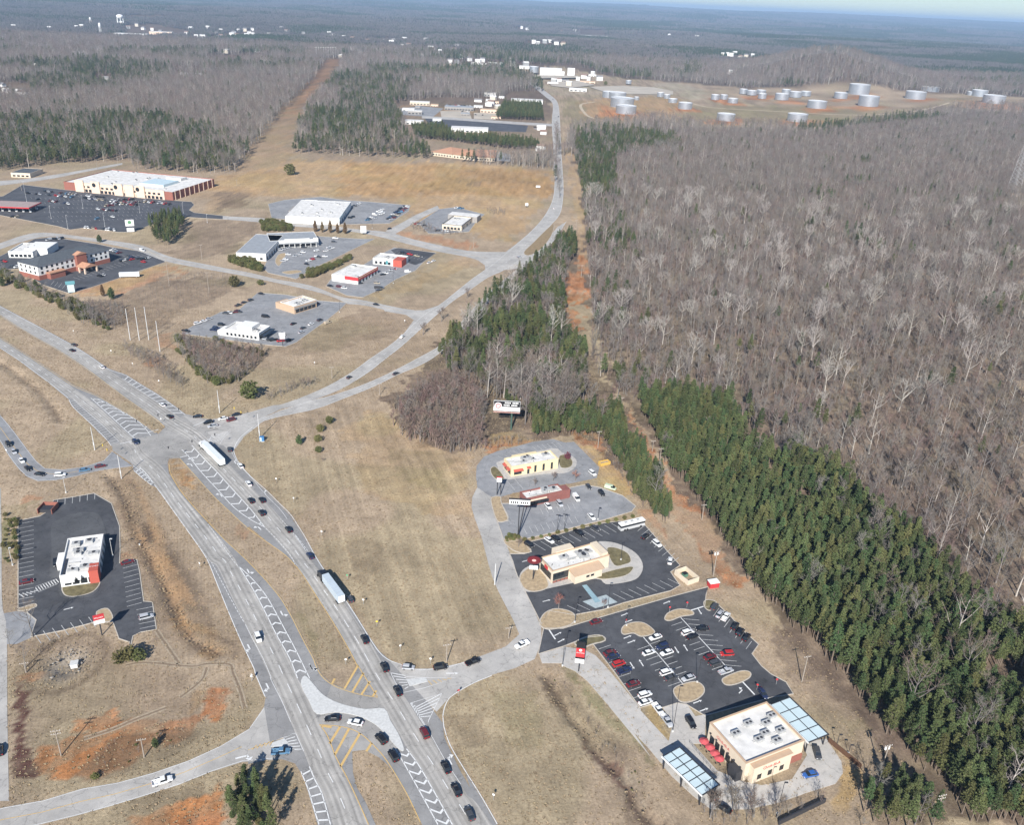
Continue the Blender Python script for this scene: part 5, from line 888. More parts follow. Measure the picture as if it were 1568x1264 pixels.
for i, s in enumerate(spots):
    p = W(*s); f = max(1, p[1]/2300)**.55; w_, d_, h_ = (hs.uniform(9,16)*f, hs.uniform(7,10)*f, hs.uniform(4.5,7)*f); r = empty('house', (*p, gz(p)-.3), hs.uniform(-.5,.5)); k = hs.choice((0,0,0,1,2)); ex = 4 if p[1] > 2400 else .6; h_ = h_ if p[1] > 2400 else h_*.8
    tag(r, 'small distant house in the woods, %s house counting from the left edge' % ordw(i+1), 'house', 'distant houses'); MB().box(-w_/2,w_/2,-d_/2,d_/2,0,h_+ex).build('wall', HW_[k], r)
    e = .7; mb = MB(); mb.loft([[(-w_/2-e,-d_/2-e,h_+ex+.002),(-w_/2-e,d_/2+e,h_+ex+.002),(-w_/2-e,0,h_+ex+d_*.35)],[(w_/2+e,-d_/2-e,h_+ex+.002),(w_/2+e,d_/2+e,h_+ex+.002),(w_/2+e,0,h_+ex+d_*.35)]]); mb.build('roof', HR_[hs.choice((0,0,1,2))], r)
# storage tanks: bottom centre and width in the photo
TK = [('A2',1325,530,95,'largest silver storage tank, nearest the county road'),('A2',1308,500,110,'wide silver tank just behind the nearest one'),('A2',1285,462,80,'pale tank half hidden behind the two widest tanks'),('A2',1245,455,62,'low silver tank at the left end of the tank farm'),('A2',1372,465,24,'narrow tank right of the clustered left tanks'),('A2',1483,450,32,'short tank left of the paired silver tanks'),('A2',1512,458,30,'slim tank between two others above the yard'),('A2',1540,478,42,'mid sized silver tank right of the slim pair'),
 ('A3',218,554,82,'silver tank on red earth nearest the bare wood, left one'),('A3',546,558,90,'silver tank on red earth nearest the bare wood, right one'),('A3',30,500,64,'silver tank at the left of the upper row'),('A3',166,457,38,'small tank in the left pair of the upper row'),('A3',205,455,34,'small low tank in the left pair of the upper row'),('A3',247,472,46,'tank with spiral stair shadow in the upper row'),('A3',294,430,36,'back row small tank, left'),('A3',334,436,46,'back row small tank, middle'),('A3',376,432,42,'back row small tank, right'),('A3',380,452,38,'tank partly hidden in front of the back row'),
 ('A3',472,458,62,'silver tank left of the middle trio'),('A3',534,446,56,'silver tank at the centre of the middle trio'),('A3',580,440,46,'silver tank at the right of the middle trio'),('A3',490,428,40,'tank behind the middle trio'),('A3',635,497,86,'wide silver tank below the middle trio'),('A3',741,452,60,'single silver tank right of the middle trio'),('A3',828,436,92,'tall white tank on the rise'),('A3',871,488,90,'wide tank below the tall white tank'),('A3',1087,456,90,'wide white tank at the right centre of the farm'),('A3',1152,430,80,'tank behind the wide right centre tank'),('A3',1330,440,34,'narrow tank in the far right trio'),('A3',1376,445,68,'middle tank in the far right trio'),('A3',1447,476,96,'widest tank in the far right trio'),('A2',1335,390,26,'small white tank in the pale yard'),('A2',897,338,44,'grey tank left of the tall industrial building')]
for c, x, y, wd, lab in TK:
    X, Y = px(c, x, y); p = G(X, Y-1); pxm = FPX/(p[1]*_cp+H*_sp); r_ = wd*CROP[c][2]/pxm/2; hh = r_*(.85 if wd < 70 else .72)*(1.35 if 'tall' in lab or wd < 40 else 1); p = (p[0], p[1]+r_*.85)
    r = empty('storage_tank', (*p, 0)); tag(r, lab, 'tank', 'storage tanks'); n_ = 24
    MB().lathe([(r_,0),(r_,hh)], n_).build('shell', M_STEEL, r, smooth=True); MB().lathe([(r_+.15,hh-.4),(r_+.15,hh+.15),(r_*.97,hh+.12),(r_*.97,hh-1.2),(.05,hh-.9)], n_).build('roof', mat('tank_roof', (.5,.51,.52), .6), r)
    mb = MB()
    for k in range(12): a_ = -2.2+k*.09; mb.box(r_+.2,r_+1.2,-.4,.4,hh*k/12,hh*k/12+.3,rz=a_)
    mb.build('spiral_stair', M_METAL, r)
# water towers of the distant town
for lab, x, y, hgt, wd in (('white water tower with many legs above the distant town',556,100,46,30),('small pale water tower left in the distant town',417,95,30,9),('thin tower with round tank between the two water towers',463,142,52,10)):
    X, Y = px('A1', x, y); p = G(X, Y); pxm = FPX/(p[1]*_cp+H*_sp); hh = hgt*.3316/pxm; r_ = wd*.3316/pxm/2; r = empty('water_tower', (*p, gz(p))); tag(r, lab, 'water tower', 'distant water towers')
    MB().lathe([(r_*.2,hh*.58),(r_,hh*.7),(r_,hh*.88),(r_*.6,hh*.97),(.05,hh)], 14).build('tank', M_SIGNW, r, smooth=True)
    for k in range(6): a_ = k*1.047; MB().tube((math.cos(a_)*r_,math.sin(a_)*r_,0),(math.cos(a_)*r_*.9,math.sin(a_)*r_*.9,hh*.7),r_*.09,r_*.09,5).build('leg', M_SIGNW, r)
# ------------------------------------------------------------------ vehicles
PAINT = {k: mat('car_paint_'+k.replace(' ', '_'), c, .35, spec=.6, metal=.0) for k, c in {'black':(.012,.012,.015),'dark grey':(.06,.062,.068),'silver':(.42,.43,.45),'white':(.74,.74,.73),'dark red':(.13,.018,.022),'red':(.42,.025,.025),'navy':(.02,.03,.075),'blue':(.035,.11,.34),'steel blue':(.09,.19,.30),'pale green':(.50,.58,.40),'beige':(.42,.36,.27)}.items()}
M_TYRE = mat('tyre_rubber', (.015,.015,.015), .9); M_RIM = mat('rim_alloy', (.4,.4,.42), .4, metal=.6); M_HEAD = mat('headlight_glass', (.75,.75,.72), .2); M_TAIL = mat('tail_light_red', (.4,.02,.02), .3)
def sec(x, w, zt, zb=.28): return [(x,-w*.9,zb),(x,-w,.55),(x,-w*.97,zt-.08),(x,-w*.82,zt),(x,w*.82,zt),(x,w*.97,zt-.08),(x,w,.55),(x,w*.9,zb)]
def frus(mb, x0, x1, w0, z0, x2, x3, w1, z1, mi=0): mb.loft([[(x0,-w0,z0),(x1,-w0,z0),(x1,w0,z0),(x0,w0,z0)],[(x2,-w1,z1),(x3,-w1,z1),(x3,w1,z1),(x2,w1,z1)]], mi)
CARS = {}
def carspec(kind):
    b, g, r = MB(), MB(), MB()
    if kind == 'sedan':
        b.loft([sec(-2.42,.74,.74),sec(-2.3,.86,.93),sec(-1.3,.92,.98),sec(.7,.92,.97),sec(1.9,.9,.84),sec(2.3,.8,.72),sec(2.42,.66,.58)]); frus(g,-1.95,1.25,.84,.94,-1.25,.35,.66,1.43); frus(r,-1.3,.4,.68,1.432,-1.2,.3,.63,1.49); hx, tx, hz_, tz, L_ = 2.36, -2.4, .62, .78, 1.48
    elif kind == 'hatch':
        b.loft([sec(-2.05,.74,.78),sec(-1.95,.86,1.0),sec(-1.0,.9,1.02),sec(.7,.9,1.0),sec(1.65,.88,.88),sec(2.0,.78,.74),sec(2.1,.64,.6)]); frus(g,-1.9,1.2,.83,.98,-1.6,.35,.67,1.5); frus(r,-1.68,.4,.69,1.502,-1.55,.3,.64,1.56); hx, tx, hz_, tz, L_ = 2.02, -2.03, .66, .85, 1.28
    elif kind == 'suv':
        b.loft([sec(-2.35,.8,.85,.36),sec(-2.28,.92,1.08,.34),sec(-1.2,.97,1.12,.34),sec(.8,.97,1.1,.34),sec(1.85,.95,1.02,.34),sec(2.28,.86,.86,.36),sec(2.38,.7,.7,.4)]); frus(g,-2.2,1.3,.9,1.08,-1.95,.6,.74,1.68); frus(r,-2.02,.65,.77,1.682,-1.9,.5,.71,1.76); hx, tx, hz_, tz, L_ = 2.3, -2.34, .78, .95, 1.42
    elif kind == 'pickup':
        b.loft([sec(-.55,.95,1.1,.4),sec(.9,.98,1.12,.4),sec(2.1,.95,1.06,.4),sec(2.6,.88,.92,.42),sec(2.72,.72,.78,.46)]); frus(g,-.55,1.3,.9,1.1,-.4,.75,.74,1.72); frus(r,-.46,.8,.77,1.722,-.38,.68,.71,1.8)
        for q in ((-2.75,-.57,-.97,-.85),(-2.75,-.57,.85,.97),(-2.75,-2.63,-.84,.84)): b.box(*q,.55,1.12)
        b.box(-2.74,-.58,-.84,.84,.5,.62); hx, tx, hz_, tz, L_ = 2.62, -2.76, .84, .92, 1.75
    else:  # van
        b.loft([sec(-2.7,.9,1.2,.34),sec(-2.62,1.0,1.32,.34),sec(1.2,1.0,1.3,.34),sec(2.2,.96,1.06,.34),sec(2.6,.86,.88,.38),sec(2.7,.7,.72,.4)]); frus(g,.2,2.1,.93,1.26,.3,1.15,.8,2.0); frus(r,-2.6,.35,.96,1.28,-2.5,.3,.82,2.1); frus(r,.2,1.1,.84,2.002,.3,.95,.78,2.1); hx, tx, hz_, tz, L_ = 2.62, -2.72, .8, 1.0, 1.65
    wz = MB(); s = .33 if kind in ('sedan','hatch') else .38
    wz.lathe([(.01,-.11),(s*.62,-.11),(s,-.1),(s,.1),(s*.62,.11),(.01,.11)], 12)
    rim = MB(); rim.lathe([(.01,-.125),(s*.58,-.118)], 10); rim.lathe([(s*.58,.118),(.01,.125)], 10)
    return b, g, r, wz, rim, hx, tx, hz_, tz, L_, s
def carmesh(kind):
    b, g, r, wz, rim, hx, tx, hz_, tz, L_, s = carspec(kind)
    D = dict(body=b.mesh('body', PAINT['white']), glass=g.mesh('windows', M_GLASS), roof=r.mesh('roof', PAINT['white']), wheel=wz.mesh('wheel', M_TYRE), rim=rim.mesh('rim', M_RIM), head=MB().box(-.06,.06,-.2,.2,-.08,.08).mesh('headlight', M_HEAD), tail=MB().box(-.05,.05,-.17,.17,-.1,.1).mesh('tail_light', M_TAIL))
    wd = .92 if kind in ('sedan','hatch') else .97
    D['pos'] = ([(L_,-wd+.12),(L_,wd-.12),(-L_,-wd+.12),(-L_,wd-.12)], s, [(hx,-.58,hz_),(hx,.58,hz_)], [(tx,-.6,tz),(tx,.6,tz)])
    J = join_list([(b,0),(g,1),(r,0)]); 
    for x, y in D['pos'][0]: J.tube((x,y-.12,s),(x,y+.12,s),s,s,8,2,True)
    D['low'] = J.mesh('car', [PAINT['white'], M_GLASS, M_TYRE]); 
    return D
def join_list(ls):
    m_ = MB()
    for q, mi in ls: k = len(m_.v); m_.v += q.v; m_.f += [tuple(i+k for i in f) for f in q.f]; m_.m += [mi]*len(q.f)
    return m_
for k in ('sedan','hatch','suv','pickup','van'): CARS[k] = carmesh(k)
def paint(o, colr):
    o.material_slots[0].link = 'OBJECT'; o.material_slots[0].material = PAINT[colr]
ALLCARS = []   # (zone phrase, colour, kind, x pixel, root)
NOUN = {'sedan':'sedan','hatch':'hatchback','suv':'suv','pickup':'pickup truck','van':'van'}
def car(c, x, y, dx, dy, colr, kind, zone, detail=True, z=.08):
    p = np.array(W(c, x, y)); d = np.array(W(c, x+dx*.2, y+dy*.2))-p; rz = math.atan2(d[1], d[0]); D = CARS[kind]
    nm = {'pickup':'pickup_truck','van':'van'}.get(kind, 'car')
    if detail:
        r = empty(nm, (*p, z), rz)
        for part in ('body','roof'): paint(obj(part, D[part], r), colr)
        obj('windows', D['glass'], r); ws, s, hs_, ts = D['pos']
        for q in ws: o = obj('wheel', D['wheel'], r, (*q, s)); o.rotation_euler = (R(90),0,0); obj('rim', D['rim'], o)
        for q in hs_: obj('headlight', D['head'], r, q)
        for q in ts: obj('tail_light', D['tail'], r, q)
    else:
        r = obj(nm, D['low'], None, (*p, z), rz); paint(r, colr)
    ALLCARS.append((zone, colr, kind, px(c, x, y)[0], r)); return r
def cars(zone, c, data, detail=True):
    for q in data: car(c, *q, zone, detail)
k_, g_, s_, w_2, dr, rd_, nv, bl = 'black','dark grey','silver','white','dark red','red','navy','blue'
cars('queueing on the frontage road','A7',[(50,905,3,4,k_,'suv'),(80,947,3,4,s_,'sedan'),(125,998,3,4,w_2,'sedan'),(160,1044,3,3,k_,'sedan'),(230,1076,4,.6,k_,'sedan'),(345,1080,4,-.3,w_2,'suv'),(485,1052,4,-.6,'steel blue','sedan'),(575,1030,4,-.7,dr,'sedan')])
cars('on the upper left stretch of the highway','A7',[(422,334,-4,-2.2,g_,'sedan'),(412,366,-4,-2.2,k_,'sedan'),(583,462,-4,-2.7,w_2,'sedan'),(928,678,-4,-3,w_2,'sedan'),(970,745,-4,-3,k_,'sedan'),(775,893,4,4,nv,'suv')])
cars('waiting at the upper crossing','A7',[(1130,745,-4,.4,k_,'sedan'),(1190,780,-4,1,k_,'suv'),(1216,800,-4,1,s_,'sedan'),(1275,757,-4,.8,w_2,'sedan'),(1320,766,-4,1,dr,'suv'),(1350,735,-4,.8,k_,'sedan')])
cars('in the right lanes below the upper crossing','A7',[(1313,935,-1,-4,g_,'suv'),(1375,1028,-3,-4,w_2,'sedan'),(1422,1130,-3,-4,w_2,'sedan')])
cars('on the right carriageway beside the open field','B3',[(1090,820,-3,-4,k_,'sedan'),(1172,816,-3,-4,k_,'sedan'),(1170,913,-3,-4,k_,'suv'),(1370,1036,-3,-4,k_,'sedan'),(1530,1232,-3,-4,nv,'sedan')])
cars('on the right carriageway beside the open field','B4',[(1052,682,-2,-4,'dark grey','hatch'),(1158,980,-2,-4,k_,'sedan')])
cars('near the lower crossing','B5',[(962,112,-2,-4,k_,'sedan'),(1130,115,4,.2,s_,'hatch'),(1357,115,4,-.6,k_,'suv'),(1055,280,-2,-4,k_,'sedan'),(1245,580,-2,-4,dr,'suv'),(1395,820,-2,-4,k_,'sedan'),(1468,980,-2,-4,k_,'sedan'),(1562,1150,-2,-4,g_,'sedan'),(595,478,-4,.2,k_,'sedan'),(758,505,-4,-.8,w_2,'sedan'),(938,622,-3,-3.4,k_,'suv'),(1025,742,-2.4,-4,k_,'suv'),(232,713,4,-.3,'steel blue','pickup')])
cars('on the left carriageway','B4',[(367,970,1.5,4,w_2,'suv')])
cars('on the access road','C2',[(350,235,4,-1.6,k_,'pickup'),(662,125,-4,1.8,w_2,'pickup')])
cars('on the lower left road','B2',[(930,895,4,-1.3,w_2,'pickup')])
cars('at the left edge of the view','B2',[(2,715,0,-4,k_,'sedan')])
cars('on the county road','A6',[(208,1035,3,-2.6,w_2,'pickup'),(60,850,4,.8,k_,'sedan'),(878,580,4,-.5,s_,'suv'),(1088,88,0,-4,k_,'sedan'),(1075,297,.5,-4,w_2,'sedan'),(135,415,-3,.6,k_,'sedan')])
cars('on the county road beside the pine wood','A8',[(845,350,4,-1.8,g_,'sedan'),(578,372,4,-2.4,g_,'hatch')])
cars('on the far part of the county road','A2',[(998,795,0,-4,k_,'sedan'),(1018,740,0,4,k_,'sedan'),(1010,540,0,4,g_,'suv'),(985,460,1,-4,k_,'sedan'),(995,660,0,-4,w_2,'sedan')], False)
cars('in the burger restaurant lot','B1',[(952,697,4,-1.2,dr,'sedan'),(1092,1106,4,-1,s_,'suv'),(200,842,4,-.9,dr,'sedan'),(418,705,.2,4,k_,'suv')])
cars('in the pale lot of the upper restaurants','B6',[(1006,422,2.5,2,w_2,'suv'),(978,522,2,3,g_,'sedan'),(1075,572,2.4,2.6,k_,'suv'),(1140,532,3,.8,'pale green','van'),(886,608,2.2,3,w_2,'van'),(762,650,2,2.5,s_,'suv'),(676,666,2,2.2,w_2,'sedan'),(1000,746,2.4,2.6,w_2,'sedan')])
cars('in the lot round the cream restaurant','B6',[(535,957,3,1.9,k_,'suv'),(685,922,3,1.9,w_2,'sedan'),(735,907,3,1.9,k_,'sedan'),(908,870,3,1.9,k_,'pickup'),(1028,832,3,1.9,g_,'sedan'),(1400,895,3,-2.4,k_,'suv'),(1485,948,3,2.4,w_2,'suv')])
cars('in the lot round the cream restaurant','B7',[(1195,395,.6,-4,w_2,'sedan')])
cars('driving into the big black lot','B7',[(645,850,4,-1.2,dr,'sedan')])
cars('in the left row of the big black lot','B8',[(265,502,4,-1.3,dr,'sedan'),(290,530,4,-1.3,nv,'sedan'),(330,585,4,-1.3,rd_,'suv'),(372,637,4,-1.3,nv,'pickup'),(440,735,4,-1.3,dr,'sedan'),(525,818,4,-1.3,w_2,'suv'),(530,872,4,-1.3,w_2,'sedan')])
cars('in the middle rows of the big black lot','B8',[(605,385,-4,1.3,w_2,'sedan'),(655,457,-4,1.3,nv,'suv'),(555,500,4,-1.3,w_2,'sedan'),(690,500,-4,1.3,w_2,'sedan'),(687,650,4,-1.3,w_2,'suv'),(722,690,4,-1.3,g_,'sedan'),(852,692,-4,1.3,s_,'sedan'),(845,350,4,-1.3,w_2,'suv'),(882,378,4,-1.3,k_,'sedan'),(955,320,-4,.2,k_,'sedan'),(1015,532,4,-1.3,dr,'sedan'),(1052,580,4,-1.3,g_,'suv'),(1140,510,-4,.2,rd_,'suv'),(1132,642,4,-1.3,s_,'pickup')])
cars('in the right row of the big black lot','B8',[(1047,157,3,-4,g_,'suv'),(1087,210,3,-4,s_,'sedan'),(1132,232,3,-4,w_2,'pickup'),(1202,300,3,-4,k_,'sedan'),(1240,347,3,-4,k_,'suv'),(1287,385,3,-4,k_,'sedan')])
cars('beside the largest restaurant','B8',[(870,1030,2.4,3.6,k_,'suv'),(625,930,2.5,3.4,w_2,'pickup'),(690,1015,2.5,3.4,s_,'pickup')])
cars('on the drive-through lane of the largest restaurant','C1',[(1267,597,1.2,4,g_,'suv'),(1220,737,-4,.8,bl,'sedan'),(560,868,-3,-3.6,k_,'suv'),(640,960,-4,-2.4,k_,'sedan'),(905,195,2,3,nv,'sedan')])
cars('in the lot of the white steakhouse','A5',[(195,958,4,-1,w_2,'suv'),(232,945,4,-1,w_2,'sedan'),(262,932,4,-1,s_,'sedan'),(130,1002,4,.6,k_,'pickup'),(435,1028,4,-.6,w_2,'sedan'),(585,920,4,.4,k_,'van'),(745,960,3,-1.2,k_,'sedan'),(800,985,3,-1.2,g_,'sedan'),(845,962,3,-1.2,w_2,'sedan'),(790,1008,3,-1.2,s_,'sedan'),(895,940,3,-1.2,g_,'suv'),(685,1018,3,1,k_,'sedan'),(718,1055,3,-1,k_,'suv'),(940,955,3,-1,'beige','van'),(560,788,4,.6,k_,'sedan'),(500,825,3,-1,g_,'suv'),(462,838,3,-1,g_,'sedan'),(428,855,3,-1,g_,'pickup')])
cars('in the lot of the shopping strip','A5',[(715,562,4,.4,w_2,'sedan'),(780,560,4,.6,s_,'sedan'),(800,550,4,.6,w_2,'suv'),(700,592,4,.3,w_2,'suv'),(685,600,4,.3,s_,'sedan'),(805,522,4,.2,k_,'sedan'),(850,512,4,0,g_,'sedan'),(930,542,4,-.5,w_2,'sedan'),(950,532,4,-.5,s_,'suv'),(965,525,4,-.5,w_2,'sedan'),(880,573,4,.3,w_2,'sedan'),(925,573,4,.3,w_2,'sedan'),(820,618,4,.8,k_,'sedan'),(985,470,3,.3,w_2,'pickup'),(975,490,3,.3,g_,'sedan')])
cars('in the shared fast food lot','A5',[(1035,712,4,.3,g_,'suv'),(955,743,4,.4,k_,'sedan'),(1005,748,4,.5,dr,'suv'),(1035,755,4,.5,w_2,'sedan'),(1125,728,4,-.4,k_,'sedan'),(1245,755,4,.2,g_,'suv'),(1222,728,4,.2,'beige','suv'),(1315,648,4,-.3,rd_,'sedan'),(1398,662,4,-.2,w_2,'van'),(1545,600,3,-1,w_2,'sedan'),(1520,610,3,-1,w_2,'sedan')])
rc = random.Random(77); pal = [w_2]*5+[k_]*4+[s_]*3+[g_]*3+[dr,rd_,nv,'beige','steel blue']
kn = ['sedan']*4+['suv']*4+['pickup']*2+['hatch','van']
def rows(zone, c, segs):
    for x0, y0, x1, y1, n, dx, dy, fill in segs:
        for i in range(n):
            if rc.random() < fill: t = (i+.5)/n; cars(zone, c, [(x0+(x1-x0)*t, y0+(y1-y0)*t, dx*rc.choice((1,-1)), dy, rc.choice(pal), rc.choice(kn))], False)
rows('in the supermarket car park','A4',[(200,215,420,235,12,9,3,.8),(480,240,780,272,16,9,3,.75),(490,226,600,236,6,9,3,.8),(600,285,800,262,12,9,3,.85),(820,250,1000,282,8,9,3,.5),(480,408,660,425,12,6,8,.85),(340,262,420,280,4,9,3,.5),(540,360,660,345,4,9,2,.6),(100,205,240,222,6,9,3,.4),(60,345,110,348,2,9,2,.9),(830,290,900,300,3,9,2,.5),(650,252,780,246,8,9,3,.9),(250,200,460,222,12,9,3,.6),(520,300,720,318,12,9,3,.5),(620,268,790,280,10,9,3,.8),(820,262,1000,275,9,9,3,.6),(120,235,330,262,12,9,3,.35),(860,315,1000,300,7,9,3,.4)])
rows('in the hotel car park','A4',[(700,560,830,610,6,9,-2,.6),(560,690,640,660,4,9,-2,.4),(730,520,850,548,5,9,3,.5),(60,630,110,636,2,9,2,.9),(780,600,860,580,3,8,2,.6),(640,535,700,560,5,9,-2,.7),(440,640,470,632,2,9,-2,.8),(0,600,50,606,3,9,2,.8),(690,600,800,585,6,9,-2,.7),(270,480,360,470,5,9,2,.6)])
rows('parked about the shopping strip','A5',[(660,540,880,480,10,9,1,.6),(720,580,960,520,10,9,1,.5),(760,620,900,575,7,9,1,.5)])
rows('parked about the two fast food places','A5',[(1230,690,1330,640,6,9,1,.6),(1340,545,1480,580,7,9,2,.5),(1150,700,1200,680,3,9,1,.6)])
rows('parked about the worn lot','A5',[(780,885,880,835,6,9,1,.7),(350,900,440,890,5,9,1,.6),(560,1045,680,1060,6,9,1,.5),(280,1000,340,960,4,9,1,.5)])
rows('on the lot of the white metal store','A5',[(1160,370,1260,300,9,9,1,.9),(1200,365,1260,320,6,9,1,.8),(1060,355,1090,345,2,9,1,.9),(1300,365,1400,285,10,9,1,.95),(1280,362,1380,282,10,9,1,.9),(1060,300,1140,262,6,9,1,.6)])
rows('in the lot of the low white clinic','A6',[(280,385,380,405,6,9,1,.7),(380,425,520,430,8,9,.5,.7),(510,295,560,300,3,9,1,.8)])
rows('in the far office park','A2',[(400,560,500,570,7,8,1,.6),(490,485,610,490,9,8,1,.6),(620,530,700,535,5,8,1,.5),(300,505,370,510,5,8,1,.5),(900,585,905,600,2,8,1,.9),(560,515,600,518,3,8,1,.6)])
groups = {}
for z_, colr, kind, x, r in ALLCARS: groups.setdefault((z_, colr, kind), []).append((x, r))
for (z_, colr, kind), lst in groups.items():
    lst.sort(key=lambda q: q[0])
    for i, (x, r) in enumerate(lst):
        nn = NOUN[kind]; lab = '%s %s %s' % (colr, nn, z_)
        if len(lst) > 1:
            lab += (', left of two' if i == 0 else ', right of two') if len(lst) == 2 else ', %s such from left' % ordw(i+1)
        tag(r, lab, {'pickup':'pickup truck','van':'van'}.get(kind, 'car'), 'vehicles '+z_)
# articulated lorries and the coach
def lorry(c, xf, yf, xr, yr, cab, label, col_t):
    a, b = np.array(W(c, xf, yf)), np.array(W(c, xr, yr)); d = a-b; ln = np.linalg.norm(d); rz = math.atan2(d[1], d[0]); r = empty('articulated_lorry', (*b, .08), rz); tag(r, label, 'truck', 'articulated lorries on the highway')
    tl = ln-6.2
    t = MB().box(0,tl,-1.28,1.28,1.15,4.05).build('trailer', col_t, r); MB().box(-.03,-.005,-1.2,1.2,1.2,3.95).build('rear_door', M_SIGNW, t)
    for i in range(8): MB().box(.3+i*tl/8.2,.36+i*tl/8.2,-1.3,1.3,4.052,4.08).build('roof_rib', M_METAL, t)
    MB().box(.6,ln-.3,-.5,.5,.75,1.14).build('chassis', M_FRAME, r)
    cb = MB(); cb.loft([[(tl+.9,-1.2,.8),(tl+.9,-1.2,3.7),(tl+.9,1.2,3.7),(tl+.9,1.2,.8)],[(tl+3.2,-1.2,.8),(tl+3.2,-1.15,3.5),(tl+3.2,1.15,3.5),(tl+3.2,1.2,.8)],[(tl+3.9,-1.15,.8),(tl+3.9,-1.0,2.3),(tl+3.9,1.0,2.3),(tl+3.9,1.15,.8)],[(tl+6.0,-.95,.8),(tl+6.0,-.85,1.9),(tl+6.0,.85,1.9),(tl+6.0,.95,.8)]]); cb.build('cab', PAINT[cab], r)
    MB().loft([[(tl+3.3,-1.05,2.5),(tl+3.3,-1.0,3.3),(tl+3.3,1.0,3.3),(tl+3.3,1.05,2.5)],[(tl+3.92,-.98,2.33),(tl+3.5,-.95,3.2),(tl+3.5,.95,3.2),(tl+3.92,.98,2.33)]]).build('windscreen', M_GLASS, r)
    wm = MB().lathe([(.01,-.28),(.5,-.26),(.5,.26),(.01,.28)], 12).mesh('wheel', M_TYRE)
    for x in (1.2,2.4,tl+.4,tl+1.6,tl+5.0):
        for y in (-1.0,1.0): obj('wheel', wm, r, (x,y,.5)).rotation_euler = (R(90),0,0)
lorry('A7',1148,902,1275,1030,'white','white articulated lorry with long pale trailer leaving the upper crossing',mat('trailer_white', (.66,.70,.70), .5, .08, .3))
lorry('B4',822,485,990,715,'black','black cab lorry with long grey trailer on the right carriageway',mat('trailer_grey', (.48,.55,.60), .4, .1, .3))
a, b = np.array(W('B6',1215,840)), np.array(W('B6',1375,800)); d = b-a; r = empty('coach', (*((a+b)/2), .08), math.atan2(d[1], d[0])); tag(r, 'long white coach with dark windows parked in the dark lot corner', 'bus'); hl = 6.0
MB().box(-hl,hl,-1.27,1.27,.4,1.75).build('lower_body', mat('coach_silver', (.5,.5,.5), .4), r); MB().box(-hl+.02,hl-.02,-1.25,1.25,1.752,2.75).build('windows', M_GLASS, r); MB().box(-hl,hl,-1.27,1.27,2.752,3.3).build('roof', M_SIGNW, r)
for x in (-3,0,3): MB().box(x-.6,x+.6,-.5,.5,3.302,3.5).build('roof_hatch', M_UNIT, r)
wm = MB().lathe([(.01,-.15),(.5,-.14),(.5,.14),(.01,.15)], 12).mesh('wheel', M_TYRE)
for x in (-4,-2.8,4):
    for y in (-1.14,1.14): obj('wheel', wm, r, (x,y,.5)).rotation_euler = (R(90),0,0)
p = np.array(W('A4',742,690)); r = empty('box_trailer', (*p,0), .28); tag(r,'long white box trailer parked beside the hotel lot','trailer'); MB().box(-7,7,-1.3,1.3,1.0,3.9).build('box', M_SIGNW, r)
for x in (-5.5,-4.3): 
    for y in (-1.05,1.05): obj('wheel', wm, r, (x,y,.5)).rotation_euler = (R(90),0,0)
MB().box(4.5,4.8,-.8,.8,0,1.0).build('landing_leg', M_METAL, r)
# ------------------------------------------------------------------ poles, signs, walls and garden plants
def where(c, x, y, top=None):
    p = np.array(W(c, x, y)); 
    if top is None: return p, 11.
    best = min(np.linspace(2, 45, 200), key=lambda h: abs(toPX(p[0], p[1], h)[1]-px(c, *top)[1])); return p, float(best)
def upole(c, x, y, top, label, arms=1, xf=False, group='wooden utility poles', h=None, rz=.3, m=None):
    p, hh = where(c, x, y, top); hh = h or hh; r = empty('utility_pole', (*p, gz(p)), rz); tag(r, label, 'utility pole', group); MB().tube((0,0,0),(0,0,hh),.2 if arms else .25,.13 if arms else .17,8,0,True).build('pole', m or (M_POLE if arms else M_GPOLE), r)
    for k in range(arms):
        z = hh-.6-k*1.1; a = MB().box(-1.3,1.3,-.08,.08,z-.08,z+.08).build('crossarm', M_POLE, r)
        for q in (-1.15,-.5,.5,1.15): MB().tube((q,0,z+.08),(q,0,z+.35),.06,.05,6).build('insulator', M_SIGNW, a)
    if xf:
        for q in (-.55,.55): MB().lathe([(.01,hh-2.2),(.3,hh-2.2),(.32,hh-1.2),(.05,hh-1.1)], 8, (q,.3)).build('transformer', M_SIGNW, r)
def lamp(c, x, y, label, top=None, h=9., heads=1, group='parking lot lamp posts', m=None, rz=0.):
    p, hh = where(c, x, y, top); hh = hh if top else h; r = empty('lamp_post', (*p, 0), rz); tag(r, label, 'lamp post', group); MB().lathe([(.3,0),(.3,.7),(.02,.7)], 8).build('base', M_ISL, r); MB().tube((0,0,.7),(0,0,hh),.1,.07,6,0,True).build('pole', m or M_FRAME, r)
    for k in range(heads): s = 1 if k == 0 else -1; MB().box(.05*s if s > 0 else -.95,.95 if s > 0 else -.05,-.22,.22,hh-.12,hh+.06).build('lamp_head', m or M_FRAME, r)
M_GPOLE = mat('galvanised_pole', (.55,.55,.54), .5, spec=.4)
for i, q in enumerate((('A7',695,1095,(668,960),'tall grey signal pole at the corner of the frontage road'),('A7',542,932,(516,800),'tall grey signal pole beside the left carriageway'),('A7',1256,720,(1240,590),'tall grey signal pole above the waiting cars'),('A7',1485,865,(1468,725),'tall grey signal pole standing by the blue bin'))):
    p, hh = where(*q[:4]); r = empty('signal_pole', (*p,0)); tag(r, q[4], 'signal pole', 'signal poles at the upper crossing'); MB().tube((0,0,0),(0,0,hh),.22,.13,8,0,True).build('pole', M_GPOLE, r); MB().box(-.25,.25,-.15,.15,hh*.22,hh*.34).build('control_box', M_GPOLE, r)
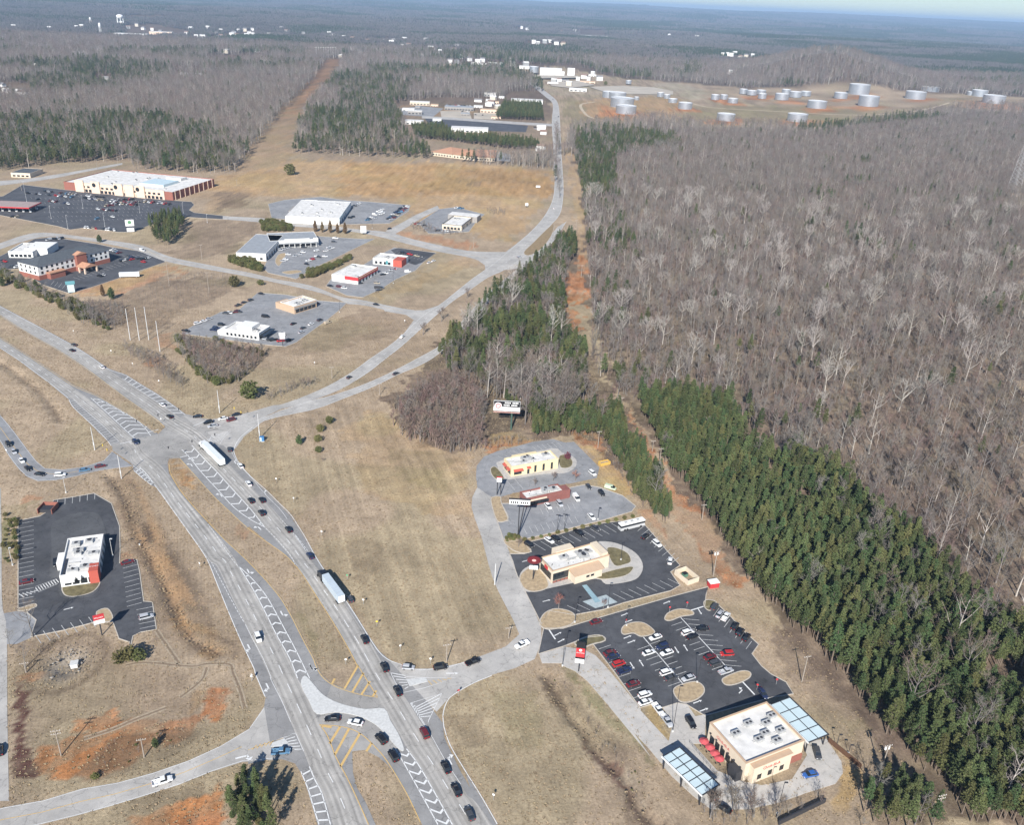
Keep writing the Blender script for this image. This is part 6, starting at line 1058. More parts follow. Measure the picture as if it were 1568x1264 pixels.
SP = [where(*q)[0] for q in (('A7',695,1095),('A7',1485,865),('A7',1256,720),('A7',542,932))]
for i in range(4):   # span wires with hanging signal heads
    a, b = SP[i], SP[(i+1) % 4]; r = empty('span_wire', (*a,0)); tag(r, ['signal wire across the near side of the upper crossing','signal wire over the right carriageway','signal wire across the far side of the upper crossing','signal wire over the left carriageway'][i], 'signal wire', 'signal wires'); mb = MB(); prev = None
    for k in range(13): t = k/12; q = (*(b-a)*t, 10.6-1.4*(1-(2*t-1)**2)); 
    pts = [(*((b-a)*k/12), 10.6-1.4*(1-(2*k/12-1)**2)) for k in range(13)]
    for k in range(12): mb.tube(pts[k], pts[k+1], .025, .025, 3)
    mb.build('wire', M_FRAME, r)
    for k in (4,6,8) if i in (0,2) else (5,7):
        x, y, z = pts[k]; hd = MB().box(x-.2,x+.2,y-.18,y+.18,z-1.15,z-.05).build('signal_head', mat('signal_yellow', (.5,.36,.06), .6) if i % 2 else M_FRAME, r)
UP = [('A4',745,1050,(717,870),'left one of three tall bare poles in the brush',0),('A4',797,1050,(765,862),'middle one of three tall bare poles in the brush',0),('A4',851,1048,(822,858),'right one of three tall bare poles in the brush',0),('A4',915,1115,(888,940),'single bare pole in front of the three tall ones',0),
 ('A4',968,740,(948,580),'wooden pole on the slope below the hotel lot',1),('A4',1195,780,(1187,660),'wooden pole standing above the brushy slope',1),('A4',1155,590,(1150,500),'wooden pole beside the commercial road bend',1),('A4',1345,85,(1340,35),'far wooden pole beside the corridor edge',1),('A4',1355,165,(1352,130),'short wooden pole right of the supermarket',1),
 ('B2',350,740,(288,590),'wooden pole with wires on the red clay bank',2),('B2',825,750,(800,640),'slim wooden pole beside the dark shrub on clay',1),('B2',150,265,(125,205),'short wooden pole beside the stone basin',1),
 ('C3',165,505,(187,362),'wooden pole in the strip right of the restaurant canopy',1),('C3',583,990,(606,835),'wooden pole carrying white transformers in the cleared strip',1),('C3',870,1235,(850,1100),'wooden pole at the bottom of the cleared strip',2),
 ('C4',862,1200,(868,1055),'dark wooden pole with transformers near the red shed',2),('C4',340,235,(335,180),'white topped pole where the corridor meets the woods',1),('C4',206,470,(208,372),'pale pole at the corner of the worn lot',1),('C4',515,490,(512,425),'left pole of the pair in the pine corridor',1),('C4',556,560,(555,470),'right pole of the pair in the pine corridor',1),('C4',798,880,(803,790),'pale pole at the edge of the pines',1),
 ('A6',617,520,(617,460),'slim pole on the bank of the low clinic',1),('A6',1232,690,(1230,620),'pole standing in the red corridor',1),('A6',1200,440,(1200,360),'pole at the top of the red corridor',1),('A8',480,375,(476,305),'slim pole beside the county road shoulder',1),('A8',752,468,(750,400),'slim pole below the county road',1),('C2',183,225,(192,110),'slim wooden pole in the field corner by the access road',1),('C2',578,75,(585,0),'slim wooden pole beside the access road bend',1),('B6',280,1245,(275,1090),'dark slim pole left of the access road',0),
 ('A1',1160,690,(1158,660),'left pole of the pair in the far corridor',1),('A1',1145,690,(1140,672),'far corridor pole nearest the woods',1),('A1',1085,795,(1080,755),'far pole at the corridor mouth',1),('A1',450,780,(446,735),'far pole beside the road behind the supermarket',1),('A1',545,768,(543,730),'far pole right behind the supermarket road',1),('A1',640,785,(638,740),'far pole behind the supermarket roof',1),('A1',820,795,(818,755),'far pole behind the supermarket right end',1),('A1',100,880,(95,820),'far pole at the left corner of the car park',1)]
for q in UP: upole(*q[:5], arms=q[5], xf='transformers' in q[4])
for i in range(9):
    X = 1462+i*11; p = G(*px('A1', X, 262)); r = empty('transmission_pole', (*p, gz(p))); tag(r, 'thin pale pole in the distant substation row, %s from left' % ordw(i+1), 'utility pole', 'distant substation poles'); MB().tube((0,0,0),(0,0,34),.5,.35,6).build('pole', M_GPOLE, r); MB().box(-2.5,2.5,-.2,.2,31,31.5).build('crossarm', M_SIGNW, r)
LP = [('A4',153,258,(125,140),'tall lamp post at the left of the supermarket car park'),('A4',293,355,(282,280),'lamp post in the lower left of the supermarket car park'),('A4',475,298,(465,222),'lamp post at the centre of the supermarket car park'),('A4',388,410,(376,335),'lamp post at the entrance of the supermarket car park'),('A4',600,400,(590,320),'lamp post near the lower row of the supermarket car park'),('A4',800,322,(795,255),'lamp post right of centre in the supermarket car park'),('A4',1050,340,(1045,262),'lamp post at the right tip of the supermarket car park'),('A4',1185,378,(1182,328),'lamp post beside the dark exit lane of the supermarket')]
for q in LP: lamp(*q[:3], q[4], top=q[3], m=M_GPOLE, group='supermarket lamp posts')
for q in (('B7',487,845,'lamp post at the end of the straw island by the access road',(492,680)),('B7',733,735,'lamp post beside the accessible bay',(738,570)),('B7',872,870,'lamp post on the verge between the two dark lots',(873,745)),('B7',395,1170,'lamp post beside the red script sign',(420,960)),('B8',918,715,'tall lamp post on the round straw island',(905,545)),('B8',735,1085,'tall lamp post beside the two parked pickups',(722,740)),('B6',745,850,'twin lamp post on the verge, left one',(750,725)),('B6',797,845,'twin lamp post on the verge, right one',(805,720)),('B6',1048,760,'lamp post at the right end of the pale lot',(1055,670)),('B7',830,380,'lamp post in the mulched bed behind the cream restaurant',(830,255)),('C1',1000,990,'bare lamp post at the front of the largest restaurant',(958,780)),('A5',1315,725,'lamp post in the shared fast food lot',(1318,660)),('A5',1195,410,'lamp post at the lot of the white metal store',(1190,370)),('A5',1480,575,'lamp post on the fresh black lot',(1485,535)),('A5',1008,890,'lamp post in the lot of the white steakhouse',(1010,830)),('B1',1040,560,'lamp post beside the ditch of the burger lot',(1045,545)),('C1',1395,545,'slim lamp post at the right fence corner',(1385,460)),('C1',1475,590,'slim lamp post along the brown fence',(1470,530))):
    lamp(*q[:4], top=q[4], heads=2 if 'twin' in q[3] else 1)
# restaurant lot lamps on the burger lot seen from above
for x, y, lab in ((492,172,'lamp post at the top of the burger lot'),(95,712,'lamp post at the left hedge of the burger lot'),(840,642,'white lamp post right of the burger restaurant')): lamp('B1', x, y, lab, h=8, m=M_GPOLE)
# pylon signs
def sign(c, x, y, top, label, panels, cat='sign', posts=1, gap=1.6, rz=None, pm=None, name='pylon_sign', th=.5):
    p, hh = where(c, x, y, top); a = math.atan2(p[0], p[1]) if rz is None else rz; r = empty(name, (*p,0), -a if rz is None else a); tag(r, label, cat)
    for k in range(posts): xx = (k-(posts-1)/2)*gap; MB().tube((xx,0,0),(xx,0,hh*.96),.2,.2,8).build('post', pm or M_FRAME, r)
    for nm, w_, z0, z1, m_ in panels: MB().box(-w_/2,w_/2,-th/2-.1,th/2-.1,hh*z0,hh*z1).build(nm, m_, r)
    return r, hh
r, hh = sign('B7',175,525,(185,345),'oval dark red sign with pale bird emblem over white board',[('reader_board',3.2,.44,.58,M_SIGNW)])
o = MB().lathe([(.02,-.3),(1,-.3),(1,.3),(.02,.3)], 20).build('oval_panel', mat('maroon_sign', (.12,.015,.02), .5), r, (0,-.1,hh*.82)); o.rotation_euler = (R(90),0,0); o.scale = (2.6,1.7,1)
e = MB().lathe([(.02,0),(.55,0)], 12).build('emblem', mat('pink_emblem', (.75,.35,.33), .5), r, (0,-.45,hh*.82)); e.rotation_euler = (R(90),0,0); e.scale = (1.5,1,1)
r, hh = sign('B7',515,1210,(530,985),'pylon sign with red script panel under a black square',[('black_panel',2.9,.80,1.0,M_BLACK),('script_panel',2.9,.50,.79,M_RED),('reader_board',3.0,.30,.44,M_SIGNW),('reader_frame',3.0,.441,.48,M_BLACK)]); lettering('Chick-fil-A', .62, M_SIGNW, r, (0,-.40,hh*.645), (R(90),0,0)); 
MB().lathe([(.02,0),(.5,0)], 12).build('round_mark', M_SIGNW, r, (0,-.37,hh*.73)).rotation_euler = (R(90),0,0)
r, hh = sign('B1',760,1232,(735,1085),"red and white burger sign on a tall pole above its lot",[('upper_panel',3.4,.82,1.05,M_RED),('reader_board',3.4,.62,.80,M_SIGNW)]); lettering("Wendy's", .8, M_SIGNW, r, (0,-.38,hh*.93), (R(90),0,0))
r, hh = sign('B6',452,890,(455,610),'wide white board sign with black lettering on two slanting black posts',[('board',8.4,.88,1.0,M_SIGNW),('board_frame',8.8,1.001,1.03,M_FRAME)], posts=1)
MB().tube((0,.3,0),(2.1,1.2,hh*.9),.22,.2,8).build('post', M_FRAME, r)
for i in range(9): 
    if i != 4: MB().box(-3.6+i*.82,-3.1+i*.82,-.40,-.352,hh*.905,hh*.905+1.0).build('letter', M_BLACK, r)
r, hh = sign('B6',310,575,(310,440),'small red frame sign on two legs by the worn lot',[('panel',2.2,.72,.95,M_SIGNW),('red_edge',2.4,.951,1.0,M_RED)], posts=2)
r, hh = sign('A4',748,432,(735,360),'white supermarket pylon sign at the lower edge of the car park',[('panel',7,.5,1.0,M_SIGNW),('lower_panel',6,.05,.35,M_SIGNW)], posts=2, gap=5); MB().lathe([(.02,0),(1.6,0)],10).build('emblem', mat('sign_green',(.1,.25,.12),.6), r, (0,-.37,hh*.8)).rotation_euler = (R(90),0,0)
r, hh = sign('A4',410,778,(402,712),'pale blue and white hotel sign at the corner of the hotel lot',[('upper_panel',6,.72,1.0,mat('sign_teal',(.12,.30,.34),.6)),('lower_panel',4.4,.05,.68,M_BLUEP)])
r, hh = sign('A5',1145,445,(1143,395),'white sign block beside the commercial road junction',[('panel',5,.2,1.0,M_SIGNW)])
r, hh = sign('A5',684,1085,(682,1005),'white sign on a pole at the front of the worn lot',[('panel',3.8,.78,1.0,M_SIGNW),('lower_panel',3,.55,.74,M_SIGNW)])
r, hh = sign('A5',1222,775,(1222,740),'dark topped sign at the mouth of the shared fast food lot',[('panel',4.2,.6,1.0,M_FRAME)], posts=2)
r, hh = sign('A6',920,290,(922,265),'small white field sign below the golden field',[('panel',3,.4,1,M_SIGNW)]); r, hh = sign('A6',985,180,(985,165),'pale low sign at the top of the golden field',[('panel',5,.3,1,M_SIGNW)])
# billboard with round emblem
p, hh = where('C8',990,825,(950,620)); r = empty('billboard', (*p,0), -.02); tag(r, 'black and white billboard with round red emblem above the thicket', 'billboard'); w_ = 13.5; z0, z1 = hh*.66, hh
MB().tube((2.6,.9,0),(2.6,.9,z0+.5),.5,.5,10).build('post', mat('green_post', (.06,.10,.08), .6), r); MB().box(-w_/2,w_/2,-.2,.2,z0,z1).build('panel', M_SIGNW, r); MB().box(-w_/2+.1,w_/2-.1,-.26,-.21,z0+(z1-z0)*.42,z1-.1).build('black_field', M_BLACK, r)
for i, (a_, b_, zc, m_) in enumerate(((-.08,.44,.83,M_SIGNW),(-.12,.40,.6,M_SIGNW),(-.1,.46,.22,mat('sign_pink',(.75,.40,.38),.6)))):
    zz = z0+(z1-z0)*zc; n_ = 9
    for k in range(n_):
        if k not in (4,): x = w_*(a_+(b_-a_)*k/n_); MB().box(x,x+w_*(b_-a_)/n_*.72,-.32,-.262,zz-.34,zz+.34).build('letter', m_, r)
o = MB().lathe([(.02,0),(1.9,0)],20).build('emblem', mat('sign_pale',(.80,.62,.60),.6), r, (-w_*.33,-.34,(z0+z1)/2)); o.rotation_euler = (R(90),0,0); o = MB().lathe([(.9,0),(1.3,0)],16).build('emblem_ring', M_RED, r, (-w_*.33,-.37,(z0+z1)/2)); o.rotation_euler = (R(90),0,0)
MB().box(-w_/2,w_/2,-1.2,-.3,z0-.5,z0-.35).build('catwalk', mat('catwalk_pink',(.5,.3,.26),.8), r)
for k in range(4): x = -w_/2+w_*(k+.5)/4; MB().tube((x,-.2,z0-.3),(x,-1.8,z0+.2),.05,.05,4).build('lamp_arm', M_METAL, r)
p = W('A8',80,730); r = empty('utility_cabinet', (*p,0), .1); tag(r,'blue cabinet at the foot of the signal pole','cabinet'); MB().box(-1.1,1.1,-.8,.8,.2,2.4).build('body', M_BLUE, r); MB().box(-.9,-.05,-.86,-.805,.4,2.2).build('door', M_BLUEP, r); MB().box(-1.3,1.3,-1,1,0,.2).build('plinth', M_ISL, r)
# small roadside signs
RS = [('B5',30,195,'white'),('B5',690,85,'white'),('B4',840,200,'white'),('B4',1030,528,'green'),('B4',1150,712,'white'),('B4',1250,875,'yellow'),('B4',1425,1055,'white'),('B3',1410,825,'white'),('B3',1280,680,'white'),('C2',480,1108,'white'),('C2',80,238,'white'),('C2',258,440,'red'),('A7',423,268,'white'),('A7',637,382,'white'),('A7',910,555,'white'),('A7',760,455,'white'),('A7',922,775,'white'),('A7',40,955,'white'),('B8',710,185,'red'),('B8',840,150,'red'),('B8',385,280,'red'),('B8',1365,770,'red'),('B8',1510,730,'red'),('A8',895,58,'white'),('A8',380,300,'white'),('B2',1440,315,'white'),('B1',1490,730,'white')]
ct = {}
RS.sort(key=lambda q: px(*q[:3])[0])
for c, x, y, colr in RS:
    ct[colr] = ct.get(colr, 0)+1; n_ = sum(1 for q in RS if q[3] == colr); p = np.array(W(c, x, y)); r = empty('road_sign', (*p,0), random.uniform(-.5,.5)); tag(r, 'small %s road sign on a post%s' % (colr, ', %s %s one counting from the left' % (ordw(ct[colr]), colr) if n_ > 1 else ' beside the right carriageway'), 'road sign', 'small road signs')
    MB().tube((0,0,0),(0,0,2.6),.05,.05,5).build('post', M_METAL, r); MB().box(-.33,.33,-.06,-.02,1.9,2.55).build('plate', {'white':M_SIGNW,'red':M_RED,'yellow':mat('sign_yellow',(.65,.5,.05),.6),'green':mat('sign_green2',(.1,.4,.2),.6)}[colr], r)
# retaining wall, storm basin stones
q = L('C1',1010,1063,1320,912); a_, b_ = np.array(q[0]), np.array(q[1]); rw = MB().box(0,np.linalg.norm(b_-a_),-.2,.2,0,1.6).build('retaining_wall', M_FRAME, None, (*a_,0), math.atan2(*(b_-a_)[::-1])); tag(rw,'long black wall below the largest restaurant','wall')
rs_ = random.Random(4)
for i in range(26):
    a_ = rs_.random()*6.28; rr = 3.5+2.5*rs_.random(); p = (PONDC[0]+math.cos(a_)*rr, PONDC[1]+math.sin(a_)*rr*1.2); s = .2+.35*rs_.random(); mb = MB(); mb.lathe([(.02,-s*.5),(s*.9,-s*.2),(s,s*.2),(s*.5,s*.55),(.02,s*.6)], 6); r = mb.build('boulder', mat('grey_stone',(.36,.33,.29),.95,.3,2), None, (*p,-.5), rs_.random()*3); r.scale = (1,.7+.5*rs_.random(),.8); tag(r,'pale boulder lining the round stone basin','boulder','boulders of the stone basin')
p = W('B2',425,215); r = empty('culvert_box', (*p,-.9), .3); tag(r,'white concrete drain box in the round stone basin','drain'); MB().box(-1,1,-1,1,0,1.4).build('box', M_SIGNW, r); MB().box(-1.2,1.2,-1.2,1.2,1.402,1.55).build('lid', M_ISL, r)
# transmission tower, right edge
p = np.array(G(1552, 292)); r = empty('lattice_tower', (*p,0), .4); tag(r,'tall grey lattice tower rising above the bare wood at the right edge','tower'); hh = 75; mb = MB(); 
for sx in (-1,1):
    for sy in (-1,1): MB().tube((sx*6,sy*6,0),(sx*.8,sy*.8,hh),.22,.14,4).build('leg', M_METAL, r)
for k in range(16):
    z0, z1 = hh*k/16, hh*(k+1)/16; a_, b_ = 6-5.2*k/16, 6-5.2*(k+1)/16
    for (x0,y0),(x1,y1) in (((-1,-1),(1,-1)),((1,-1),(1,1)),((1,1),(-1,1)),((-1,1),(-1,-1))): mb.tube((x0*a_,y0*a_,z0),(x1*b_,y1*b_,z1),.1,.1,3); mb.tube((x1*a_,y1*a_,z0),(x0*b_,y0*b_,z1),.1,.1,3)
mb.build('bracing', M_METAL, r)['kind'] = 'stuff'
# ------------------------------------------------------------------ trees
def leafmat(name, col, var, trans=.0):
    m = mat(name, col, .85, obj_var=var, spec=.15); return m
M_PINE = leafmat('pine_needles', (.066,.092,.037), .3); M_PINE2 = leafmat('pine_needles_olive', (.1,.118,.046), .25)
M_BARK = mat('pine_bark', (.20,.155,.12), .95, .3, 4); M_GBARK = mat('grey_bark', (.22,.2,.18), .95, .35, 3, obj_var=.2)
M_PBARK = mat('pale_bark', (.52,.475,.42), .9, .3, 2, obj_var=.12)
M_TWIG = mat('grey_twigs', (.205,.184,.163), .95, obj_var=.2); M_BTWIG = mat('brown_twigs', (.182,.142,.115), .95, obj_var=.22); M_CEDAR = leafmat('cedar_leaves', (.075,.10,.04), .15)
M_RTWIG = mat('russet_twigs', (.30,.155,.10), .95, obj_var=.2); M_SHRUB = leafmat('shrub_leaves', (.12,.125,.045), .25); M_REDL = mat('dark_red_leaves', (.16,.05,.055), .9, obj_var=.1)
M_RBR = mat('red_brown_twigs', (.205,.152,.12), .95, obj_var=.25); M_BBARK = mat('brown_bark', (.25,.19,.15), .95, obj_var=.2)
M_PTWIG = mat('pale_twigs', (.36,.33,.295), .95, obj_var=.12)
M_OSHRUB = mat('orange_shrub_twigs', (.42,.17,.075), .95, obj_var=.15)

def tuft(mb, c, r, size, rnd, n, mi, droop=0.0, flat=.6):
    for _ in range(n):
        d = rnd.normal(size=3); d /= np.linalg.norm(d); p = np.array(c)+d*np.array([r, r, r*flat])*rnd.random()**.4
        a = rnd.normal(size=3); a[2] = a[2]*.5-droop; a /= np.linalg.norm(a); b = np.cross(a, rnd.normal(size=3)); b /= max(np.linalg.norm(b), 1e-6)
        s = size*(.6+.8*rnd.random()); a = a*s; b = b*s*.55
        mb.poly([p-a, p-b*.8, p+a, p+b], mi)
def pine(seed, h=16., wide=2.6, base=.42, dens=1.0):
    rnd = np.random.default_rng(seed); tr = MB(); cr = MB(); lean = rnd.normal(0, .25, 2)
    ax = lambda t: np.array([lean[0]*t*t, lean[1]*t*t, h*t]); pr = ax(0); r0 = .2+h*.006
    for k in range(1, 7): q = ax(k/6*.97); tr.tube(pr, q, r0*(1-(k-1)/6.5), r0*(1-k/6.5), 5); pr = q
    nw = int(13*dens+3)
    for i in range(nw):
        t = base+(1-base)*(i+rnd.random()*.8)/nw; u_ = (1-t)/(1-base); prof = (.14+.95*u_**.85)*(.72 if u_ > .88 else 1)
        L_ = wide*prof*(.75+.5*rnd.random()); nb = rnd.integers(4, 7); a0 = rnd.random()*6.28; c = ax(min(t, .99))
        for j in range(nb):
            a = a0+6.283*j/nb+rnd.normal(0, .25); l_ = L_*(.7+.55*rnd.random()); up = .12+.5*max(0, t-.7)
            e = c+np.array([math.cos(a)*l_, math.sin(a)*l_, l_*up]); cr.tube(c, e, .045, .015, 3, 1)
            for q in (.45, .75, 1.0):
                if q*l_ < .45 and q < 1: continue
                tuft(cr, c+(e-c)*q+np.array([0,0,.1]), .36+.1*l_, .29, rnd, int(6*dens)+1, 0, flat=.5)
    tuft(cr, ax(.98), .5, .34, rnd, 10, 0, flat=1.3)
    return tr, cr
def bare(seed, h=17., spread=1.0, twig=.055, n1=9, fine=1.0):
    rnd = np.random.default_rng(seed); tr = MB(); cr = MB(); lean = rnd.normal(0, .6, 2)
    ax = lambda t: np.array([lean[0]*t*t+.15*math.sin(5*t+seed), lean[1]*t*t+.15*math.cos(4*t+seed), h*t]); r0 = .16+h*.008
    pr = ax(0)
    for k in range(1, 8): q = ax(k/7*.92); tr.tube(pr, q, r0*(1-(k-1)/7.6), r0*(1-k/7.6), 5); pr = q
    for i in range(n1):
        t = .34+.6*(i+rnd.random())/n1; c = ax(t); a = rnd.random()*6.28; l1 = h*.30*spread*(1.15-t)*(.8+.6*rnd.random())+1.0; up = .65+.75*rnd.random()
        d = np.array([math.cos(a), math.sin(a), up]); d /= np.linalg.norm(d); m_ = c+d*l1*.55; d2 = d+np.array([0,0,.45])+rnd.normal(0,.15,3); d2 /= np.linalg.norm(d2); e = m_+d2*l1*.55
        rr = r0*(1-t)*.55+.03; tr.tube(c, m_, rr, rr*.7, 4); tr.tube(m_, e, rr*.7, .025, 4)
        for s0, s1, n2 in ((c, m_, 2), (m_, e, 4)):
            for j in range(n2):
                q = s0+(s1-s0)*(.3+.7*(j+rnd.random())/n2); dd = d2+rnd.normal(0, .65, 3); dd[2] += .3; dd /= np.linalg.norm(dd); l2 = l1*.42*(.6+.7*rnd.random()); f = q+dd*l2
                cr.tube(q, f, .035, .015, 3)
                for k in range(int(6*fine)):
                    g_ = q+(f-q)*(.2+.8*rnd.random()); d3 = dd+rnd.normal(0, .6, 3); d3[2] += .2; d3 /= np.linalg.norm(d3); l3 = .5+1.1*rnd.random()
                    u = np.cross(d3, rnd.normal(size=3)); u /= max(np.linalg.norm(u), 1e-6); tip = g_+d3*l3
                    cr.poly([g_-u*twig*.6, g_+u*twig*.6, tip+u*twig*.1, tip-u*twig*.1])
                    m3 = g_+d3*l3*.5; d4 = d3+rnd.normal(0, .7, 3); d4 /= np.linalg.norm(d4); tip = m3+d4*l3*.6; cr.poly([m3-u*twig*.45, m3+u*twig*.45, tip])
    return tr, cr
def join(a, b, off=1):
    m_ = MB(); m_.v = a.v+b.v; k = len(a.v); m_.f = a.f+[tuple(i+k for i in f) for f in b.f]; m_.m = list(a.m)+[x+off for x in b.m]; return m_
PINES = [pine(100+i, 11+7*random.random(), 1.7+.9*random.random(), .25+.3*random.random(), .8+.35*random.random()) for i in range(10)]
BARES = [bare(200+i, 12+8*random.random(), .9+.75*random.random(), .05, 8+i % 4, 1.15) for i in range(10)]
SAPS = [bare(300+i, 6.5+2*random.random(), .55, .06, 5, .8) for i in range(4)]
PT = [(t.mesh('trunk', M_BARK), c.mesh('crown', [M_PINE if i % 3 else M_PINE2, M_BARK])) for i, (t, c) in enumerate(PINES)]
BT = [(t.mesh('trunk', M_PBARK if i in (0, 5) else M_GBARK, True), c.mesh('crown', M_TWIG if i % 3 else M_BTWIG)) for i, (t, c) in enumerate(BARES)]
PJ = [join(t, c).mesh('pine', [M_BARK, M_PINE if i % 3 else M_PINE2, M_BARK]) for i, (t, c) in enumerate(PINES)]
BJ = [join(t, c).mesh('bare_tree', [M_PBARK if i == 0 else M_GBARK, M_TWIG if i % 3 else M_BTWIG]) for i, (t, c) in enumerate(BARES)]
BIGP = [join(*bare(260+i, 17, 1.7, .07, 12, 1.2)).mesh('bare_tree', [M_PBARK, M_PTWIG]) for i in range(2)]
SJB = [join(t, c).mesh('sapling', [M_BBARK, M_RBR]) for t, c in SAPS]
SJ = [join(t, c).mesh('sapling', [M_GBARK, M_BTWIG if i % 2 else M_TWIG]) for i, (t, c) in enumerate(SAPS)]
def tree(kind, tpl, p, s, rz, label, cat, group, tilt=0.0):
    r = empty(kind, (p[0], p[1], gz(p)-.05), rz); r.scale = (s, s, s*(.92+.16*random.random())); tag(r, label, cat, group)
    obj('trunk', tpl[0], r); obj('crown', tpl[1], r); return r
def scatter(poly, spacing, seed):
    P = np.array(poly); rnd = np.random.default_rng(seed); lo, hi = P.min(0), P.max(0)
    nx, ny = int((hi[0]-lo[0])/spacing)+1, int((hi[1]-lo[1])/spacing)+1
    if nx*ny > 4e6: raise ValueError('too many')
    x = lo[0]+(np.arange(nx)[None,:]+rnd.random((ny, nx)))*spacing; y = lo[1]+(np.arange(ny)[:,None]+rnd.random((ny, nx)))*spacing
    x, y = x.ravel(), y.ravel(); k = inpoly(x, y, poly); return np.c_[x[k], y[k]]
def seen(p, mx=25, my=90):
    f = p[:,1]*_cp+H*_sp; dn = -p[:,1]*_sp+H*_cp; uu = p[:,0]/f*FPX; vv = dn/f*FPX; X = 784+uu*_c-vv*_s; Y = 632+uu*_s+vv*_c
    return (X > -mx) & (X < 1568+mx) & (Y < 1264+my), X, Y
def gn_stuff(name, pts, z, protos, scale, label, cat, seed=0):
    """one uncountable mass of vegetation: points that carry the shared plant meshes"""
    rnd = np.random.default_rng(seed); n = len(pts)
    if n == 0: return
    me = bpy.data.meshes.new(name); me.vertices.add(n); me.vertices.foreach_set('co', np.c_[pts, z].astype(np.float32).ravel())
    for nm, ty, dat in (('pick', 'INT', rnd.integers(0, len(protos), n).astype(np.int32)), ('turn', 'FLOAT', (rnd.random(n)*6.283).astype(np.float32)), ('grow', 'FLOAT', np.broadcast_to(scale, n).astype(np.float32))):
        me.attributes.new(nm, ty, 'POINT').data.foreach_set('value', dat)
    col = bpy.data.collections.new(name+'_plants')
    for i, pm in enumerate(protos): col.objects.link(bpy.data.objects.new('%s_plant_%02d' % (name, i), pm))
    o = obj(name, me); tag(o, label, cat, kind='stuff')
    gt = bpy.data.node_groups.new(name, 'GeometryNodeTree'); gt.interface.new_socket('Geometry', in_out='INPUT', socket_type='NodeSocketGeometry'); gt.interface.new_socket('Geometry', in_out='OUTPUT', socket_type='NodeSocketGeometry')
    N = gt.nodes; K = gt.links; gi = N.new('NodeGroupInput'); go = N.new('NodeGroupOutput'); ci = N.new('GeometryNodeCollectionInfo'); ci.inputs[0].default_value = col; ci.inputs[1].default_value = True; ci.inputs[2].default_value = True
    ip = N.new('GeometryNodeInstanceOnPoints'); ip.inputs['Pick Instance'].default_value = True
    def at(nm, ty): a = N.new('GeometryNodeInputNamedAttribute'); a.data_type = ty; a.inputs[0].default_value = nm; return a.outputs[0]
    cx = N.new('ShaderNodeCombineXYZ'); K.new(at('turn', 'FLOAT'), cx.inputs[2]); er = N.new('FunctionNodeEulerToRotation'); K.new(cx.outputs[0], er.inputs[0])
    K.new(gi.outputs[0], ip.inputs['Points']); K.new(ci.outputs[0], ip.inputs['Instance']); K.new(at('pick', 'INT'), ip.inputs['Instance Index']); K.new(er.outputs[0], ip.inputs['Rotation']); K.new(at('grow', 'FLOAT'), ip.inputs['Scale']); K.new(ip.outputs[0], go.inputs[0])
    md = o.modifiers.new('plants', 'NODES'); md.node_group = gt; return o

# where the woods stand
PINE_R = L('C4',400,215,440,320,500,420,560,570,640,660,760,810,830,910,900,1030,960,1120,1020,1240,'C3',0,150,80,210,210,340,330,470,430,575,480,700,600,810,700,905,830,1025,950,1185,1010,1290,'PX',1600,1290,1620,1010,1500,935,1440,880,1400,830,1340,800,1290,740,1255,720,1215,690,1180,705,1150,690,1140,660,1120,625,1060,612,1000,612)
PINE_HOLES = [L('C4',1000,440,1080,450,1060,520,1120,560,1240,620,1240,700,1180,690,1100,580,1010,500), L('C4',1300,780,1420,790,1440,860,1360,890,1310,840), L('C3',1050,450,1347,430,1347,670,1200,650,1080,560), L('PX',1205,770,1235,760,1250,790,1220,800)]
PINE_S = L('C4',-180,250,0,250,180,260,340,270,355,340,385,430,470,450,500,570,585,615,580,745,640,890,600,935,550,895,470,835,400,760,350,640,270,500,210,420,100,410,0,405,-170,420)
BARE_R = L('PX',878,215,1000,205,1080,200,1250,205,1480,180,1600,178,1640,1290,1568,1290,1568,1000,1500,940,1440,890,1340,810,1255,730,1180,715,1120,640,1060,625,940,612,905,560,905,480,900,400,890,300,880,240)
MIDWOOD = L('A6',1195,455,1200,560,1135,680,1140,930,1110,1000,1180,1060,1240,1100,'C8',1560,440,1560,640,1360,820,1130,800,1020,700,860,600,720,500,600,460,520,330,'A6',420,1110,600,960,680,860,800,740,960,640,1060,540,1120,470)
THICK = L('C8',175,870,185,680,300,590,420,500,560,450,700,480,850,590,880,700,870,990,700,1000,560,1005,400,940,280,910)
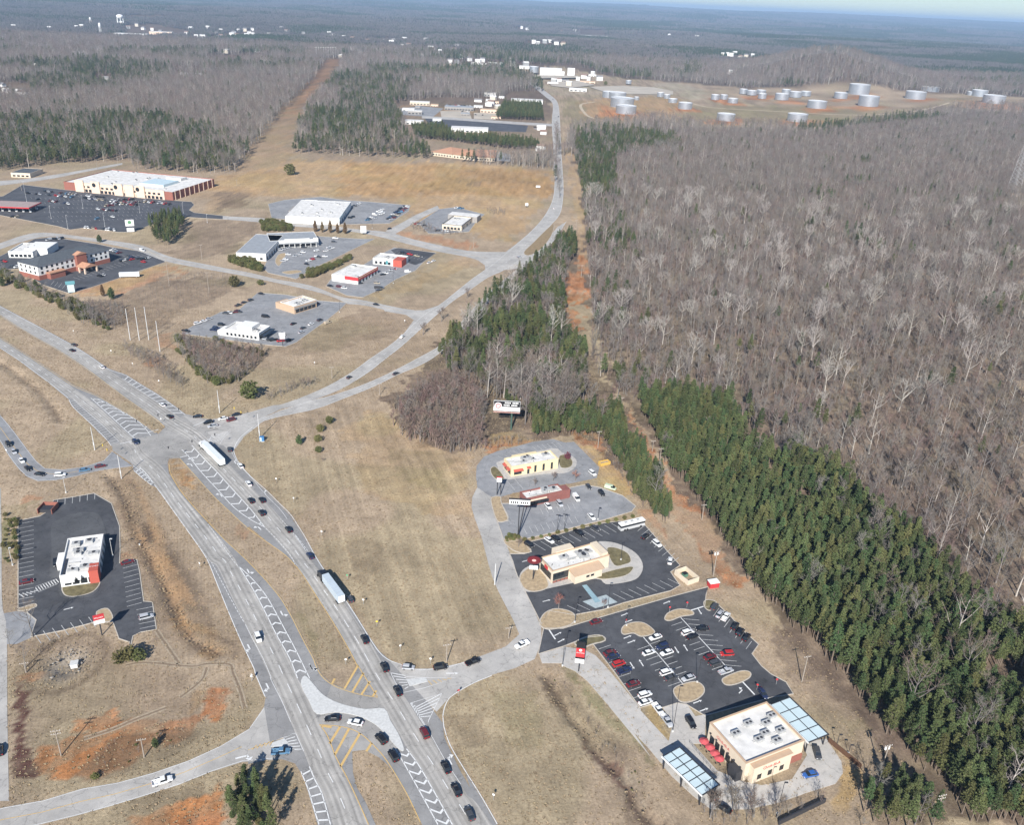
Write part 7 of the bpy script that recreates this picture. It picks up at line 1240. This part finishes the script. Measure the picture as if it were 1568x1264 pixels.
CLEAR = [L('PX',500,92,525,88,516,114,474,160,458,192,447,247,430,270,330,275,362,262,392,222,432,170,480,122),
 L('PX',600,160,660,150,770,150,780,140,850,140,850,240,660,250,655,230,625,215,620,190),
 L('PX',840,148,815,118,780,105,850,100,960,118,1040,124,1140,134,1300,136,1400,145,1500,146,1620,152,1600,170,1480,168,1250,198,1080,196,1000,184,875,200,860,240),
 L('PX',440,235,660,245,845,260,900,480,880,440,860,560,800,700,0,1264,-80,1264,-80,262,0,262,90,252,200,246,205,260,290,266,365,266),
 L('PX',850,240,882,240,905,430,905,560,870,540,875,430), L('A1',960,250,1230,250,1200,280,1000,300,940,290),
 L('A1',560,100,740,105,900,125,900,150,520,155), L('A2',490,280,760,285,760,310,500,310), L('A2',0,255,130,250,130,262,0,268), L('A2',1090,135,1250,140,1250,165,1100,160), L('A2',810,290,950,300,1090,300,1200,330,1000,345,830,345), L('A2',880,205,1040,220,1040,235,880,228), L('A2',820,120,890,130,890,145,820,142),
 L('A3',180,262,350,270,350,285,180,278), L('A3',600,235,650,228,760,270,700,265), L('A2',170,170,270,170,270,185,170,185), L('A1',800,320,940,320,940,345,800,345), L('A1',0,380,140,390,150,440,0,450), L('A1',440,350,520,350,520,390,440,385), L('A1',890,160,1180,120,1180,160,900,175), L('A2',270,470,480,450,480,540,290,540), L('A2',450,205,480,205,480,260,450,260)]
PINEPOLY = [L('PX',0,185,210,190,212,225,200,250,90,255,0,265), L('PX',205,235,365,225,362,266,290,266,205,259), L('PX',462,200,470,170,600,165,612,190,600,197), L('PX',445,250,450,220,600,212,660,230,660,250), L('PX',760,168,830,170,830,188,760,190), L('PX',878,205,940,200,1030,210,1045,228,945,240,940,295,888,295),
 L('A1',0,560,560,540,600,640,0,760), L('A1',340,280,550,290,540,360,330,360), L('A2',0,400,250,380,330,400,280,620,0,600), L('A2',0,640,330,620,440,740,0,760), L('A2',120,310,800,330,800,370,130,365)]
X0 = L('PX',-60,1264)
allp = []
# near stands
pr_ = scatter(PINE_R, 2.35, 1); pr_ = pr_[np.random.default_rng(77).random(len(pr_)) < .62+.5*vnoise(pr_[:,0]+60, pr_[:,1]+60, 9, 58)]
for hb in PINE_HOLES: pr_ = pr_[~inpoly(pr_[:,0], pr_[:,1], hb)]
pr_ = pr_[pdist(pr_[:,0], pr_[:,1], PINE_R) > 1.6+2.2*vnoise(pr_[:,0]+90, pr_[:,1]+90, 7, 59)]; ps_ = scatter(PINE_S, 2.25, 2); ps_ = ps_[pdist(ps_[:,0], ps_[:,1], PINE_S+PINE_S[:1]) > .9]; pr_ = np.r_[pr_, ps_]
mw = scatter(MIDWOOD, 4.0, 3); f_ = vnoise(mw[:,0]+500, mw[:,1]+500, 9, 51)*.6+vnoise(mw[:,0]+500, mw[:,1]+500, 30, 50)*.4; up = mw[:,1] > np.array(W('C8',0,430))[1]
mk = ((f_ > .48) & up) | (f_ > .64); mp = mw[mk]; mbare = mw[~mk]
br_ = scatter(BARE_R, 5.6, 4); br_ = br_[(np.random.default_rng(44).random(len(br_)) < np.clip(.38+(br_[:,1]-330)/500, .38, 1))]; pm_ = np.zeros(len(br_), bool)
for q in PINEPOLY: pm_ |= inpoly(br_[:,0], br_[:,1], q)
f_ = vnoise(br_[:,0]+900, br_[:,1]+900, 30, 52); d_ = np.random.default_rng(5).random(len(br_))
edge = pdist(br_[:,0], br_[:,1], L('PX',905,560,900,400,880,230)) < 45
pin = (pm_ & (d_ < .8)) | ((f_ > .82) & (d_ < .3)) | (edge & (f_ > .45) & (d_ < .5)) | (d_ < .006)
pines_near = np.r_[pr_, mp, br_[pin]]; bares_near = np.r_[br_[~pin], mbare]
# spurs of bare trees inside the pine stand
k = np.random.default_rng(8).random(len(pines_near)) < .02+.10*(pines_near[:,0] > 130+0*pines_near[:,1])*vnoise(pines_near[:,0], pines_near[:,1], 12, 66); bares_near = np.r_[bares_near, pines_near[k]]; pines_near = pines_near[~k]
def split300(p, n=300):
    ok, X, Y = seen(p, 5, 10); d = np.hypot(np.hypot(p[:,0], p[:,1]), H); d = np.where(ok, d, 1e9); o = np.argsort(d); ks = seen(p, 60, 160)[0]
    return p[o[:n]], p[[i for i in o[n:] if ks[i]]]
pi_, prest = split300(pines_near); bi_, brest = split300(bares_near)
rl = random.Random(3)
insS = inpoly(pi_[:,0], pi_[:,1], PINE_S)
edged = pdist(pi_[:,0], pi_[:,1], PINE_R[:20])
def pine_label(p, e, i):
    Y_ = toPX(p[0], p[1])[1]; X_ = toPX(p[0], p[1])[0]
    rank = 'at the cleared-strip edge' if e < 5 else 'some rows inside' if e < 14 else 'deep inside'
    place = 'opposite the big black lot' if Y_ < 1010 else 'opposite the largest restaurant' if Y_ < 1100 else 'opposite the brown board fence' if Y_ < 1180 else 'at the bottom right corner' if X_ > 1440 else 'beside the lowest wooden pole'
    return '%s pine %s of the dense stand, %s' % ('olive green' if i % 3 == 0 else 'dark green', rank, place)
def bare_label(p, i):
    X_, Y_ = toPX(p[0], p[1]); place = 'at the right edge' if X_ > 1480 else 'right of centre' if X_ > 1300 else 'left of centre' if X_ > 1100 else 'near the corridor'
    return '%s leafless tree %s of the bare wood, %s' % ('pale barked' if i in (0, 5) else 'grey barked', place, 'hard behind the pines' if Y_ > 800 else 'farther back' if Y_ > 650 else 'beyond the first clearing')
for p, q, e_ in zip(pi_, insS, edged): ti = rl.randrange(len(PT)); tree('pine_tree', PT[ti], p, (.6 if q else .55)+(.22 if q else .5)*rl.random(), 6.28*rl.random(), pine_label(p, e_, ti), 'tree', 'pines of the dense right-hand stand')
for p in bi_: ti = rl.randrange(len(BT)); tree('bare_tree', BT[ti], p, .55+.75*rl.random(), 6.28*rl.random(), bare_label(p, ti), 'tree', 'leafless trees behind the pine stand')
rs = np.random.default_rng(9)
gn_stuff('pine_woods', prest, np.zeros(len(prest)), PJ, (.52+.52*rs.random(len(prest)))*np.where(inpoly(prest[:,0], prest[:,1], PINE_S), .7, 1), 'green pine wood filling the stand beyond the nearest pines', 'woods', 1)
gn_stuff('bare_woods', brest, GZ(brest[:,0], brest[:,1]), BJ, (.42+.5*rs.random(len(brest)))*(.75+.5*vnoise(brest[:,0]+40, brest[:,1]+40, 35, 60)), 'leafless grey wood covering the right half of the view', 'woods', 2)
k = rs.random(len(brest)) < .035; bg_ = brest[k & (brest[:,1] < 1000)]
gn_stuff('bare_woods', bg_+1.5, np.zeros(len(bg_)), [BJ[0]]+BIGP, .8+.45*rs.random(len(bg_)), 'tall pale barked leafless crowns standing out of the grey wood', 'woods', 12)
# understorey that fills the bare wood floor
us = scatter(BARE_R, 6.5, 14); us = us[seen(us, 30, 60)[0] & (us[:,1] < 800)]
gn_stuff('understorey', us, np.zeros(len(us)), SJ+SJB, .5+.5*rs.random(len(us)), 'brown saplings and brush under the leafless wood', 'brush', 3)
tk = scatter(THICK, 2.0, 15); tk = tk[(pdist(tk[:,0], tk[:,1], THICK+THICK[:1]) > 5*vnoise(tk[:,0]+7, tk[:,1]+7, 5, 63)) & (rs.random(len(tk)) < .45+.75*vnoise(tk[:,0]+17, tk[:,1]+17, 6, 64))]; gn_stuff('thicket', tk, np.zeros(len(tk)), SJB+SJ[:2], .5+.75*rs.random(len(tk)), 'brown leafless thicket left of the round-emblem billboard', 'thicket', 4)
# woods beyond, out to three kilometres
FP = []; 
def band(y0, y1, sp, seed):
    hw = y1*.68+120; p = scatter([(-hw, y0), (hw, y0), (hw, y1), (-hw, y1)], sp, seed); p = p[seen(p, 40, 0)[0]]
    k = np.ones(len(p), bool)
    for q in CLEAR+[BARE_R]: k &= ~inpoly(p[:,0], p[:,1], q)
    return p[k]
fb = np.r_[band(560, 1200, 6.5, 21), band(1200, 2200, 8.0, 22), band(2200, 3600, 12.0, 23)]
pm_ = np.zeros(len(fb), bool)
for q in PINEPOLY: pm_ |= inpoly(fb[:,0], fb[:,1], q)
f_ = vnoise(fb[:,0]+3000, fb[:,1]*.8, 260, 53)*.6+vnoise(fb[:,0]+3000, fb[:,1], 80, 54)*.4; d_ = rs.random(len(fb))
hill = np.hypot(fb[:,0]-HILLC[0], fb[:,1]-HILLC[1]); top_ = hill > 45+25*vnoise(fb[:,0], fb[:,1], 30, 61); fb, pm_, f_, d_, hill = fb[top_], pm_[top_], f_[top_], d_[top_], hill[top_]
pin = (pm_ & (d_ < .45+.5*vnoise(fb[:,0]+70, fb[:,1]+70, 40, 62))) | (~pm_ & (f_ > .585) & (d_ < .7) & (hill > 420)) | (d_ < .03)
sc_ = np.where(fb[:,1] > 2200, 1.35, 1.0)*(.75+.5*rs.random(len(fb)))
gn_stuff('pine_woods', fb[pin], GZ(fb[pin][:,0], fb[pin][:,1]), PJ[:6], sc_[pin], 'dark green pine patches across the middle distance', 'woods', 5)
gn_stuff('bare_woods', fb[~pin], GZ(fb[~pin][:,0], fb[~pin][:,1]), BJ[:5], sc_[~pin]*.95, 'grey leafless woods across the middle distance', 'woods', 6)
# far woods to the horizon: patches of many crowns
M_FPINE = mat('far_pine_crowns', (.036,.05,.025), .95, obj_var=.2); M_FTWIG = mat('far_twigs', (.135,.122,.113), .95, obj_var=.2)
def patch(seed, pf, size=70., n=42):
    rnd = np.random.default_rng(seed); mb = MB()
    for _ in range(n):
        c = (rnd.random(2)-.5)*size; hh = 11+7*rnd.random(); isp = rnd.random() < pf
        if isp:
            for k in range(3): rr = (4.4-k*1.2)*(.8+.4*rnd.random()); z0 = hh*(.25+.26*k); mb.lathe([(rr, z0), (rr*.75, z0+hh*.16), (.2, z0+hh*.42)], 6, c+rnd.normal(0,.5,2), 0)
        else:
            for k in range(16):
                a = rnd.random()*6.28; e = np.array([math.cos(a)*3.6*rnd.random(), math.sin(a)*3.6*rnd.random(), 0]); z1 = hh*(.65+.4*rnd.random()); u = np.array([math.sin(a), -math.cos(a), 0])*.4
                b0 = np.array([*c, hh*.2]); t_ = np.array([*c, 0])+e*1.3+np.array([0,0,z1]); mb.poly([b0-u*.5, b0+u*.5, t_+u, t_-u], 1)
    return mb.mesh('wood_patch', [M_FPINE, M_FTWIG])
PAT = [patch(400+i, .95) for i in range(3)]; PAB = [patch(410+i, .06) for i in range(3)]; PAM = [patch(420+i, .45) for i in range(2)]
def fband(y0, y1, sp, seed):
    hw = y1*.66+300; p = scatter([(-hw, y0), (hw, y0), (hw, y1), (-hw, y1)], sp, seed); return p[seen(p, 60, 0)[0]]
ff = np.r_[fband(3550, 7000, 62, 31), fband(7000, 13000, 110, 32), fband(13000, 30000, 240, 33)]
f_ = vnoise(ff[:,0]+60000, ff[:,1], 420, 55)*.6+vnoise(ff[:,0]+60000, ff[:,1], 1300, 56)*.4
big = np.where(ff[:,1] > 13000, 3.2, np.where(ff[:,1] > 7000, 1.65, 1.0))
op = vnoise(ff[:,0]+81000, ff[:,1], 600, 57) < .9
k = np.ones(len(ff), bool)
for q in CLEAR: k &= ~inpoly(ff[:,0], ff[:,1], q)
ff, f_, big = ff[k & op], f_[k & op], big[k & op]
zz = GZ(ff[:,0], ff[:,1])-1
a = f_ > .62; b_ = f_ < .52
gn_stuff('distant_woods', ff[a], zz[a], PAT, big[a], 'dark pine woods far off below the horizon', 'woods', 7)
gn_stuff('distant_woods', ff[b_], zz[b_], PAB, big[b_], 'hazy grey leafless woods far off below the horizon', 'woods', 8)
c_ = ~a & ~b_; gn_stuff('distant_woods', ff[c_], zz[c_], PAM, big[c_], 'mixed hazy woods far off below the horizon', 'woods', 9)
print('TREES', len(pi_), len(bi_), len(prest), len(brest), len(us), len(tk), len(fb), len(ff))
# ------------------------------------------------------------------ single trees, shrubs and brush outside the woods
def blob(seed, r, h, m, n=240, leaf=.22, cone=0.0):
    rnd = np.random.default_rng(seed); cr = MB()
    for _ in range(n):
        d = rnd.normal(size=3); d /= np.linalg.norm(d); t = rnd.random()**.35; z = (d[2]*t*.5+.5); rr = r*(1-cone*z)*(.8+.35*vnoise(d[0]*3+9, d[1]*3+9, 1, seed)); p = (d[0]*t*rr, d[1]*t*rr, .2+z*h); tuft(cr, p, .18, leaf, rnd, 3, 0)
    tr = MB(); tr.tube((0,0,0),(0,0,h*.7),.1+.01*h,.04,5); return tr.mesh('trunk', M_BARK), cr.mesh('crown', m)
CEDAR = [blob(500+i, 1.9, 4.6, M_CEDAR, 330, .26, .55) for i in range(3)]; BUSH = [blob(510+i, 1.5, 2.4, M_SHRUB, 200, .22, .1) for i in range(3)]; CYPR = [blob(520+i, 1.7, 7.5, mat('cypress_brown', (.15,.10,.045), .9, obj_var=.1), 380, .3, .75) for i in range(2)]
OLV = [blob(530+i, 2.3, 4.2, M_SHRUB, 300, .3, .2) for i in range(2)]; RED = [blob(540, 1.7, 4.2, M_REDL, 220, .25, .1)]; TW = [bare(550+i, 5.5, .9, .05, 8, 1.0) for i in range(3)]; TWM = [(t.mesh('trunk', M_GBARK), c.mesh('crown', M_BTWIG)) for t, c in TW]; TWR = [(t.mesh('trunk', M_GBARK), c.mesh('crown', M_RTWIG)) for t, c in TW[:1]]
for q in (('A8',292,750,CEDAR[0],1.15,'evergreen_tree','dark evergreen standing alone left of the row in the field','tree'),('A8',465,632,OLV[0],1.05,'evergreen_tree','topmost olive evergreen of the row in the field','tree'),('A8',412,678,OLV[1],.95,'evergreen_tree','second olive evergreen from the top of the field row','tree'),('A8',400,735,OLV[0],.95,'evergreen_tree','third olive evergreen from the top of the field row','tree'),('A8',402,795,BUSH[0],1.3,'shrub','lowest round shrub of the field row','shrub'),('A8',425,850,TWM[0],.35,'shrub','tiny leafless bush below the field row','shrub'),
    ('B2',690,205,BUSH[1],1.7,'shrub','left half of the green shrub clump below the burger lot','shrub'),('B2',740,190,BUSH[2],2.0,'shrub','middle of the green shrub clump below the burger lot','shrub'),('B2',795,195,BUSH[0],1.7,'shrub','right half of the green shrub clump below the burger lot','shrub'),('B2',890,690,CEDAR[1],.7,'shrub','small dark shrub on the red clay bank','shrub'),('B2',545,870,BUSH[0],.8,'shrub','low green shrub at the foot of the clay bank','shrub'),
    ('B6',822,310,RED[0],1.0,'ornamental_tree','dark red leaved tree beside the yellow restaurant','tree'),('B6',715,475,TWM[1],.75,'bare_tree','small leafless tree between the two upper restaurants','tree'),('B6',880,470,TWR[0],.85,'bare_tree','russet leafless tree on the upper lot edge','tree'),('B6',580,510,TWM[2],.6,'bare_tree','small leafless tree behind the red fronted restaurant','tree'),('B7',370,745,TWR[0],.95,'bare_tree','russet leafless tree on the large straw island','tree'),('B6',455,965,TWM[0],.7,'bare_tree','small leafless tree on the island by the dark lot','tree'),('B7',700,740,TWM[1],.6,'bare_tree','small leafless tree beside the accessible bay','tree'),
    ('C1',710,960,TWM[0],1.3,'bare_tree','leafless tree in front of the drive-through, left','tree'),('C1',840,1010,TWM[1],1.3,'bare_tree','leafless tree in front of the drive-through, middle','tree'),('C1',1000,1020,TWM[2],1.2,'bare_tree','leafless tree in front of the drive-through, right','tree'),('C1',560,1020,TWM[1],1.4,'bare_tree','leafless tree over the bend of the concrete lane','tree'),
    ('B2',150,235,BT[1],.6,'bare_tree','wide leafless tree beside the stone basin','tree'),('B2',60,120,BT[4],.5,'bare_tree','leafless tree between the stone basin and the left road','tree'),('B1',245,1245,BT[3],.72,'bare_tree','leafless tree casting a shadow over the burger lot','tree'),('A5',725,105,OLV[0],3.2,'evergreen_tree','large round evergreen alone at the field corner','tree'),('A4',570,490,CEDAR[0],1.5,'evergreen_tree','dark conifer beside the hotel roof','tree'),('A4',590,800,CYPR[0],1.25,'evergreen_tree','left dark conifer of the pair below the hotel sign','tree'),('A4',640,815,CEDAR[1],1.7,'evergreen_tree','right dark conifer of the pair below the hotel sign','tree'),('A4',1340,745,OLV[1],1.9,'shrub','tall green shrub beside the commercial road slope','shrub'),('A4',1490,735,BUSH[0],1.8,'shrub','small round shrub on the slope by the commercial road','shrub'),
    ('A7',1430,640,OLV[0],2.4,'evergreen_tree','green tree at the end of the roadside brush','tree'),('A4',125,720,CEDAR[2],1.5,'evergreen_tree','conifer at the left front of the hotel','tree'),('A4',205,745,CEDAR[0],1.2,'evergreen_tree','small conifer at the hotel lot corner','tree'),('A4',15,740,CEDAR[1],1.6,'evergreen_tree','conifer at the left edge below the hotel','tree'),('A2',920,375,OLV[0],3.6,'evergreen_tree','round dark tree in the tank farm yard','tree'),('A2',1228,388,OLV[1],2.6,'evergreen_tree','dark tree between the works and the tanks','tree'),('A6',435,945,TWM[0],1.5,'bare_tree','leafless bush in the county road median, upper','shrub'),('A6',330,1020,TWM[1],1.3,'bare_tree','leafless bush in the county road median, lower','shrub'),('A6',580,810,TWM[2],1.1,'bare_tree','leafless bush high in the county road median','shrub')):
    tree(q[5], q[3], W(q[0], q[1], q[2]), q[4], random.random()*6, q[6], q[7], None)
for i, x in enumerate((870,910,955,997,1040)): tree('cypress_tree', CYPR[i % 2], W('A5', x, 430+i*3), 1.35+.2*(i % 2 == 0), i, 'brown pointed cypress above the shopping strip, %s from left' % ordw(i+1), 'tree', 'cypress row')
for i in range(14): tree('shrub', BUSH[i % 3], W('B6', 500+i*62, 920-i*13.5), .5+.25*random.random(), i, 'low green hedge shrub on the verge between two lots, %s from left' % ordw(i+1), 'shrub', 'hedge shrubs on the verge')
gs = np.random.default_rng(60)
def brush(name, polys, sp, protos, lo, hi, label, seed):
    p = np.concatenate([scatter(q, sp, seed+i) for i, q in enumerate(polys)]); gn_stuff(name, p, np.zeros(len(p)), protos, lo+(hi-lo)*gs.random(len(p)), label, 'brush', seed)
bshm = [join(*[MB(), MB()])] if False else None
BUSHJ = [b[1] for b in BUSH]; OLVJ = [b[1] for b in OLV]
brush('scrub', [L('A4',0,680,60,740,200,800,330,860,480,960,640,1000,560,900,420,830,250,780,120,720,0,640)], 3.0, OLVJ+[SJ[0]], .5, 1.05, 'olive scrub along the bank below the hotel', 61)
brush('scrub', [L('A4',480,920,640,1000,700,960,720,860,560,840,450,850), L('A7',700,340,860,380,1000,480,1080,560,1060,600,900,500,740,400), L('A8',100,480,280,420,420,380,420,400,260,450,120,500)], 2.6, SJ, .35, .75, 'brown leafless scrub beside the highway bank', 62)
brush('thicket', [L('A7',1040,310,1180,330,1450,380,1520,400,1400,520,1300,560,1180,520,1100,440)], 2.4, SJ+SJB, .45, .95, 'leafless thicket below the white steakhouse', 63)
brush('thicket', [L('A7',1010,300,1060,300,1130,430,1200,520,1330,520,1400,500,1380,540,1250,570,1160,540,1080,450,1010,370), L('A7',1200,300,1300,320,1520,385,1500,400,1280,345)], 3.0, OLVJ+SJ[:1], .4, 1.1, 'olive evergreen rim of the thicket below the steakhouse', 64)
brush('thicket', [L('A4',850,400,960,350,1050,350,1060,400,1010,480,960,525,900,500)], 4.0, [PJ[0], PJ[2], PJ[4]], .55, .8, 'clump of green pines between car park and commercial road', 65)
brush('scrub', [L('A5',375,585,470,575,580,640,560,660,470,640,380,610), L('A5',780,700,840,660,960,630,1060,575,1080,585,980,640,860,695), L('A5',560,380,620,370,740,405,730,428,570,428)], 2.8, OLVJ, .7, 1.2, 'green evergreen hedge round the shopping strip', 66)
brush('scrub', [L('A4',900,700,1100,660,1400,700,1330,780,1100,880,900,960,720,960,700,860)], 5.0, SJ, .18, .4, 'low brown brush on the slope below the commercial road', 67)
brush('scrub', [L('C2',850,330,930,330,1060,500,1180,640,1330,850,1497,1100,1497,1264,1440,1200,1290,960,1150,760,1000,580,880,420)], 3.2, SJ+[BUSHJ[0]], .12, .28, 'low brown weeds along the ditch', 68)
brush('scrub', [L('C1',520,960,700,930,900,960,1050,940,1300,880,1320,910,1000,1063,560,1063,480,1000)], 2.2, SJ, .25, .6, 'leafless brush between lane and black wall', 69)
brush('pine_clump', [L('B2',1290,930,1400,880,1480,940,1560,1040,1568,1200,1360,1200,1310,1060)], 1.9, PJ[:5]+[c[1] for c in CEDAR]+[OLVJ[0]], .42, .68, 'dark pine clump at the bottom edge beside the highway', 70)
brush('pine_clump', [L('C3',500,1080,620,1030,760,1080,880,1200,900,1290,470,1290)], 3.2, PJ[:5]+BJ[1:2]+SJ[:1], .5, .85, 'mixed pines and bare trees below the cleared strip', 71)
brush('scrub', [L('B1',20,330,130,380,132,690,20,700)], 2.4, BUSHJ, .4, .8, 'green hedge left of the burger lot', 72)
brush('shrub_bed', [L('B6',365,900,390,870,470,880,480,905,370,925)], 1.0, [BUSHJ[0]], .4, .6, 'orange shrub bed under the tall board sign', 73)
brush('scrub', [L('B2',420,760,560,650,880,590,1160,560,1100,650,800,790,560,870)], 4.0, SJ+[BUSHJ[1]], .12, .3, 'sparse weeds on the red clay bank', 74)
brush('pine_row', [L('A2',330,600,480,595,520,640,700,650,900,670,930,690,800,695,560,660,350,640)], 5.0, PJ[:4], .75, 1.05, 'row of pines in front of the white warehouses', 75)
brush('pine_row', [L('A2',760,490,930,495,940,560,720,550)], 5.0, PJ[:3], .8, 1.1, 'square pine block beside the county road', 76)
brush('scrub', [L('A6',240,400,330,380,400,420,560,440,560,450,420,450,300,430), L('A6',690,300,800,310,790,340,700,330)], 3.0, SJ, .3, .6, 'leafless shrubs round the low white clinic', 77)
brush('scrub', [L('B6',230,200,330,150,560,160,560,175,330,235,230,260), L('B6',1050,130,1180,260,1260,420,1330,600,1300,600,1200,420,1100,270)], 2.6, SJ, .25, .5, 'brown brush along the edge of the upper lots', 78)

p = W('B6',1095,350); r = empty('skip_container', (*p,0), .5); tag(r,'yellow open container on the bare bank right of the worn lot','container'); MB().box(-2.6,2.6,-1.2,1.2,.2,.4).box(-2.6,2.6,-1.3,-1.2,.2,1.8).box(-2.6,2.6,1.2,1.3,.2,1.8).box(-2.7,-2.6,-1.3,1.3,.2,1.8).box(2.6,2.7,-1.3,1.3,.2,1.8).build('bin', mat('yellow_bin',(.62,.40,.10),.7,.2,1), r); MB().box(-2.4,2.4,-1.1,1.1,.41,1.2).build('load', M_STRAW, r)

# dead grass tussocks over the near fields: far too many to count
M_DEAD = mat('dead_grass', (.30,.232,.145), 1, obj_var=.06, spec=.05); M_DEAD2 = mat('dead_grass_brown', (.215,.165,.105), 1, obj_var=.06, spec=.05)
def tussock(seed, m_):
    rnd = np.random.default_rng(seed); mb = MB()
    for _ in range(9):
        a = rnd.random()*6.28; b = np.array([math.cos(a), math.sin(a), 0])*.12; u = np.array([-math.sin(a), math.cos(a), 0])*.09; t = b*(2.2+1.5*rnd.random())+np.array([0,0,.12+.22*rnd.random()]); mb.poly([b-u, b+u, t+u*.4, t-u*.4])
    return mb.mesh('tussock', m_)
TUS = [tussock(700+i, M_DEAD if i < 4 else M_DEAD2) for i in range(6)]
fld = scatter([(-260, 140), (260, 140), (330, 560), (-330, 560)], 1.35, 90); fld = fld[seen(fld, 10, 10)[0]]
k = np.ones(len(fld), bool)
for a, b in list(SIDE.values())+[(SBL, SBR), (NBL, NBR)]: k &= ~inpoly(fld[:,0], fld[:,1], [tuple(q) for q in a]+[tuple(q) for q in b][::-1])
for o_, q in LOTS.values(): k &= ~inpoly(fld[:,0], fld[:,1], q)
for o_ in bpy.data.objects:
    if o_.name.split('.')[0] in ('concrete_drive','concrete_apron','concrete_lane','traffic_island','planting_island','intersection','wall','roof') and o_.type == 'MESH':
        if o_.name.split('.')[0] in ('wall', 'roof'): continue
        P_ = np.array([v.co[:2] for v in o_.data.vertices]); lo, hi = P_.min(0), P_.max(0); k &= ~((fld[:,0] > lo[0]) & (fld[:,0] < hi[0]) & (fld[:,1] > lo[1]) & (fld[:,1] < hi[1])) if o_.name.startswith(('traffic','planting','concrete_a','concrete_l')) else ~inpoly(fld[:,0], fld[:,1], [tuple(v) for v in P_])
for q in (BARE_R, PINE_R): k &= ~inpoly(fld[:,0], fld[:,1], q)
dn_ = vnoise(fld[:,0]+11, fld[:,1]+11, 12, 91)*.6+vnoise(fld[:,0]+11, fld[:,1]+11, 3.5, 92)*.5
fld = fld[k & (gs.random(len(fld)) < dn_*1.15)]
gn_stuff('dead_grass', fld, np.zeros(len(fld))-.02, TUS, .5+.9*gs.random(len(fld)), 'dead tan grass tussocks over the verges and fields', 'grass', 93)
print('TUSSOCKS', len(fld))
# ------------------------------------------------------------------ haze: one closed box of thin air round the whole place
mb = MB(); mb.box(-45000, 45000, -3000, 47000, -40, 330)
m = bpy.data.materials.new('thin_haze'); m.use_nodes = True; n = m.node_tree.nodes; n.clear()
out = n.new('ShaderNodeOutputMaterial'); pv = n.new('ShaderNodeVolumePrincipled'); pv.inputs['Color'].default_value = (.50,.71,1,1); pv.inputs['Density'].default_value = 6.0e-5; pv.inputs['Anisotropy'].default_value = 0.0
m.node_tree.links.new(pv.outputs[0], out.inputs['Volume']); hz = mb.build('haze', m); tag(hz, 'thin blue winter haze over the far woods', 'haze', kind='stuff')
